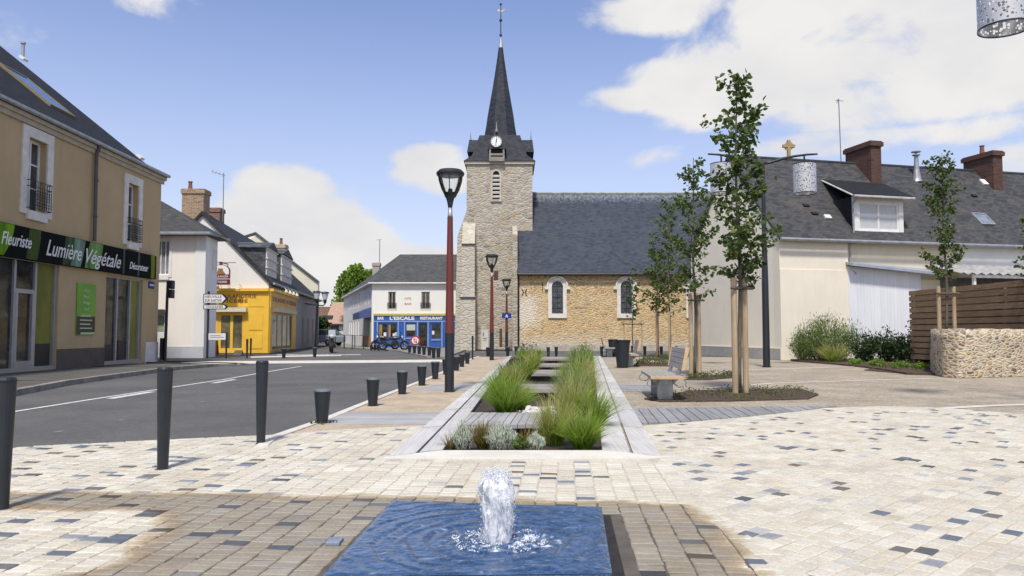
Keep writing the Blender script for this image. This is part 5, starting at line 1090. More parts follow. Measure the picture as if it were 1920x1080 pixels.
mb = MB(); q = FH.N*.07-Z*.06; mb.tube([A+q, B+q], .075, 8); mb.build('gutter', mt['zinc'], HH)
FRf = Frame(FH.pt(0, zEv+.12, 0), UH, (Z*slope-FH.N).normalized())          # the front roof slope
VR = FRf.V
def roofpt(px, py): return FRf.px(px, py)
# dormer
FD = Frame(FH.pt(0, 0, -.25), UH); a, b, c, e = FD.rect(1601, 1692, 374, 437)
mb = MB(); mb.fbox(FD, a, b, c-.25, e+.1, -3.6, -.1); mb.build('dormer_wall', slate('cheek_slate', hang+pi/2, ((.012, .014, .016), (.02, .022, .025))), HH)
mb = MB(); mb.fbox(FD, a-.02, a+.22, c-.2, e+.1, -.1, .04); mb.fbox(FD, b-.22, b+.02, c-.2, e+.1, -.1, .04); mb.fbox(FD, a+.22, b-.22, e-.16, e+.1, -.1, .04); mb.fbox(FD, a+.22, b-.22, c-.2, c+.1, -.1, .05); mb.build('dormer_front', mt['white'], HH)
m_curt = M('net_curtain', (.55, .56, .57), (.40, .41, .43), 14, .3, scale=(6, 6, .3), spec=.8)
window(FD, (a+.22, b-.22, c+.1, e-.16), HH, mt['white'], m_curt, 2, 1, -.02, .10)
mb = MB(); ra, rb = a-.35, b+.25
dA, dB = FD.pt(ra, e+.12, .45), FD.pt(rb, e+.12, .45); 
sk_, _ = FD.px(1540, 337); dd = 3.05; dC = FRf.pt(*roofpt(1655, 346), .06); dD = FRf.pt(*roofpt(1541, 338), .06); slab_roof(mb, dA, dB, dC, dD, .14); mb.build('dormer_roof', slate('dormer_slate', hang, ((.010, .0105, .012), (.016, .017, .019)), slope=2.2), HH)
mb = MB(); mb.tube([dA-Z*.07-UH*.02, dD-Z*.07-UH*.02], .045, 4); mb.tube([dA+FH.N*.06-Z*.1, dB+FH.N*.06-Z*.1], .06, 6); mb.build('verge_board', M('grey_verge', (.50, .49, .47), (.38, .37, .36), 4, .7), HH)
mb = MB(); p0 = FD.pt(a-.12, e, .12); mb.tube([FD.pt(a-.05, e, .42), FD.pt(a-.12, e-.25, .12), FD.pt(a-.12, c-.1, .12), FD.pt(a+.1, c-.45, .45), FH.pt(sA+.12, zEv-.35, .0), FH.pt(sA+.12, zEv-1.4, .0), FH.pt(sA+.35, zEv-1.7, .05)], .045, 6); mb.build('downpipe', mt['zinc'], HH)
# chimneys, flue, aerial, rooflights, vents
for (xa, xb, yt, nm, bm) in ((1592, 1656, 262, 'a', brick_dark), (1812, 1884, 280, 'b', brick_dark)):
    mid = (FH.px((xa+xb)/2, 330, -DP/2+.6))[0]; s0 = FH.px(xb-13, 330, -DP/2+1.2)[0]; _, zt_ = FH.px((xa+xb)/2, yt, -DP/2)
    cpos = FH.pt(s0, 0, -DP/2+.25); chimney((cpos.x, cpos.y), .62, 1.95, zRg-1.9, zt_-.38, HH, bm, hang, 1 if nm == 'b' else 0, .09)
    mb = MB(); mb.fbox(Frame(Vector((cpos.x, cpos.y, 0)), UH), -.36, .36, zRg-1.62, zRg-1.25, .98, 1.02); mb.build('flashing', M('ochre_mortar', (.20, .15, .10), (.12, .09, .06), 5, .9), HH)
s_, _ = FH.px(1699, 330, -DP/2); c_ = FH.pt(s_, 0, -DP/2+.75); mb = MB(); mb.lathe([(.30, zRg-.85), (.22, zRg-.7), (.13, zRg-.15), (.10, zRg+.55)], c_, 14); mb.lathe([(.10, zRg+.56), (.2, zRg+.57), (.2, zRg+.61), (.05, zRg+.66)], c_, 14); mb.lathe([(.24, zRg+.74), (.24, zRg+.78), (0, zRg+.84)], c_, 14); mb.tube([c_+Z*(zRg+.6), c_+Z*(zRg+.76)], .04, 5); mb.build('flue', mt['zinc'], HH)
s_, _ = FH.px(1584, 290, -DP/2); c_ = FH.pt(s_, zRg-.2, -DP/2-.3); mb = MB(); _, zt_ = FH.px(1581, 186, -DP/2-.3); P = FH.pt(s_-.06, zt_, -DP/2-.3); mb.tube([c_, P], .028, 5); mb.tube([P-UH*.02, P-Z*.25-UH*.12], .02, 4); mb.tube([P-Z*.1-UH*.2, P-Z*.1+UH*.28], .015, 4); mb.build('aerial', mt['steel'], HH)
def skylight(*cor, nm='skylight', fm=None, parent=HH, F=FRf, mat_=None):
    (s0, t0), (s1, t1), (s2, t2), (s3, t3) = [F.px(*q) for q in cor]; a, b, c, e = (s0+s3)/2, (s1+s2)/2, (t2+t3)/2, (t0+t1)/2; mb = MB()      # corners clockwise from top left
    for q in ((a, a+.07, c, e), (b-.07, b, c, e), (a+.07, b-.07, c, c+.07), (a+.07, b-.07, e-.07, e)): mb.fbox(F, q[0], q[1], q[2], q[3], 0, .09)
    o = mb.build(nm, fm or mt['zinc'], parent); mb = MB(); mb.fbox(F, a+.07, b-.07, c+.07, e-.07, 0.0, .05); mb.build('pane', mat_ or M_glass('roof_glass', (.16, .19, .23), (.26, .29, .33), 2, .1), o)
skylight((1821, 401), (1849, 402), (1862, 423), (1838, 422))
mb = MB()
for (px_, py_) in ((1551, 408), (1846, 345), (1842, 341)): s, t = roofpt(px_, py_); mb.fbox(FRf, s-.16, s+.16, t-.12, t+.12, .01, .09)
mb.build('roof_vent', mt['white'], HH); mb = MB()
for (px_, py_) in ((1511, 386), (1527, 401), (1826, 368)): s, t = roofpt(px_, py_); mb.fbox(FRf, s-.16, s+.16, t-.09, t+.09, .01, .07)
mb.build('roof_vent', mt['black'], HH)
# white profiled annex, lean-to and shed roof
mcor, tcor, bcor = newmat('white_profiled_sheet'); bcor.inputs['Roughness'].default_value = .5; _v = objco(tcor)
tcor.links.new(ramp(tcor, noise(tcor, objco(tcor, (1.5, 1.5, .2)), 2, 5), [(.35, (.66, .675, .71)), (.65, (.74, .755, .785))]), bcor.inputs['Base Color'])
FA = Frame(FH.pt(0, 0, .06), UH); aA, _ = FA.px(1592, 560); _, zA0 = FA.px(1592, 499); bA, zA1 = FA.px(1726, 512); mb = MB(); n = 44
for k in range(n):
    a0 = aA+(bA-aA)*k/n; a1 = aA+(bA-aA)*(k+1)/n; z0_ = zA0+(zA1-zA0)*k/n; z1_ = zA0+(zA1-zA0)*(k+1)/n; g = .004 if k % 2 else 0; mb.hexa([FA.pt(a0, 0, g), FA.pt(a1-.003, 0, g), FA.pt(a1-.003, 0, -.15), FA.pt(a0, 0, -.15), FA.pt(a0, z0_, g), FA.pt(a1-.003, z1_, g), FA.pt(a1-.003, z1_, -.15), FA.pt(a0, z0_, -.15)])
mb.build('annex_wall', mcor, HH)
mb = MB(); _, zq = FA.px(1745, 516); sq_, _ = FA.px(1745, 516); mb.hexa([FA.pt(aA-.1, zA0-.02, .45), FA.pt(sq_, zq-.02, .45), FA.pt(sq_, zq+.2, -.2), FA.pt(aA-.1, zA0+.1, -.2), FA.pt(aA-.1, zA0+.10, .45), FA.pt(sq_, zq+.10, .45), FA.pt(sq_, zq+.32, -.2), FA.pt(aA-.1, zA0+.22, -.2)]); mb.build('annex_roof', M('blue_grey_sheet', (.34, .38, .46), (.26, .29, .36), 3, .45), HH)
mb = MB(); mb.fbox(FA, bA+.02, bA+1.1, 0, zA1-.3, -.5, -.02); mb.build('shed_wall', m_beige, HH)
mb = MB(); sE = LH; n = 150; s0_ = sq_-.1
for k in range(n):
    a0 = s0_+(sE-s0_)*k/n; a1 = s0_+(sE-s0_)*(k+1)/n; w0 = .05*sin(k*pi/2); w1 = .05*sin((k+1)*pi/2); zf = zq-.05; mb.quad(FA.pt(a0, zf+w0, 1.9), FA.pt(a1, zf+w1, 1.9), FA.pt(a1, zf+.55+w1, -.1), FA.pt(a0, zf+.55+w0, -.1))
mb.build('shed_roof', M('fibre_cement', (.38, .38, .37), (.25, .25, .24), 3, .85), HH)
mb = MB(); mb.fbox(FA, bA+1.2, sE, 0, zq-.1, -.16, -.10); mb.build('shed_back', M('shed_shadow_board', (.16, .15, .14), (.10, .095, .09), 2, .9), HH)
mb = MB(); mb.fbox(FA, bA+1.3, bA+1.42, 0, zq-.05, 1.6, 1.72); mb.fbox(FA, bA+1.2, sE, zq-.22, zq-.08, 1.7, 1.78); mb.build('shed_frame', mt['white'], HH)

# horizontal board fence, stone planter with its tree, shrubs
f0, f1 = PD(1706, 600, 29.5), PD(1935, 600, 22.8); f0.z = f1.z = 0; FF = Frame(f0, (f1-f0)); zF = PD(1706, 545, 29.5).z; LF = (f1-f0).length+1.5
fe = thing('board_fence', f0, 'brown wooden fence of wide horizontal boards behind the stone planter', 'fence'); nb_ = 12; hb = (zF-.2)/nb_
for k in range(nb_):
    mb = MB(); z = .2+k*hb; nsg = 4
    for i in range(nsg): mb.fbox(FF, LF*i/nsg+.006, LF*(i+1)/nsg-.006, z+.022, z+hb-.022, -.015, .015)
    mb.build('board', M_wood('fence_board_%d' % (k % 3), ((.31, .21, .125), (.28, .19, .115), (.34, .235, .14))[k % 3], (.18, .12, .072), (2, 2, 26)) if k < 3 else bpy.data.materials['fence_board_%d' % (k % 3)], fe)
for k in range(1, nb_): mb = MB(); z = .2+k*hb; mb.fbox(FF, .02, LF-.02, z-.05, z+.05, -.13, -.115); mb.build('backing_strip', bpy.data.materials['fence_board_1'], fe)
for i in range(4): mb = MB(); s = .12+i*(LF-.3)/3; mb.fbox(FF, s-.06, s+.06, 0, zF-.05, -.12, -.03); mb.build('post', bpy.data.materials['fence_board_0'], fe)
mt['wallstone'] = M_rubble('planter_rubble', [(.15, .11, .075), (.30, .20, .10), (.40, .29, .14), (.24, .20, .17), (.12, .10, .09), (.46, .36, .22), (.60, .52, .39), (.33, .20, .12), (.52, .42, .28), (.26, .19, .13)], (.62, .555, .44), 5.6, 2.1, .16, wash=.0)
pc = G(1752, 700); SPW = 5.2; ZP = PD(1800, 617, G(1800, 707).y).z
ptb = [(px_, py_) for px_, py_ in ((1757, 672), (1748, 685), (1747, 695), (1752, 702), (1770, 706.5), (1800, 708.5), (1850, 707.5), (1905, 705.5), (1990, 702))]
op = px_poly(ptb); mb = MB(); top = ZP; cent = Vector((op[4].x+2.2, op[4].y+2.6, 0)); rows_ = 5
fine = []
for i in range(len(op)-1):
    for k in range(4): fine.append(lerp(op[i], op[i+1], k/4))
fine.append(op[-1]); fine += [op[-1]+Vector((.6, 3.5, 0)), op[0]+Vector((1.0, 3.4, 0)), op[0]+Vector((.1, 1.6, 0))]
r = random.Random(3); n = len(fine); vs = []
for z_ in [top*k/rows_ for k in range(rows_+1)]:
    for p in fine: o_ = (p-cent).normalized()*(.05*(1-z_/top)+r.uniform(-.012, .012)); vs.append((p.x+o_.x, p.y+o_.y, z_+(r.uniform(-.015, .02) if z_ == top else 0)))
ins = [(p.x-(p-cent).normalized().x*.32, p.y-(p-cent).normalized().y*.32, top) for p in fine]; ins2 = [(x, y, top-.22) for x, y, _ in ins]
mb.add(vs+ins+ins2, [(j*n+i, j*n+(i+1) % n, (j+1)*n+(i+1) % n, (j+1)*n+i) for j in range(rows_+2) for i in range(n)]); sw = thing('stone_planter', pc, 'low curved rubble stone planter wall holding a staked young tree', 'planter'); mb.build('wall', mt['wallstone'], sw, smooth=True)
mb = MB(); mb.quad(*[Vector((x, y, top-.10)) for x, y, _ in ins]); mb.build('soil', mt['soil'], sw)
b = PD(1776, 617, 24.2); b.z = ZP-.15; tree(b, (617-274)/FPX*24.2, (617-575)/FPX*24.2+.95, ([0, .12, .3, .6, .8, .9, 1], [.55, .6, .42, .62, .45, .5, .12]), 'young tree with narrow crown growing out of the curved stone planter', 31, 62, 34, .11, .045)
stakes(b, 1.5, .24, 'two pale square wooden stakes standing in the stone planter', 2, .06, .0)
b = PD(1945, 617, 22.5); b.z = ZP-.15; tree(b, 3.6, .9, ([0, .3, 1], [.5, .6, .2]), 'young tree at the right edge of which only a few leaves show', 37, 30, 24, .11, .04)
pb_ = px_poly([(1482, 676), (1500, 678.5), (1560, 683), (1620, 689), (1700, 702), (1752, 703), (1760, 668), (1700, 664), (1500, 667)]); mb = MB(); mb.prism([Vector((p.x, p.y, -.04)) for p in pb_], (0, 0, .09)); structure(mb, 'mulch_bed', mt['mulch'])
SH = 'shrubs in the bed before the house'
leafy(1556, 679, 584, 150, 'large feathery green shrub against the cream house wall', mt['shrub'], 61, 6500, .15, 'feathery_shrub', 'shrub', SH, 1.0, .28, 110)
leafy(1508, 679, 612, 62, 'left lower part of bushy greenery by the house corner, a feathery shrub', mt['shrub'], 62, 2200, .14, 'feathery_shrub', 'shrub', SH, 1.0, .3, 50)
tussock(1563, 682, 632, 70, 'pale tan grass tuft in front of the large feathery shrub', 'straw', 63, None, 380)
leafy(1622, 681, 622, 74, 'rounded leafy shrub right of the large feathery shrub', mt['shrubD'], 64, 1700, .12, 'rounded_shrub', 'shrub', SH, .4, .9, 40)
leafy(1662, 681, 612, 70, 'upright dark shrub before the white annex wall', mt['shrubD'], 65, 1700, .13, 'upright_shrub', 'shrub', SH, .6, .7, 30)
leafy(1694, 682, 618, 70, 'dark leafy shrub left of the fence end', mt['shrubD'], 66, 1600, .12, 'upright_shrub', 'shrub', SH, .6, .7, 30)
leafy(1730, 684, 622, 76, 'dark shrub in the gap between fence end and stone planter', mt['shrubD'], 67, 2200, .12, 'rounded_shrub', 'shrub', SH, .3, .9, 40)
leafy(1711, 680, 585, 22, 'thin climbing plant on the end of the board fence', mt['shrubD'], 68, 300, .10, 'climbing_plant', 'plant', None, .3, .9, 12)
for i, (x, y, wd, l) in enumerate([(1605, 687, 30, 'small bright cushion plant at the front of the bed below the rounded shrub'), (1645, 689, 46, 'bright green cushion plant in the middle of the bed front'), (1690, 693, 50, 'bright green cushion plant left of the stone planter'), (1728, 695, 44, 'bright green cushion plant touching the stone planter')]):
    leafy(x, y, y-16, wd, l, mt['leafB'], 70+i, 800, .07, 'cushion_plant', 'plant', 'bright cushion plants', .3, .9, 40)
mbw = pit([(1620, 694), (1660, 688), (1748, 690), (1750, 699), (1680, 699)], 80, 200); stuff(mbw, 'ground_cover', mt['ground_leaf'], 'low creeping plants left of the stone planter', 'ground cover')

# ------------------------------------------------------------------ florist on the left
UF = Vector((-.023, 1, 0)).normalized(); FFl = Frame((-13.75, 20.6, 0), UF); sE, _ = FFl.px(297, 560); sS = -9.0
FL = thing('florist_shop', FFl.pt(sE, 0, 0), 'ochre two storey florist shop with dark slate roof and green black sign band', 'shop')
m_och = M_render('ochre_render', (.52, .39, .22), .12); zE = PD(300, 331, FFl.pt(sE, 0).y).z
o1 = FFl.rect(50, 86, 262, 398); o2 = FFl.rect(238, 258, 345, 455); sh1 = (FFl.px(-60, 600)[0], FFl.px(108, 600)[0], .14, FFl.px(60, 486)[1]); sh2 = (FFl.px(197, 600)[0], FFl.px(266, 600)[0], .14, FFl.px(230, 520)[1])
mb = MB(); facade(mb, FFl, sS, sE, 0, zE, [o1, o2, sh1, sh2], .3, .5); mb.prism([FFl.pt(sS, 0, -.55), FFl.pt(sS, 0, -14), FFl.pt(sS, zE, -14), FFl.pt(sS, zE+5.4, -7), FFl.pt(sS, zE, -.55)], UF*(sE-sS)); mb.build('wall', m_och, FL)
mb = MB(); mb.fbox(FFl, sh1[1], sh2[0], 0.0, .72, 0, .02); mb.build('plinth', M('brown_plinth', (.13, .105, .08), (.10, .08, .062), 3, .9), FL)
mb = MB(); q = FFl.px(268, 600)[0]; mb.fbox(FFl, q+.25, sE+.02, 0, .85, .0, .03); mb.build('corner_stone', mt['whitesurr'], FL)
for o in (o1, o2): surround(FFl, o, .30, FL, mt['whitesurr'], .05, .12); window(FFl, o, FL, mt['white'], mt['glass'], 2, 3, -.22, .07); railing(FFl, o, FL, .85, .16)
zc = zE-.02; mb = MB(); mb.fbox(FFl, sS, sE+.12, zc-.28, zc-.13, 0, .07); mb.fbox(FFl, sS, sE+.20, zc-.13, zc+.04, 0, .13); mb.build('cornice', M('cornice_paint', (.44, .38, .28), (.35, .30, .22), 4, .8), FL)
mb = MB(); e0 = FFl.pt(sS, zc+.06, .16); e1 = FFl.pt(sE+.22, zc+.06, .16); k0 = FFl.pt(sS, zc+.36, -.45); k1 = FFl.pt(sE+.2, zc+.36, -.45); r0 = FFl.pt(sS, zE+5.6, -7); r1 = FFl.pt(sE+.25, zE+5.6, -7); slab_roof(mb, e0, e1, k1, k0, .1); slab_roof(mb, k0, k1, r1, r0, .1); slab_roof(mb, FFl.pt(sS, zc, -14.3), FFl.pt(sE+.25, zc, -14.3), r1, r0, .1)
rfl = mb.build('roof', slate('florist_slate', pi/2, ((.007, .008, .009), (.012, .0125, .014), (.019, .019, .02), (.014, .014, .015)), slope=1.5, blotch=(.024, .021, .018)), FL)
mb = MB(); mb.tube([e0+FFl.N*.05, e1+FFl.N*.05], .07, 6); mb.build('gutter', mt['zinc'], FL)
FFr = Frame(k0, UF, (r0-k0)); skylight((11, 128), (66, 158), (121, 213), (77, 191), nm='skylight', fm= M('bronze_frame', (.22, .18, .10), None, 5, .5), parent=FL, F=FFr, mat_=M('blue_roof_glass', (.10, .19, .40), (.07, .14, .32), 1, .35, spec=.25))
mb = MB()
for px_, py_ in ((42, 112), (261, 297)): s, t = FFr.px(px_, py_); mb.fbox(FFr, s-.16, s+.16, t-.12, t+.12, .02, .12)
mb.build('roof_vent', mt['white'], FL); s, t = FFr.px(43, 100); p = FFr.pt(s, t, 0); mb = MB(); mb.lathe([(.07, -.3), (.07, .42), (.11, .43), (.11, .5), (.03, .52)], p, 8); mb.build('flue', mt['zinc'], FL)
s = FFl.px(172, 400)[0]; _, zb_ = FFl.px(170, 452); mb = MB(); mb.tube([FFl.pt(s, zc, .2), FFl.pt(s, zc-.35, .10), FFl.pt(s, zb_, .12)], .06, 8)
for z in (zc-1.2, zc-2.4): mb.lathe([(.075, z), (.075, z+.07)], FFl.pt(s, 0, .12), 8)
mb.build('downpipe', M('brown_pipe', (.12, .10, .09), (.09, .075, .07), 4, .6), FL)
# shop windows
mal = M('aluminium', (.42, .42, .42), (.36, .36, .36), 4, .4, metal=.4); gD = M_glass('shop_glass', (.010, .009, .008), (.075, .065, .045), 1.7, .05, spec=.35); gG = M_glass('green_display', (.12, .135, .012), (.25, .25, .04), 1.1, .3, (1, 1, .5), spec=.3)
def shopwin(o, divs, panes, door=None):
    a, b, c, e = o; mb = MB()
    for x in divs: mb.fbox(FFl, x-.045, x+.045, c, e, -.2, -.06)
    mb.fbox(FFl, a, b, c-.02, c+.10, -.2, -.03); mb.fbox(FFl, a, b, e-.06, e, -.19, -.07)
    if door: mb.fbox(FFl, door[0]+.045, door[1]-.045, c+2.2, c+2.32, -.19, -.07); mb.fbox(FFl, door[0]+.045, door[0]+.15, c+.1, c+2.2, -.17, -.05); mb.fbox(FFl, door[1]-.15, door[1]-.045, c+.1, c+2.2, -.17, -.05); mb.fbox(FFl, door[0]+.15, door[1]-.15, c+.1, c+.28, -.17, -.05)
    w_ = mb.build('shop_window', mal, FL)
    for (x0_, x1_, m_) in panes: mb = MB(); mb.fbox(FFl, x0_, x1_, c, e, -.18, -.13); mb.build('pane', m_, w_)
P_ = lambda x: FFl.px(x, 600)[0]
shopwin(sh1, [P_(-58), P_(-20), P_(30), P_(69), P_(106)], [(P_(-60), P_(30), gD), (P_(30)+.01, P_(69)-.01, gD), (P_(69), P_(108), gG)], (P_(30), P_(69)))
shopwin(sh2, [P_(199), P_(222), P_(246), P_(264)], [(P_(197), P_(246), gD), (P_(246)+.01, P_(266), gG)])
# goods seen through: buckets and stems in front of the panes' foot
for q in ((74, 102, .9), (200, 218, .8), (228, 240, .95)): mb = MB(); mb.fbox(FFl, P_(q[0]), P_(q[1]), .24, q[2], -.125, -.115); mb.build('display_shelf', mt['black'], FL)
# sign band
a0 = FFl.px(-60, 440, .16)[0]; a1 = FFl.px(293, 500, .16)[0]; zb0 = FFl.px(150, 501.5, .16)[1]; zb1 = FFl.px(150, 448.5, .16)[1]
mb = MB(); mb.fbox(FFl, a0, a1, zb0, zb1, 0, .16); sg = mb.build('shop_sign', M('sign_black', (.006, .009, .008), (.004, .005, .005), 2, .85, spec=.12), FL)
def leafart(x0_, x1_, col, col2, bend):           # printed leaf shapes on the band
    u0, u1 = FFl.px(x0_, 470, .163)[0], FFl.px(x1_, 470, .163)[0]; mb = MB(); pts = []; n = 8
    for k in range(n+1): t = k/n; pts.append((u0+(u1-u0)*.18*t+bend*t*t, zb0+.012+(zb1-zb0-.024)*t))
    for k in range(n, -1, -1): t = k/n; pts.append((u1-(u1-u0)*.22*(1-t)*(1-t)+bend*t*t*.5, zb0+.012+(zb1-zb0-.024)*t))
    pts = [(min(max(u, a0+.01), a1-.01), z) for u, z in pts]; mb.prism([FFl.pt(u, z, .1612) for u, z in pts], FFl.N*.002); mb.build('leaf_print', M('leaf_print_%d' % x0_, col, col2, .9, .8, scale=(1, 3, .4), spec=.15), sg)
leafart(-60, 24, (.20, .36, .01), (.06, .16, .01), .1); leafart(50, 76, (.085, .13, .025), (.03, .06, .015), 0); leafart(118, 138, (.09, .15, .06), (.03, .05, .025), .05); leafart(128, 158, (.24, .36, .27), (.07, .12, .06), .12); leafart(160, 192, (.20, .36, .10), (.06, .14, .03), .1); leafart(231, 235, (.12, .14, .13), (.06, .08, .07), 0); leafart(259, 263, (.10, .13, .11), (.05, .07, .06), 0); leafart(284, 292, (.20, .26, .02), (.08, .1, .01), -.1)
zm_ = (zb0+zb1)/2; um = lambda x: FFl.px(x, 480, .165)[0]
lettering('Fleuriste', FFl, um(30), zm_+.02, .166, .50, mt['white'], sg, 'lettering', .3, .004, width=abs(um(58)-um(1)))
xs0, xs1, xs2, xs3 = um(85), um(152), um(158), um(224)
lettering('Lumière', FFl, (xs0+xs1)/2, zm_-.03, .166, .68, mt['white'], sg, 'lettering', .38, .003, width=abs(xs1-xs0)); lettering('Végétale', FFl, (xs2+xs3)/2, zm_-.06, .166, .68, mt['white'], sg, 'lettering', .38, .003, width=abs(xs3-xs2))
lettering('Décorateur', FFl, (um(243)+um(278))/2, zm_-.10, .166, .36, mt['white'], sg, 'lettering', .3, .004, width=abs(um(278)-um(243)))
a, b, c, e = FFl.rect(142, 177, 532, 628); mb = MB(); mb.fbox(FFl, a, b, c, e, 0, .035); po = mb.build('poster', M('poster_green', (.17, .42, .02), (.12, .33, .02), 1.2, .4), FL); mb = MB(); mb.fbox(FFl, a+.01, b-.01, c+.01, c+(e-c)*.36, .035, .039); mb.build('poster_base', M('poster_brown', (.025, .016, .012), None, 3, .4), po)
for i, tx in enumerate(('Fleurs', 'Plantes', 'Mariage', 'Deuil', 'Décoration')): lettering(tx, FFl, (a+b)/2, e-.22-.2*i, .040, .13, M('poster_text', (.55, .72, .42), None, 3, .5) if i == 0 else bpy.data.materials['poster_text'], po)
mb = MB(); [mb.fbox(FFl, a+.2, b-.2-.12*(k % 2), c+.2+k*.13, c+.235+k*.13, .039, .042) for k in range(4)]; mb.fbox(FFl, a+.25, b-.03, c+.02, c+.08, .039, .043); mb.build('print', bpy.data.materials['poster_text'], po)
a, b, c, e = FFl.rect(278, 288, 528, 541); mb = MB(); mb.fbox(FFl, a, b, c, e, .0, .03); st = mb.build('street_sign', mblue, FL); mb = MB(); mb.fbox(FFl, a+.06, b-.06, (c+e)/2-.03, (c+e)/2+.03, .03, .034); mb.build('print', mwhite, st)

# ------------------------------------------------------------------ white hipped house behind it
c2 = G(381, 671.5); O2 = Vector((c2.x, c2.y, 0)); F2 = Frame(O2, (1, 0, 0)); U2 = Vector((-.11, 1, 0)).normalized(); F2s = Frame(O2, U2)
H2 = thing('hipped_house', O2, 'pinkish white house with slate hip roof beside the florist', 'house'); _, z2 = F2.px(375, 437)
m_pk = M_render('pinkish_render', (.84, .79, .72), .07); m_wt = M_render('bright_white_render', (.76, .76, .75), .05)
ow = (F2.px(292, 480)[0], F2.px(318, 480)[0], F2.px(305, 516)[1], F2.px(305, 450)[1]); od = (F2.px(286, 600)[0], F2.px(308, 600)[0], .1, F2.px(300, 592)[1])
mb = MB(); facade(mb, F2, -9, -.0, 0, z2, [ow, od], .2, .45); mb.fbox(F2, -9, -.3, 0, z2, -2.0, -.5); mb.build('wall', m_pk, H2)
mb = MB(); mb.fbox(F2s, 0.0, 2.0, 0, z2, -.4, .02); a, _ = F2.px(364, 550); mb.fbox(F2, a, .02, .55, z2, 0, .03); mb.build('corner_pilaster', m_wt, H2); mb = MB(); mb.fbox(F2, F2.px(311, 660)[0], .02, 0, .55, 0, .045); mb.build('plinth', M('pale_grey_plinth', (.50, .51, .54), (.44, .45, .48), 3, .85), H2)
window(F2, ow, H2, mt['white'], M_glass('curtained_glass', (.16, .17, .19), (.30, .31, .33), 2, .1), 3, 1, -.1, .07); surround(F2, ow, .12, H2, mt['white'], .03, .1)
mb = MB(); zsp = F2.px(300, 622)[1]; mb.fbox(F2, od[0], od[1], .1, zsp, -.15, -.05); mb.build('shop_panel', mt['white'], H2); mb = MB(); mb.fbox(F2, od[0], od[1], zsp+.02, od[3], -.15, -.08); mb.build('shop_pane', M_glass('pale_green_glass', (.22, .30, .22), (.28, .36, .28), 2, .15), H2); mb = MB(); mb.fbox(F2, od[0]-.5, od[1]+.02, od[3]+.05, od[3]+.3, 0, .25); mb.build('canopy', M('dark_canopy', (.05, .05, .05), None, 3, .6), H2)
mb = MB(); a, b, c, e = F2s.rect(388, 392, 465, 505); mb.fbox(F2s, 1.1, 1.9, c, e, .02, .05); mb.build('window_shutter', mt['whitesurr'], H2)
mb = MB(); ap = PD(303, 377, O2.y+1.0); ov = .4; fl, fr, br_, bl = (O2.x-9.4, O2.y-ov, z2), (O2.x+.36, O2.y-ov, z2), (O2.x+.22, O2.y+2.3, z2), (O2.x-9.4, O2.y+2.3, z2)
al = Vector((ap.x-4, ap.y, ap.z)); zz_ = Z*.14; vs = [Vector(q) for q in (fl, fr, br_, bl)]; mb.add([v-zz_ for v in vs]+vs+[al, ap], [(0, 3, 2, 1), (0, 1, 5, 4), (1, 2, 6, 5), (2, 3, 7, 6), (3, 0, 4, 7), (4, 5, 9, 8), (5, 6, 9), (6, 7, 8, 9), (7, 4, 8)]); mb.build('roof', slate('hip_slate', 0, ((.04, .042, .045), (.055, .057, .06), (.07, .07, .072)), slope=1.8), H2)
mb = MB(); mb.tube([Vector(fl)-zz_*.5-Vector((0, .05, 0)), Vector(fr)-zz_*.5-Vector((0, .05, 0)), Vector(br_)-zz_*.5+Vector((.05, 0, 0))], .08, 6); mb.build('gutter', mt['zinc'], H2)

# ------------------------------------------------------------------ yellow corner shop
c3 = G(502, 663.5); O3 = Vector((c3.x, c3.y, 0)); F3 = Frame(O3, (1, 0, 0)); U3 = Vector((-.136, 1, 0)).normalized(); F3s = Frame(O3, U3)
B3 = thing('corner_shop', O3, 'gabled white corner house with bright yellow bakery shop front', 'shop'); m_wg = M_render('white_gable_render', (.74, .72, .68), .07)
s_ap, z_ap = F3.px(381, 399); z_e = F3.px(500, 528)[1]; zY = F3.px(450, 541)[1]; sY0 = F3.px(385, 600)[0]
mb = MB(); mb.prism([F3.pt(s_ap*2, 0, 0), F3.pt(-.02, 0, 0), F3.pt(-.02, z_e, 0), F3.pt(s_ap, z_ap, 0), F3.pt(s_ap*2, z_e, 0)], (0, .4, 0)); s53 = F3s.px(552, 600)[0]; s98 = F3s.px(597, 600)[0]
mb.fbox(F3s, .45, s53, 0, z_e, -.4, -.02); mb.build('wall', m_wg, B3)
m_gr = M_render('grey_render', (.42, .39, .37), .14); mb = MB(); mb.fbox(F3s, s53, s98, 0, z_e-.05, -.4, .0); mb.build('wall', m_gr, B3)
m_sh = M('grey_shutter', (.28, .26, .25), (.22, .2, .2), 4, .7)
for s in (.30, .52, .72): x = s53+(s98-s53)*s; mb = MB(); mb.fbox(F3s, x-.45, x+.45, .3, 2.3, 0, .04); mb.build('shutter', m_sh, B3)
m_yel = M('yellow_paint', (.80, .50, .06), (.72, .43, .05), 1.6, .4); m_yel2 = M('amber_paint', (.74, .42, .09), (.66, .35, .07), 1.6, .4)
ows = F3.rect(410, 460, 586, 658); mb = MB(); zF0 = F3.px(450, 575)[1]
mb.fbox(F3, sY0-.6, .06, zY-.16, zY, 0, .28); mb.fbox(F3, sY0-.6, .06, zF0, zY-.16, 0, .12); mb.fbox(F3, sY0-.6, ows[0], .05, zF0, 0, .10); mb.fbox(F3, ows[1], .06, .05, zF0, 0, .10); mb.fbox(F3, ows[0], ows[1], ows[3], zF0, 0, .10); mb.fbox(F3, ows[0], ows[1], .05, ows[2], 0, .10)
mb.fbox(F3, ows[1]+.25, -.28, 1.35, zF0-.35, .10, .125); mb.fbox(F3, ows[1]+.25, -.28, .3, 1.15, .10, .125); mb.fbox(F3, -.2, .06, .05, zF0, .10, .14)
mb.fbox(F3s, 0, s53, zF0, zY-.16, 0, .12); mb.fbox(F3s, -.06, s53, zY-.16, zY, 0, .28)
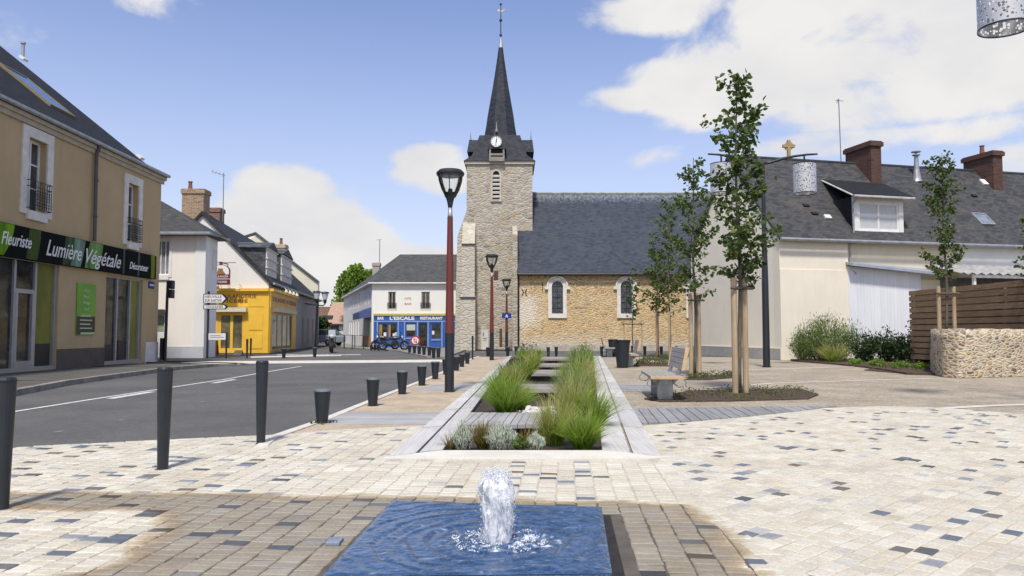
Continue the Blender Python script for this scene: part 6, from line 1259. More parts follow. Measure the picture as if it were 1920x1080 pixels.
ods = F3s.rect(507, 545, 588, 655); mb.fbox(F3s, 0.0, ods[0], .05, zF0, 0, .10); mb.fbox(F3s, ods[1], s53, .05, zF0, 0, .10); mb.fbox(F3s, ods[0], ods[1], ods[3], zF0, 0, .10)
ysf = mb.build('shop_front', m_yel, B3)
gB = M_glass('bakery_glass', (.06, .055, .03), (.18, .16, .09), 1.5, .08); window(F3, ows, B3, m_yel, gB, 2, 1, .05, .16); window(F3s, (ods[0], ods[1], .1, ods[3]), B3, m_yel, gD, 4, 1, .05, .10)
mb = MB(); mb.fbox(F3, ows[0]-.2, ows[1]+.15, ows[3]+.03, ows[3]+.28, .1, .42); mb.fbox(F3s, ods[0], ods[1], ods[3]+.02, ods[3]+.25, .1, .42); mb.build('awning_box', M('cream_awning', (.66, .62, .46), (.55, .5, .36), 5, .7), B3)
mb = MB(); z0_, z1_ = zF0+.18, zY-.3; sm = s53/2
for a, b in ((.25, sm-.12), (sm+.12, s53-.25)): mb.fbox(F3s, a, b, z0_, z1_, .12, .14)
mb.build('sign_panel', m_yel2, B3)
m_brn = M('brown_letter', (.24, .10, .02), None, 3, .5)
lettering('BOULANGERIE', F3, (F3.px(410, 560)[0]+F3.px(480, 560)[0])/2, F3.px(450, 556)[1], .125, .30, m_brn, ysf, 'lettering', 0, .01, spacing=1.15, width=2.2); lettering('EPICERIE', F3, (F3.px(410, 560)[0]+F3.px(468, 560)[0])/2, F3.px(450, 565)[1], .125, .26, m_brn, ysf, 'lettering', 0, .01, spacing=1.15, width=1.6)
lettering('BOULANGERIE', F3s, (.25+sm)/2, (z0_+z1_)/2, .145, .36, m_brn, ysf, 'lettering', 0, .008, width=sm-.6); lettering('PATISSERIE', F3s, (sm+s53)/2, (z0_+z1_)/2, .145, .36, m_brn, ysf, 'lettering', 0, .008, width=sm-.6)
for (F_, s_) in [(F3, F3.px(x, 540)[0]) for x in (415, 452)]+[(F3s, s53*k) for k in (.3, .45, .6, .75)]:
    mb = MB(); mb.tube([F_.pt(s_, zY+.15, .02), F_.pt(s_, zY+.25, .35), F_.pt(s_, zY+.1, .5)], .02, 5); mb.lathe([(.05, zY+.12), (.13, zY-.06), (.12, zY-.07)], F_.pt(s_, 0, .5), 10); mb.build('spotlight', M('cream_lamp', (.7, .66, .5), None, 3, .5) if 'cream_lamp' not in bpy.data.materials else bpy.data.materials['cream_lamp'], B3)
Lr = 18.0; mb = MB(); D3 = abs(s_ap); rA = F3s.pt(-.15, z_e-.12, .25); rB = F3s.pt(s98, z_e-.12, .25); pk = F3.pt(s_ap, z_ap+.1, .15); pk2 = pk+U3*Lr; slab_roof(mb, rA, rB, pk2+U3*(s98-Lr)*.0, pk, .16); lf = F3.pt(s_ap*2, z_e, .15); slab_roof(mb, lf, lf+U3*Lr, pk2, pk, .16); mb.build('roof', slate('shop_slate', pi/2, ((.02, .021, .023), (.03, .031, .034), (.042, .042, .044)), slope=1.4), B3)
mb = MB(); mb.tube([rA+F3s.N*.05, rB+F3s.N*.05], .07, 6); mb.build('gutter', mt['zinc'], B3)
for (xa, xb, ya) in ((500, 519, 466), (528, 547, 478)):
    a = F3s.px(xa, 500, -.3)[0]; b = F3s.px(xb, 500, -.3)[0]; zt_ = F3s.px((xa+xb)/2, ya, -.3)[1]; mb = MB(); mb.fbox(F3s, a, b, z_e, zt_-.1, -3.2, -.36); m_ = (a+b)/2; mb.prism([F3s.pt(a-.15, zt_-.12, -.2), F3s.pt(b+.15, zt_-.12, -.2), F3s.pt(m_, zt_+.38, -.2)], -F3s.N*3.4); dm = mb.build('dormer', slate('dormer_side_slate', 0, ((.05, .055, .065), (.08, .085, .095), (.11, .115, .125))) if 'dormer_side_slate' not in bpy.data.materials else bpy.data.materials['dormer_side_slate'], B3)
    mb = MB(); mb.fbox(F3s, a+.02, b-.02, z_e+.15, zt_-.14, -.36, -.30)
    for k in range(3): z = z_e+.3+(zt_-z_e-.5)*k/3; mb.fbox(F3s, a-.03, b+.03, z+.55, z+.62, -.36, -.22)
    mb.build('dormer_window', mt['whitesurr'], dm)
chimney((F3.pt(F3.px(360, 380)[0], 0).x, O3.y+.55), 1.25, .9, 6.6, F3.px(360, 353)[1], B3, brick_buff, 0, 1, .06, off=-.35); q = F3.pt(s_ap, 0)+U3*5.5; xq = PD(404, 400, q.y).x; chimney((xq, q.y), .85, .8, 6.5, PD(404, 391, q.y).z, B3, brick_red, 0, 0, .06); q = O3+U3*15; chimney((PD(527, 460, q.y).x, q.y), .8, .8, 5.6, PD(527, 459, q.y).z, B3, M('cream_chimney', (.55, .48, .36), (.42, .36, .26), 4, .9), 0, 1, .06)
p0 = PD(418, 398, 47); p1 = PD(419.5, 324, 47); mb = MB(); mb.tube([p0-Z*.6, p1], .03, 5); mb.tube([p1-Vector((.75, 0, -.1)), p1+Vector((.1, 0, -.18))], .02, 4)
for k in range(4): q = p1+Vector((-.7+.22*k, 0, .09-.07*k)); mb.tube([q-Z*.14-Vector((0, .1, 0)), q+Z*.14+Vector((0, .1, 0))], .012, 4)
mb.build('aerial', mt['steel'], B3)
# hanging bakery sign
FSg = Frame(F3.pt(0, 0, 1.0), (1, 0, 0)); a, b, c, e = FSg.rect(396, 432, 496, 534); m_mar = M('maroon_sign', (.14, .022, .03), (.11, .018, .025), 4, .45); mb = MB(); zb_ = c+(e-c)*.27
out = arch_pts(a, b, zb_+.04, e, 10); rise = .35; out = [(a, zb_+.04), (b, zb_+.04), (b, e-rise)]+[((a+b)/2+(b-a)/2*cos(t), e-rise+rise*sin(t)) for t in [pi*k/10 for k in range(1, 10)]]+[(a, e-rise)]
mb.prism([FSg.pt(*q, 0) for q in out], FSg.N*.05); mb.fbox(FSg, a, b, c, zb_, 0, .05); mb.tube([FSg.pt(a-.25, e+.1, 0), FSg.pt(b+.3, e+.1, 0)], .02, 5); mb.tube([FSg.pt((a+b)/2, e-.02, 0), FSg.pt((a+b)/2, e+.15, 0)], .09, 6); mb.tube([FSg.pt((a+b)/2, e+.1, 0), FSg.pt((a+b)/2, e+.12, -1.0)], .03, 5); hs = mb.build('hanging_sign', m_mar, B3)
mb = MB(); ic = [((q[0]-(a+b)/2)*.88+(a+b)/2, (q[1]-zb_)*.93+zb_+.03) for q in out]; ic = [(u, max(z, zb_+.27)) for u, z in ic]; mb.prism([FSg.pt(*q, .051) for q in ic], FSg.N*.006); mb.build('sign_face', mwhite, hs)
mb = MB(); m_ = (a+b)/2; mb.fbox(FSg, m_-.14, m_+.14, zb_+.27, zb_+.6, .058, .064); mb.prism([FSg.pt(*q, .058) for q in ((m_-.3, zb_+.27), (m_-.14, zb_+.27), (m_-.14, zb_+.48))], FSg.N*.005); mb.prism([FSg.pt(*q, .058) for q in ((m_+.3, zb_+.27), (m_+.14, zb_+.48), (m_+.14, zb_+.27))], FSg.N*.005); mb.build('picture', M('sign_brown', (.30, .14, .05), None, 3, .6), hs)
lettering('BOULANGER', FSg, m_, zb_+.15, .052, .17, mwhite, hs, width=(b-a)*.8); lettering('PATISSIER', FSg, m_, (c+zb_)/2, .052, .17, mwhite, hs, width=(b-a)*.7)
# next gable along the street
H4y = 67.0; xr = PD(597, 527, H4y).x; z4 = PD(597, 527, H4y).z; sl_ = (PD(545, 488, H4y).z-z4)/(PD(597, 527, H4y).x-PD(545, 488, H4y).x); mb = MB(); H4 = thing('cream_gable_house', (xr, H4y, 0), 'cream gable end rising behind the grey wall of the yellow corner shop', 'house')
mb.prism([(xr-11, H4y, 0), (xr, H4y, 0), (xr, H4y, z4), (xr-5.5, H4y, z4+sl_*5.5), (xr-11, H4y, z4)], (-6, 8, 0)); mb.build('wall', M_render('cream_gable_render', (.70, .66, .52), .08), H4)
mb = MB(); slab_roof(mb, (xr+.1, H4y-.15, z4), (xr-6, H4y+8, z4), (xr-11.5, H4y+8, z4+sl_*5.6+.15), (xr-5.5, H4y-.15, z4+sl_*5.6+.15), .14); mb.build('roof', mt['slateT'], H4); mb = MB(); mb.tube([(xr+.05, H4y-.08, z4), (xr+.05, H4y-.08, 0)], .06, 6); mb.build('downpipe', mt['zinc'], H4)
# wall lantern pair
yl = 58.0; c = PD(592, 572, yl); sl2 = thing('double_lantern', c, 'pair of dark lanterns on a wall bracket at the end of the grey wall', 'street lamp'); mb = MB(); mb.tube([c+Vector((-.9, .3, .12)), c, c+Vector((.55, 0, -.05)), c+Vector((.72, 0, .1))], .045, 6); mb.tube([PD(594, 575, yl), Vector((c.x, c.y, 0))], .06, 8); mb.build('bracket', mt['dark'], sl2)
for px_, py_ in ((594, 547), (609.5, 548.5)):
    q = PD(px_, py_, yl); mb = MB(); mb.lathe([(.05, -.85), (.12, -.75), (.14, -.55), (.05, -.53)], q, 10); mb.lathe([(.30, -.06), (.32, -.02), (.28, .04), (0, .08)], q, 14); l_ = mb.build('lantern', mt['dark'], sl2); mb = MB(); mb.lathe([(.15, -.54), (.27, -.06)], q, 12, False); mb.build('lantern_glass', M('milky_glass', (.72, .74, .76), None, 3, .2) if 'milky_glass' not in bpy.data.materials else bpy.data.materials['milky_glass'], l_)

# ------------------------------------------------------------------ restaurant
OR = Vector((PD(697, 600, 57.5).x, 57.5, 0)); FR = Frame(OR, (1, 0, 0)); RE = thing('restaurant', OR, 'white corner restaurant with blue shop front and grey hipped roof', 'restaurant'); _, zr = FR.px(760, 529); LR = 8.5
fE = Vector((-18.2, 83, 0)); FRs = Frame(fE, OR-fE); LS = (OR-fE).length
m_rw = M_render('chalk_white_render', (.80, .79, .76), .05); zB = FR.px(760, 592)[1]
ops = [FR.rect(728, 742, 547, 579), FR.rect(790, 806, 547, 579)]
mb = MB(); facade(mb, FR, 0, LR, 0, zr, ops, .2, .4); mb.fbox(FR, .42, LR, 0, zr, -8, -.45); sW = [LS-19.5+k*2.3 for k in range(5)]; os2 = [(s, s+.9, 3.4, 4.6) for s in sW]+[(s, s+.9, .9, 2.3) for s in sW]+[(LS-4.6, LS-4.0, 3.4, 4.3), (LS-2.2, LS-1.6, 3.4, 4.3)]
facade(mb, FRs, 0, LS-.02, 0, zr, os2, .15, .4); mb.build('wall', m_rw, RE)
for o in ops: window(FR, o, RE, M('beige_window_frame', (.42, .36, .28), None, 3, .6) if 'beige_window_frame' not in bpy.data.materials else bpy.data.materials['beige_window_frame'], mt['glass'], 2, 1, -.1, .07); railing(FR, o, RE, .45, .1)
for o in os2: window(FRs, o, RE, mt['white'], M('closed_blind', (.62, .63, .64), (.52, .53, .54), 3, .5) if 'closed_blind' not in bpy.data.materials and o[2] < 5 and o[0] < LS-6 else (bpy.data.materials['closed_blind'] if o[0] < LS-6 else mt['glass']), 1, 1, -.06, .06)
m_blu = M('blue_paint', (.03, .11, .40), (.022, .085, .33), 2, .45); m_lb = M('pale_blue_trim', (.30, .42, .62), None, 3, .5)
o3 = [FR.rect(709, 746, 606, 634), FR.rect(760, 781, 606, 633), FR.rect(786, 801, 606, 653), FR.rect(808, 828, 606, 636)]; zs1 = FR.px(760, 603)[1]
mb = MB(); facade(mb, FR.__class__(FR.pt(0, 0, .10), FR.U), FR.px(701, 600)[0], LR, .06, zB, o3, .12, .1); mb.build('shop_front', m_blu, RE)
mb = MB(); mb.fbox(FR, FR.px(701, 600)[0], LR, zB, zB+.16, 0, .16); mb.build('fascia_top', M('mustard_trim', (.50, .45, .16), None, 3, .6), RE)
mb = MB(); mb.fbox(FR, FR.px(701, 600)[0], LR, zs1-.02, zs1+.05, .1, .13)
for x in (708, 747, 759, 783, 803, 829): s = FR.px(x, 620)[0]; mb.fbox(FR, s-.035, s+.035, .1, zs1-.02, .1, .13)
for o in o3[:2]+o3[3:]: mb.fbox(FR, o[0]+.04, o[1]-.04, o[2]-.09, o[2]-.02, .1, .15)
mb.build('trim', m_lb, RE)
for i, o in enumerate(o3): window(FR, o, RE, M('door_dark', (.02, .022, .025), None, 3, .5) if i == 2 else m_blu, gD, 1 if i in (1, 2, 3) else 2, 1, .03, .09, 'door' if i == 2 else 'window')
mb = MB(); o = o3[1]; mb.fbox(FR, o[0]+.1, o[1]-.1, (o[2]+o[3])/2, o[3]-.1, .031, .05); mb.build('window_blind', M('pale_blind', (.50, .54, .46), None, 3, .7), RE)
mb = MB(); o = o3[0]; mb.fbox(FR, o[0]+.1, o[0]+.3, o[2]+.1, o[3]-.1, .031, .045); mb.fbox(FR, (o[0]+o[1])/2+.06, (o[0]+o[1])/2+.2, o[2]+.1, o[3]-.1, .031, .045); mb.build('window_curtain', M('ochre_curtain', (.40, .24, .05), None, 3, .8), RE)
mb = MB(); 
for x, y in ((722, 627), (739, 629), (743, 627), (812, 624)): s, z = FR.px(x, y); mb.fbox(FR, s-.10, s+.10, z-.13, z+.15, .031, .05)
mb.build('window_sticker', mwhite, RE)
zt_ = (zs1+zB)/2+.02; lettering('BAR', FR, FR.px(714, 597)[0], zt_, .108, .30, mwhite, RE, bold=.012, width=.48); lettering("L'ESCALE", FR, FR.px(754, 597)[0], zt_, .108, .36, mwhite, RE, bold=.016, width=1.85); lettering('RESTAURANT', FR, FR.px(809, 597)[0], zt_, .108, .28, mwhite, RE, bold=.012, width=1.68)
mred = M('red_letter', (.35, .04, .03), None, 3, .6); lettering('HOTEL', FR, FR.px(765, 560)[0], FR.px(765, 560)[1], .006, .22, mred, RE, width=.52); lettering('BAR', FR, FR.px(765, 570)[0], FR.px(765, 570)[1], .006, .22, mred, RE, width=.52)
mb = MB(); mb.hexa([FRs.pt(LS-5.6, 2.35, .0), FRs.pt(LS-.3, 2.35, .0), FRs.pt(LS-.3, 2.2, .9), FRs.pt(LS-5.6, 2.2, .9), FRs.pt(LS-5.6, 3.1, .0), FRs.pt(LS-.3, 3.1, .0), FRs.pt(LS-.3, 2.7, .9), FRs.pt(LS-5.6, 2.7, .9)]); mb.build('awning', M('blue_awning', (.07, .10, .24), (.05, .075, .18), 4, .8), RE)
mb = MB(); mb.fbox(FRs, LS-5.2, LS-.5, .9, 2.3, .01, .05); mb.build('terrace_window', M('striped_curtain', (.35, .40, .30), (.16, .2, .15), 3, .5, scale=(4, 4, .2)), RE); mb = MB(); mb.fbox(FRs, LS-5.3, LS-.4, .05, .9, .01, .10); mb.build('terrace_panel', M('orange_wood', (.35, .19, .08), (.27, .14, .06), 4, .7), RE)
mb = MB(); e_ = .25; rz = PD(760, 477, 61.5).z; rl = PD(750, 477, 61.5); A, B = FR.pt(-e_, zr, e_), FR.pt(LR, zr, e_); P1 = Vector((rl.x, 61.5, rz)); P2 = Vector((OR.x+LR, 61.5, rz)); slab_roof(mb, A, B, P2, P1, .12)
s1 = FRs.pt(0, zr, e_); rf_ = Vector((fE.x+4.2, 84, rz-.3)); slab_roof(mb, s1, A, P1, rf_, .12); slab_roof(mb, (OR.x+LR, 66, zr), (OR.x+2, 66, zr), P1, P2, .1); mb.build('roof', slate('restaurant_slate', 0, ((.055, .058, .06), (.075, .077, .08), (.09, .09, .092)), slope=1.6), RE)
mb = MB(); mb.fbox(FR, -e_, LR, zr-.12, zr-.02, .0, e_+.06); mb.fbox(FRs, 0, LS, zr-.13, zr-.03, 0, e_+.05); mb.build('eave_cornice', mt['white'], RE)
q = PD(706, 500, 66); chimney((q.x, q.y), .6, .6, rz-1.6, PD(706, 493, 66).z, RE, M('grey_chimney', (.40, .37, .34), None, 3, .9), 0, 0, .05); mb = MB(); q1 = PD(712, 450, 66); mb.tube([Vector((q1.x, 66, rz-1.2)), q1], .03, 4); mb.tube([q1-Vector((.25, 0, 0)), q1+Vector((.15, 0, .05))], .02, 4); mb.build('aerial', mt['steel'], RE)

# ------------------------------------------------------------------ signs and posts across the road
c = G(309, 676, .12); tl = thing('traffic_signal', c, 'thin black signal pole with two small dark lamp heads beside the florist', 'traffic light'); zt_ = PD(312, 527, c.y).z; mb = MB(); mb.tube([c, Vector((c.x+.04, c.y, zt_))], [.065, .05], 10); mb.build('pole', mt['black'], tl); mb = MB(); mb.box(c.x-.16, c.x-.05, c.y-.12, c.y+.12, .15, 1.0); mb.build('control_box', mt['black'], tl)
for y_ in (534, 551): z = PD(318, y_, c.y).z; mb = MB(); mb.tube([(c.x+.04, c.y, z), (c.x+.2, c.y, z)], .03, 5); mb.box(c.x+.13, c.x+.27, c.y-.14, c.y+.14, z-.17, z+.17); mb.build('signal_head', mt['black'], tl, bevel=.02)
c = G(388.5, 672, .0); dsn = thing('direction_sign', c, 'dark post carrying two white arrow signs pointing right before the yellow shop', 'sign'); mb = MB(); ztp = PD(390, 546, c.y).z; mb.tube([c, (c.x, c.y, ztp)], .055, 8); mb.build('post', mt['dark'], dsn); FSn = Frame((c.x, c.y-.08, 0), (1, 0, 0))
for (y0, y1, t1, t2) in ((551, 569, 'NEUVILLE', 'SUR SARTHE'), (571, 580, 'COULAINES', None)):
    a, b, z0_, z1_ = FSn.rect(381.5, 428, y0, y1); h = z1_-z0_; zm2 = (z0_+z1_)/2; mb = MB(); tip = min(.28, h*.5); mb.prism([FSn.pt(*q, 0) for q in ((a, z0_), (b-tip, z0_), (b, zm2), (b-tip, z1_), (a, z1_))], FSn.N*.03); pn = mb.build('arrow_panel', mt['black'], dsn)
    mb = MB(); g = .035; mb.prism([FSn.pt(*q, .031) for q in ((a+g, z0_+g), (b-tip-g*1.8, z0_+g), (b-g*3.2, zm2), (b-tip-g*1.8, z1_-g), (a+g, z1_-g))], FSn.N*.004); mb.build('face', mwhite, pn)
    xm = a+.5
    if t2: lettering(t1, FSn, (a+b-tip)/2, zm2+h*.20, .037, h*.36, mt['black'], pn, width=.78); lettering(t2, FSn, (a+b-tip)/2, zm2-h*.20, .037, h*.36, mt['black'], pn, width=.78)
    else: lettering(t1, FSn, (a+b-tip)/2, zm2, .037, h*.6, mt['black'], pn, width=.8)
c = G(407, 672); FI = Frame((c.x, c.y, 0), (1, 0, 0)); ip = thing('information_panel', (c.x, c.y, 0), 'low white information panel between two dark posts in front of the yellow shop window', 'sign'); a, b, z0_, z1_ = FI.rect(390, 424, 625, 637)
for s in (a-.03, b+.02): mb = MB(); mb.tube([FI.pt(s, 0), FI.pt(s, z1_+.05)], .045, 8); mb.build('post', mt['dark'], ip)
mb = MB(); mb.fbox(FI, a, b, z0_, z1_, -.02, .02); pn = mb.build('panel', mwhite, ip); mb = MB(); mb.fbox(FI, a+.1, b-.25, z1_-.12, z1_-.09, .021, .025); mb.fbox(FI, a+.1, b-.1, z0_+.1, z0_+.13, .021, .025); mb.build('print', M('grey_print', (.3, .3, .32), None, 3, .6), pn)
for x, y, l in ((463, 672, 'slim dark post in front of the yellow shop corner, left of two'), (470, 667, 'slim dark post close behind another at the yellow shop corner')): copy_tree(TALLB, tuple(G(x, y)), 0, l, (.8, .8, .98))
# A-frame boards by the bakery window
for x, l in ((400, 'small orange board leaning at the left side of the yellow shop window'), (447, 'pale folding board on the ground below the yellow shop window')):
    q = G(x, 666, .02); mb = MB(); mb.hexa([(q.x-.22, q.y-.18, .02), (q.x+.22, q.y-.18, .02), (q.x+.22, q.y-.15, .02), (q.x-.22, q.y-.15, .02), (q.x-.2, q.y, .8 if x == 400 else .28), (q.x+.2, q.y, .8 if x == 400 else .28), (q.x+.2, q.y+.03, .8 if x == 400 else .28), (q.x-.2, q.y+.03, .8 if x == 400 else .28)]); mb.hexa([(q.x-.22, q.y+.20, .02), (q.x+.22, q.y+.20, .02), (q.x+.22, q.y+.23, .02), (q.x-.22, q.y+.23, .02), (q.x-.2, q.y+.035, .8 if x == 400 else .28), (q.x+.2, q.y+.035, .8 if x == 400 else .28), (q.x+.2, q.y+.065, .8 if x == 400 else .28), (q.x-.2, q.y+.065, .8 if x == 400 else .28)])
    tag(mb.build('folding_board', M('orange_board', (.42, .12, .03), None, 3, .6) if x == 400 else M('sand_board', (.60, .48, .30), None, 3, .6)), l, 'board')
# red road sign
c = G(778, 663); Fd = Frame((c.x, c.y, 0), (1, 0, 0)); rs = thing('round_road_sign', c, 'round red bordered road sign with two arrows before the blue restaurant', 'road sign'); s, z = Fd.px(778.5, 638.5); mb = MB(); mb.tube([Fd.pt(s, 0, -.05), Fd.pt(s, z+.2, -.05)], .03, 6); mb.build('post', mt['steel'], rs); R1 = 9.3/FPX*c.y
disc = lambda F_, r_, d0, d1, m_, nm, par: (lambda mm: mm.build(nm, m_, par))(MB().prism([F_.pt(s+r_*cos(t), z+r_*sin(t), d0) for t in [2*pi*k/24 for k in range(24)]], F_.N*(d1-d0)))
d_ = disc(Fd, R1, 0, .02, M('sign_red', (.42, .03, .03), None, 3, .5), 'disc', rs); disc(Fd, R1*.68, .021, .026, mwhite, 'disc_face', d_); mb = MB(); mb.fbox(Fd, s+.03, s+.075, z-.12, z+.10, .027, .031); mb.prism([Fd.pt(*q, .027) for q in ((s-.01, z-.07), (s+.115, z-.07), (s+.0525, z-.17))], Fd.N*.003); mb.build('arrow', mt['black'], d_); mb = MB(); mb.fbox(Fd, s-.075, s-.03, z-.12, z+.08, .027, .031); mb.prism([Fd.pt(*q, .027) for q in ((s-.115, z+.06), (s+.01, z+.06), (s-.0525, z+.16))], Fd.N*.003); mb.build('arrow', mred, d_)
# bike hoops
def hoop(loc, rz, label):
    root = thing('cycle_hoop', (0, 0, 0), label, 'cycle stand', 'cycle hoops by the white wall'); mb = MB(); mb.tube([(-.4, 0, 0), (-.4, 0, .85), (-.33, 0, .95), (.33, 0, .95), (.4, 0, .85), (.4, 0, 0)], .035, 6); mb.build('tube', mt['dark'], root); mb = MB(); mb.box(-.46, -.34, -.06, .06, 0, .015); mb.box(.34, .46, -.06, .06, 0, .015); mb.build('foot_plate', mt['black'], root); root.location = loc; root.rotation_euler = (0, 0, rz); return root
h0 = hoop(tuple(G(655, 652.5, .05)), 0, 'dark cycle hoop in the middle, by the white side wall'); copy_tree(h0, tuple(G(671, 654, .05)), 0, 'dark cycle hoop nearest the orange terrace panel'); copy_tree(h0, tuple(G(637, 652, .05)), .8, 'dark cycle hoop nearest the scooter')

# ------------------------------------------------------------------ vehicles
mt['tyre'] = M('tyre', (.016, .016, .017), None, 6, .8); mt['chrome'] = M('brushed_metal', (.45, .46, .48), None, 6, .3, metal=.9)
def ring(mb, c, R_, r_, ax, n=24, m=8):
    ax = Vector(ax).normalized(); u = ax.cross(Z).normalized(); v = Z; i0 = []
    vs = [Vector(c)+(u*cos(a)+v*sin(a))*(R_+r_*cos(b))+ax*r_*sin(b) for a in [2*pi*i/n for i in range(n)] for b in [2*pi*j/m for j in range(m)]]
    mb.add(vs, [(i*m+j, ((i+1) % n)*m+j, ((i+1) % n)*m+(j+1) % m, i*m+(j+1) % m) for i in range(n) for j in range(m)])
def motorbike(loc, rz, label, body=(.02, .03, .10), screen=False, sc=1.0):
    root = thing('motorbike', (0, 0, 0), label, 'motorbike'); bm = M('bike_paint', body, None, 4, .3, spec=.7)
    for x, nm in ((.70, 'f'), (-.70, 'r')):
        mb = MB(); ring(mb, (x, 0, .31), .25, .065, (0, 1, 0)); wh = mb.build('wheel', mt['tyre'], root, smooth=True); mb = MB(); ring(mb, (x, 0, .31), .19, .02, (0, 1, 0), 20, 6); mb.lathe([(.05, -.05), (.05, .05)], (0, 0, 0), 8)
        mb.v = mb.v[:120]+[(x+p[0], p[2], .31+p[1]) for p in mb.v[120:]]
        for k in range(6): a = k*pi/3; mb.tube([(x, 0, .31), (x+.19*cos(a), 0, .31+.19*sin(a))], .014, 4)
        mb.build('rim', mt['chrome'], wh)
    mb = MB(); mb.tube([(.70, .09, .31), (.44, .09, .92)], .03, 6); mb.tube([(.70, -.09, .31), (.44, -.09, .92)], .03, 6); mb.build('fork', mt['black'], root)
    mb = MB(); mb.tube([(.40, -.38, .98), (.46, -.15, .98), (.46, .15, .98), (.40, .38, .98)], .02, 6); mb.tube([(.42, .3, .98), (.46, .36, 1.14)], .01, 4); mb.ball((.46, .38, 1.16), .055, 6, (.5, 1, .7)); mb.tube([(.42, -.3, .98), (.46, -.36, 1.14)], .01, 4); mb.ball((.46, -.38, 1.16), .055, 6, (.5, 1, .7)); mb.build('handlebar', mt['black'], root)
    mb = MB(); mb.ball((.15, 0, .78), .16, 10, (1.9, .85, .85)); mb.tube([(-.30, 0, .70), (-.62, 0, .82), (-.85, 0, .88)], [.11, .10, .05], 8); mb.prism([(.86, -.08, .62), (.62, -.08, .66), (.50, -.08, .56), (.56, -.08, .50)], (0, .16, 0)); mb.build('bodywork', bm, root, smooth=False)
    mb = MB(); mb.box(-.05, .30, -.14, .14, .34, .62); mb.tube([(-.70, .1, .31), (0, .1, .42)], .03, 6); mb.tube([(-.70, -.1, .31), (0, -.1, .42)], .03, 6); mb.tube([(.25, .15, .40), (0, .17, .27), (-.75, .18, .36)], [.03, .035, .055], 8); mb.build('engine', mt['black'], root, bevel=.02)
    mb = MB(); mb.hexa([(-.62, -.12, .80), (.02, -.12, .76), (.02, .12, .76), (-.62, .12, .80), (-.66, -.10, .90), (-.02, -.09, .83), (-.02, .09, .83), (-.66, .10, .90)]); mb.build('seat', mt['black'], root, bevel=.03)
    mb = MB(); mb.ball((.55, 0, .84), .10, 8, (.7, 1.1, 1.1)); mb.build('headlight', M('lamp_lens', (.55, .56, .58), None, 4, .1) if 'lamp_lens' not in bpy.data.materials else bpy.data.materials['lamp_lens'], root, smooth=True)
    if screen: mb = MB(); mb.hexa([(.60, -.19, .84), (.60, .19, .84), (.57, .19, .84), (.57, -.19, .84), (.44, -.17, 1.18), (.44, .17, 1.18), (.41, .17, 1.18), (.41, -.17, 1.18)]); mb.build('windscreen', M('pale_screen', (.36, .39, .43), None, 3, .15), root, bevel=.02); mb = MB(); mb.box(-.92, -.55, -.2, .2, .92, 1.24); mb.build('top_box', mt['black'], root, bevel=.05)
    root.location = loc; root.rotation_euler = (0, 0, rz); root.scale = (sc,)*3; return root
motorbike(tuple(G(738, 656.5, .05)), .08, 'dark blue motorbike parked side on before the blue restaurant front'); motorbike(tuple(G(722, 655.5, .05)), pi+.5, 'darker motorbike partly behind the blue one, its wheel toward the restaurant corner', (.015, .016, .02))
motorbike(tuple(G(621, 661)), -pi/2+.28, 'dark scooter with a pale windscreen facing the square', (.018, .018, .02), True, 1.15)
def car(loc, rz, label):
    root = thing('parked_car', (0, 0, 0), label, 'car'); pm_ = M('silver_blue_paint', (.34, .40, .47), (.30, .36, .43), 3, .28, metal=.3); W = .84
    side = [(-2.05, .32), (2.05, .32), (2.08, .62), (1.95, .78), (1.0, .92), (-1.75, .98), (-2.05, .85)]; cab = [(1.05, .90), (.35, 1.40), (-1.15, 1.44), (-1.85, .96)]
    mb = MB(); mb.prism([(x, -W, z) for x, z in side], (0, 2*W, 0)); mb.build('body', pm_, root, bevel=.07)
    mb = MB(); mb.hexa([(1.05, -W+.04, .90), (1.05, W-.04, .90), (-1.85, W-.04, .95), (-1.85, -W+.04, .95), (.35, -W+.2, 1.38), (.35, W-.2, 1.38), (-1.15, W-.2, 1.42), (-1.15, -W+.2, 1.42)]); mb.build('window', M_glass('car_glass', (.03, .05, .06), (.10, .14, .16), 1), root, bevel=.03)
    mb = MB(); mb.hexa([(.38, -W+.18, 1.385), (.38, W-.18, 1.385), (-1.2, W-.18, 1.425), (-1.2, -W+.18, 1.425), (.30, -W+.22, 1.44), (.30, W-.22, 1.44), (-1.1, W-.22, 1.48), (-1.1, -W+.22, 1.48)]); mb.build('roof', pm_, root, bevel=.03)
    for x in (-1.3, 1.3):
        for y in (-W+.06, W-.06): mb = MB(); ring(mb, (x, y, .31), .22, .09, (0, 1, 0)); wh = mb.build('wheel', mt['tyre'], root, smooth=True); mb = MB(); ring(mb, (x, y, .31), .10, .06, (0, 1, 0), 16, 6); mb.build('rim', mt['chrome'], wh)
    for y in (-.6, .6): mb = MB(); mb.box(2.0, 2.085, y-.18, y+.18, .62, .76); mb.build('headlight', bpy.data.materials['lamp_lens'], root, bevel=.02)
    root.location = loc; root.rotation_euler = (0, 0, rz); return root
car(tuple(G(602, 648.5)), 2.75, 'silver blue car parked at the end of the street beyond the grey wall')

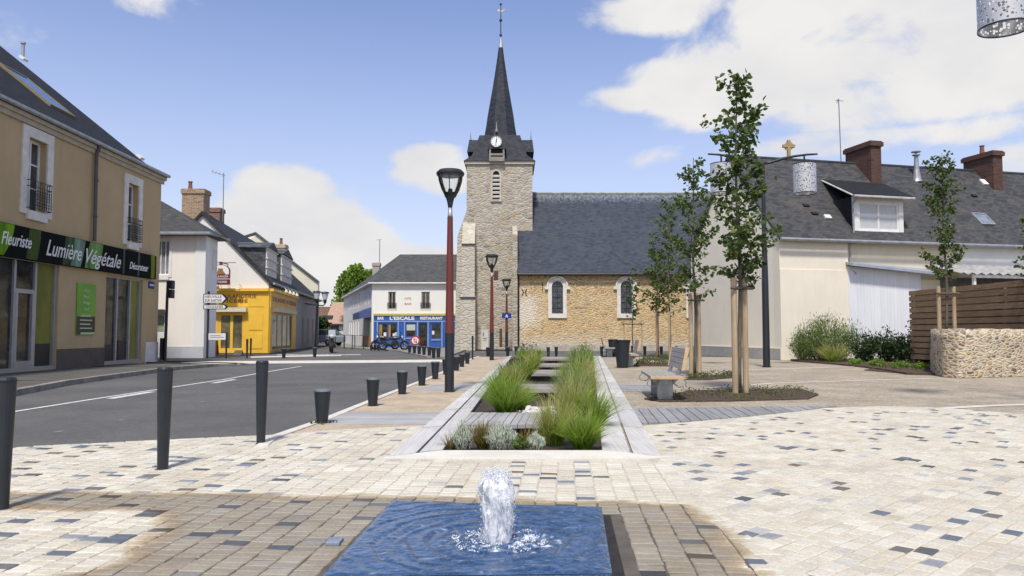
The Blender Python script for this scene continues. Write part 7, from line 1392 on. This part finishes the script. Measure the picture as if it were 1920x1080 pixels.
# ------------------------------------------------------------------ far end of the street
yh = 100.0; x0_, x1_ = PD(585, 600, yh).x, PD(650, 600, yh).x; FhO = thing('far_house', (x0_, yh, 0), 'distant white house with brown tiled roof closing the street', 'house'); ze_ = PD(610, 607, yh).z; zr_ = PD(610, 573, yh).z; mb = MB(); mb.box(x0_-6, x1_+6, yh, yh+9, 0, ze_); mb.build('wall', M_render('far_white', (.66, .62, .56), .1), FhO)
mb = MB(); slab_roof(mb, (x0_-6.3, yh-.3, ze_), (x1_+6.3, yh-.3, ze_), (x1_+6.3, yh+4.5, zr_), (x0_-6.3, yh+4.5, zr_), .2); mb.build('roof', M_brick('brown_tile', 0, .3, .25, ((.13, .075, .05), (.18, .11, .075), (.15, .09, .065)), (.08, .05, .04), .02, .85, .5), FhO)
mb = MB(); p_ = PD(630, 590, yh+.8); slab_roof(mb, (p_.x-1.2, yh-.6, ze_), (p_.x+4, yh-.6, ze_), (p_.x+4, yh+3.9, zr_+.6), (p_.x-1.2, yh+3.9, zr_+.6), .2); mb.build('roof', M('pink_tile', (.42, .28, .21), (.34, .22, .17), 4, .85), FhO)
for x in (612, 628): o = PD(x, 622, yh); mb = MB(); mb.box(o.x-.5, o.x+.5, yh-.04, yh-.005, 1.1, 2.3); mb.build('window', mt['glass'], FhO)
mb = MB(); p_ = PD(613, 600, yh); mb.box(p_.x-.6, p_.x+.6, yh+.2, yh+2.5, ze_+.2, ze_+1.1); mb.build('dormer', mt['slateT'], FhO)
def bigtree(base, H, cr, cz, label, mat, seed, n=2600, leaf=.5, name='tree'):
    r = random.Random(seed); b = Vector(base); root = thing(name, b, label, 'tree', 'trees behind the houses'); tk = MB(); tk.tube([b, b+Z*H*.45, b+Vector((.2, 0, H*.8))], [.3, .22, .06], 8); lobes = []
    for k in range(11): a = r.uniform(0, 6.28); f = sqrt(r.random()); c_ = b+Vector((cos(a)*cr*f*.75, sin(a)*cr*f*.75, cz+r.uniform(-.45, .5)*cr*1.15)); lobes.append((c_, cr*r.uniform(.28, .5))); tk.tube([b+Z*H*.4, c_], [.12, .03], 5)
    mb = MB()
    for k in range(n):
        c_, R_ = r.choice(lobes); d = Vector((r.gauss(0, 1), r.gauss(0, 1), r.gauss(0, 1))).normalized(); p = c_+d*R_*(r.random()**.4); leafshape(mb, p, (d+Vector((r.gauss(0, .6), r.gauss(0, .6), r.gauss(0, .6)))).normalized(), leaf*r.uniform(.6, 1.2), r)
    tk.build('trunk', mt['bark'], root); mb.build('crown', mat, root); return root
b = PD(668, 640, 98); b.z = 0; bigtree(b, PD(668, 500, 98).z, 2.4, PD(668, 530, 98).z, 'bright green tree rising behind the white restaurant wing', mt['leafB'], 91, 3200, .42)
b = PD(700, 640, 104); b.z = 0; bigtree(b, PD(700, 500, 104).z, 2.0, PD(700, 530, 104).z, 'smaller bright green tree touching the restaurant chimney', mt['leafB'], 92, 1700, .42)
b = PD(646, 640, 110); b.z = 0; bigtree(b, PD(646, 545, 110).z, 1.9, PD(646, 566, 110).z, 'low green tree left behind the restaurant wing roof', mt['leafB'], 94, 1500, .42)
b = PD(597, 640, 84); b.z = 0; bigtree(b, PD(597, 588, 84).z, 1.1, PD(597, 610, 84).z, 'dark green small tree at the end of the grey wall', mt['shrubD'], 93, 1500, .3)
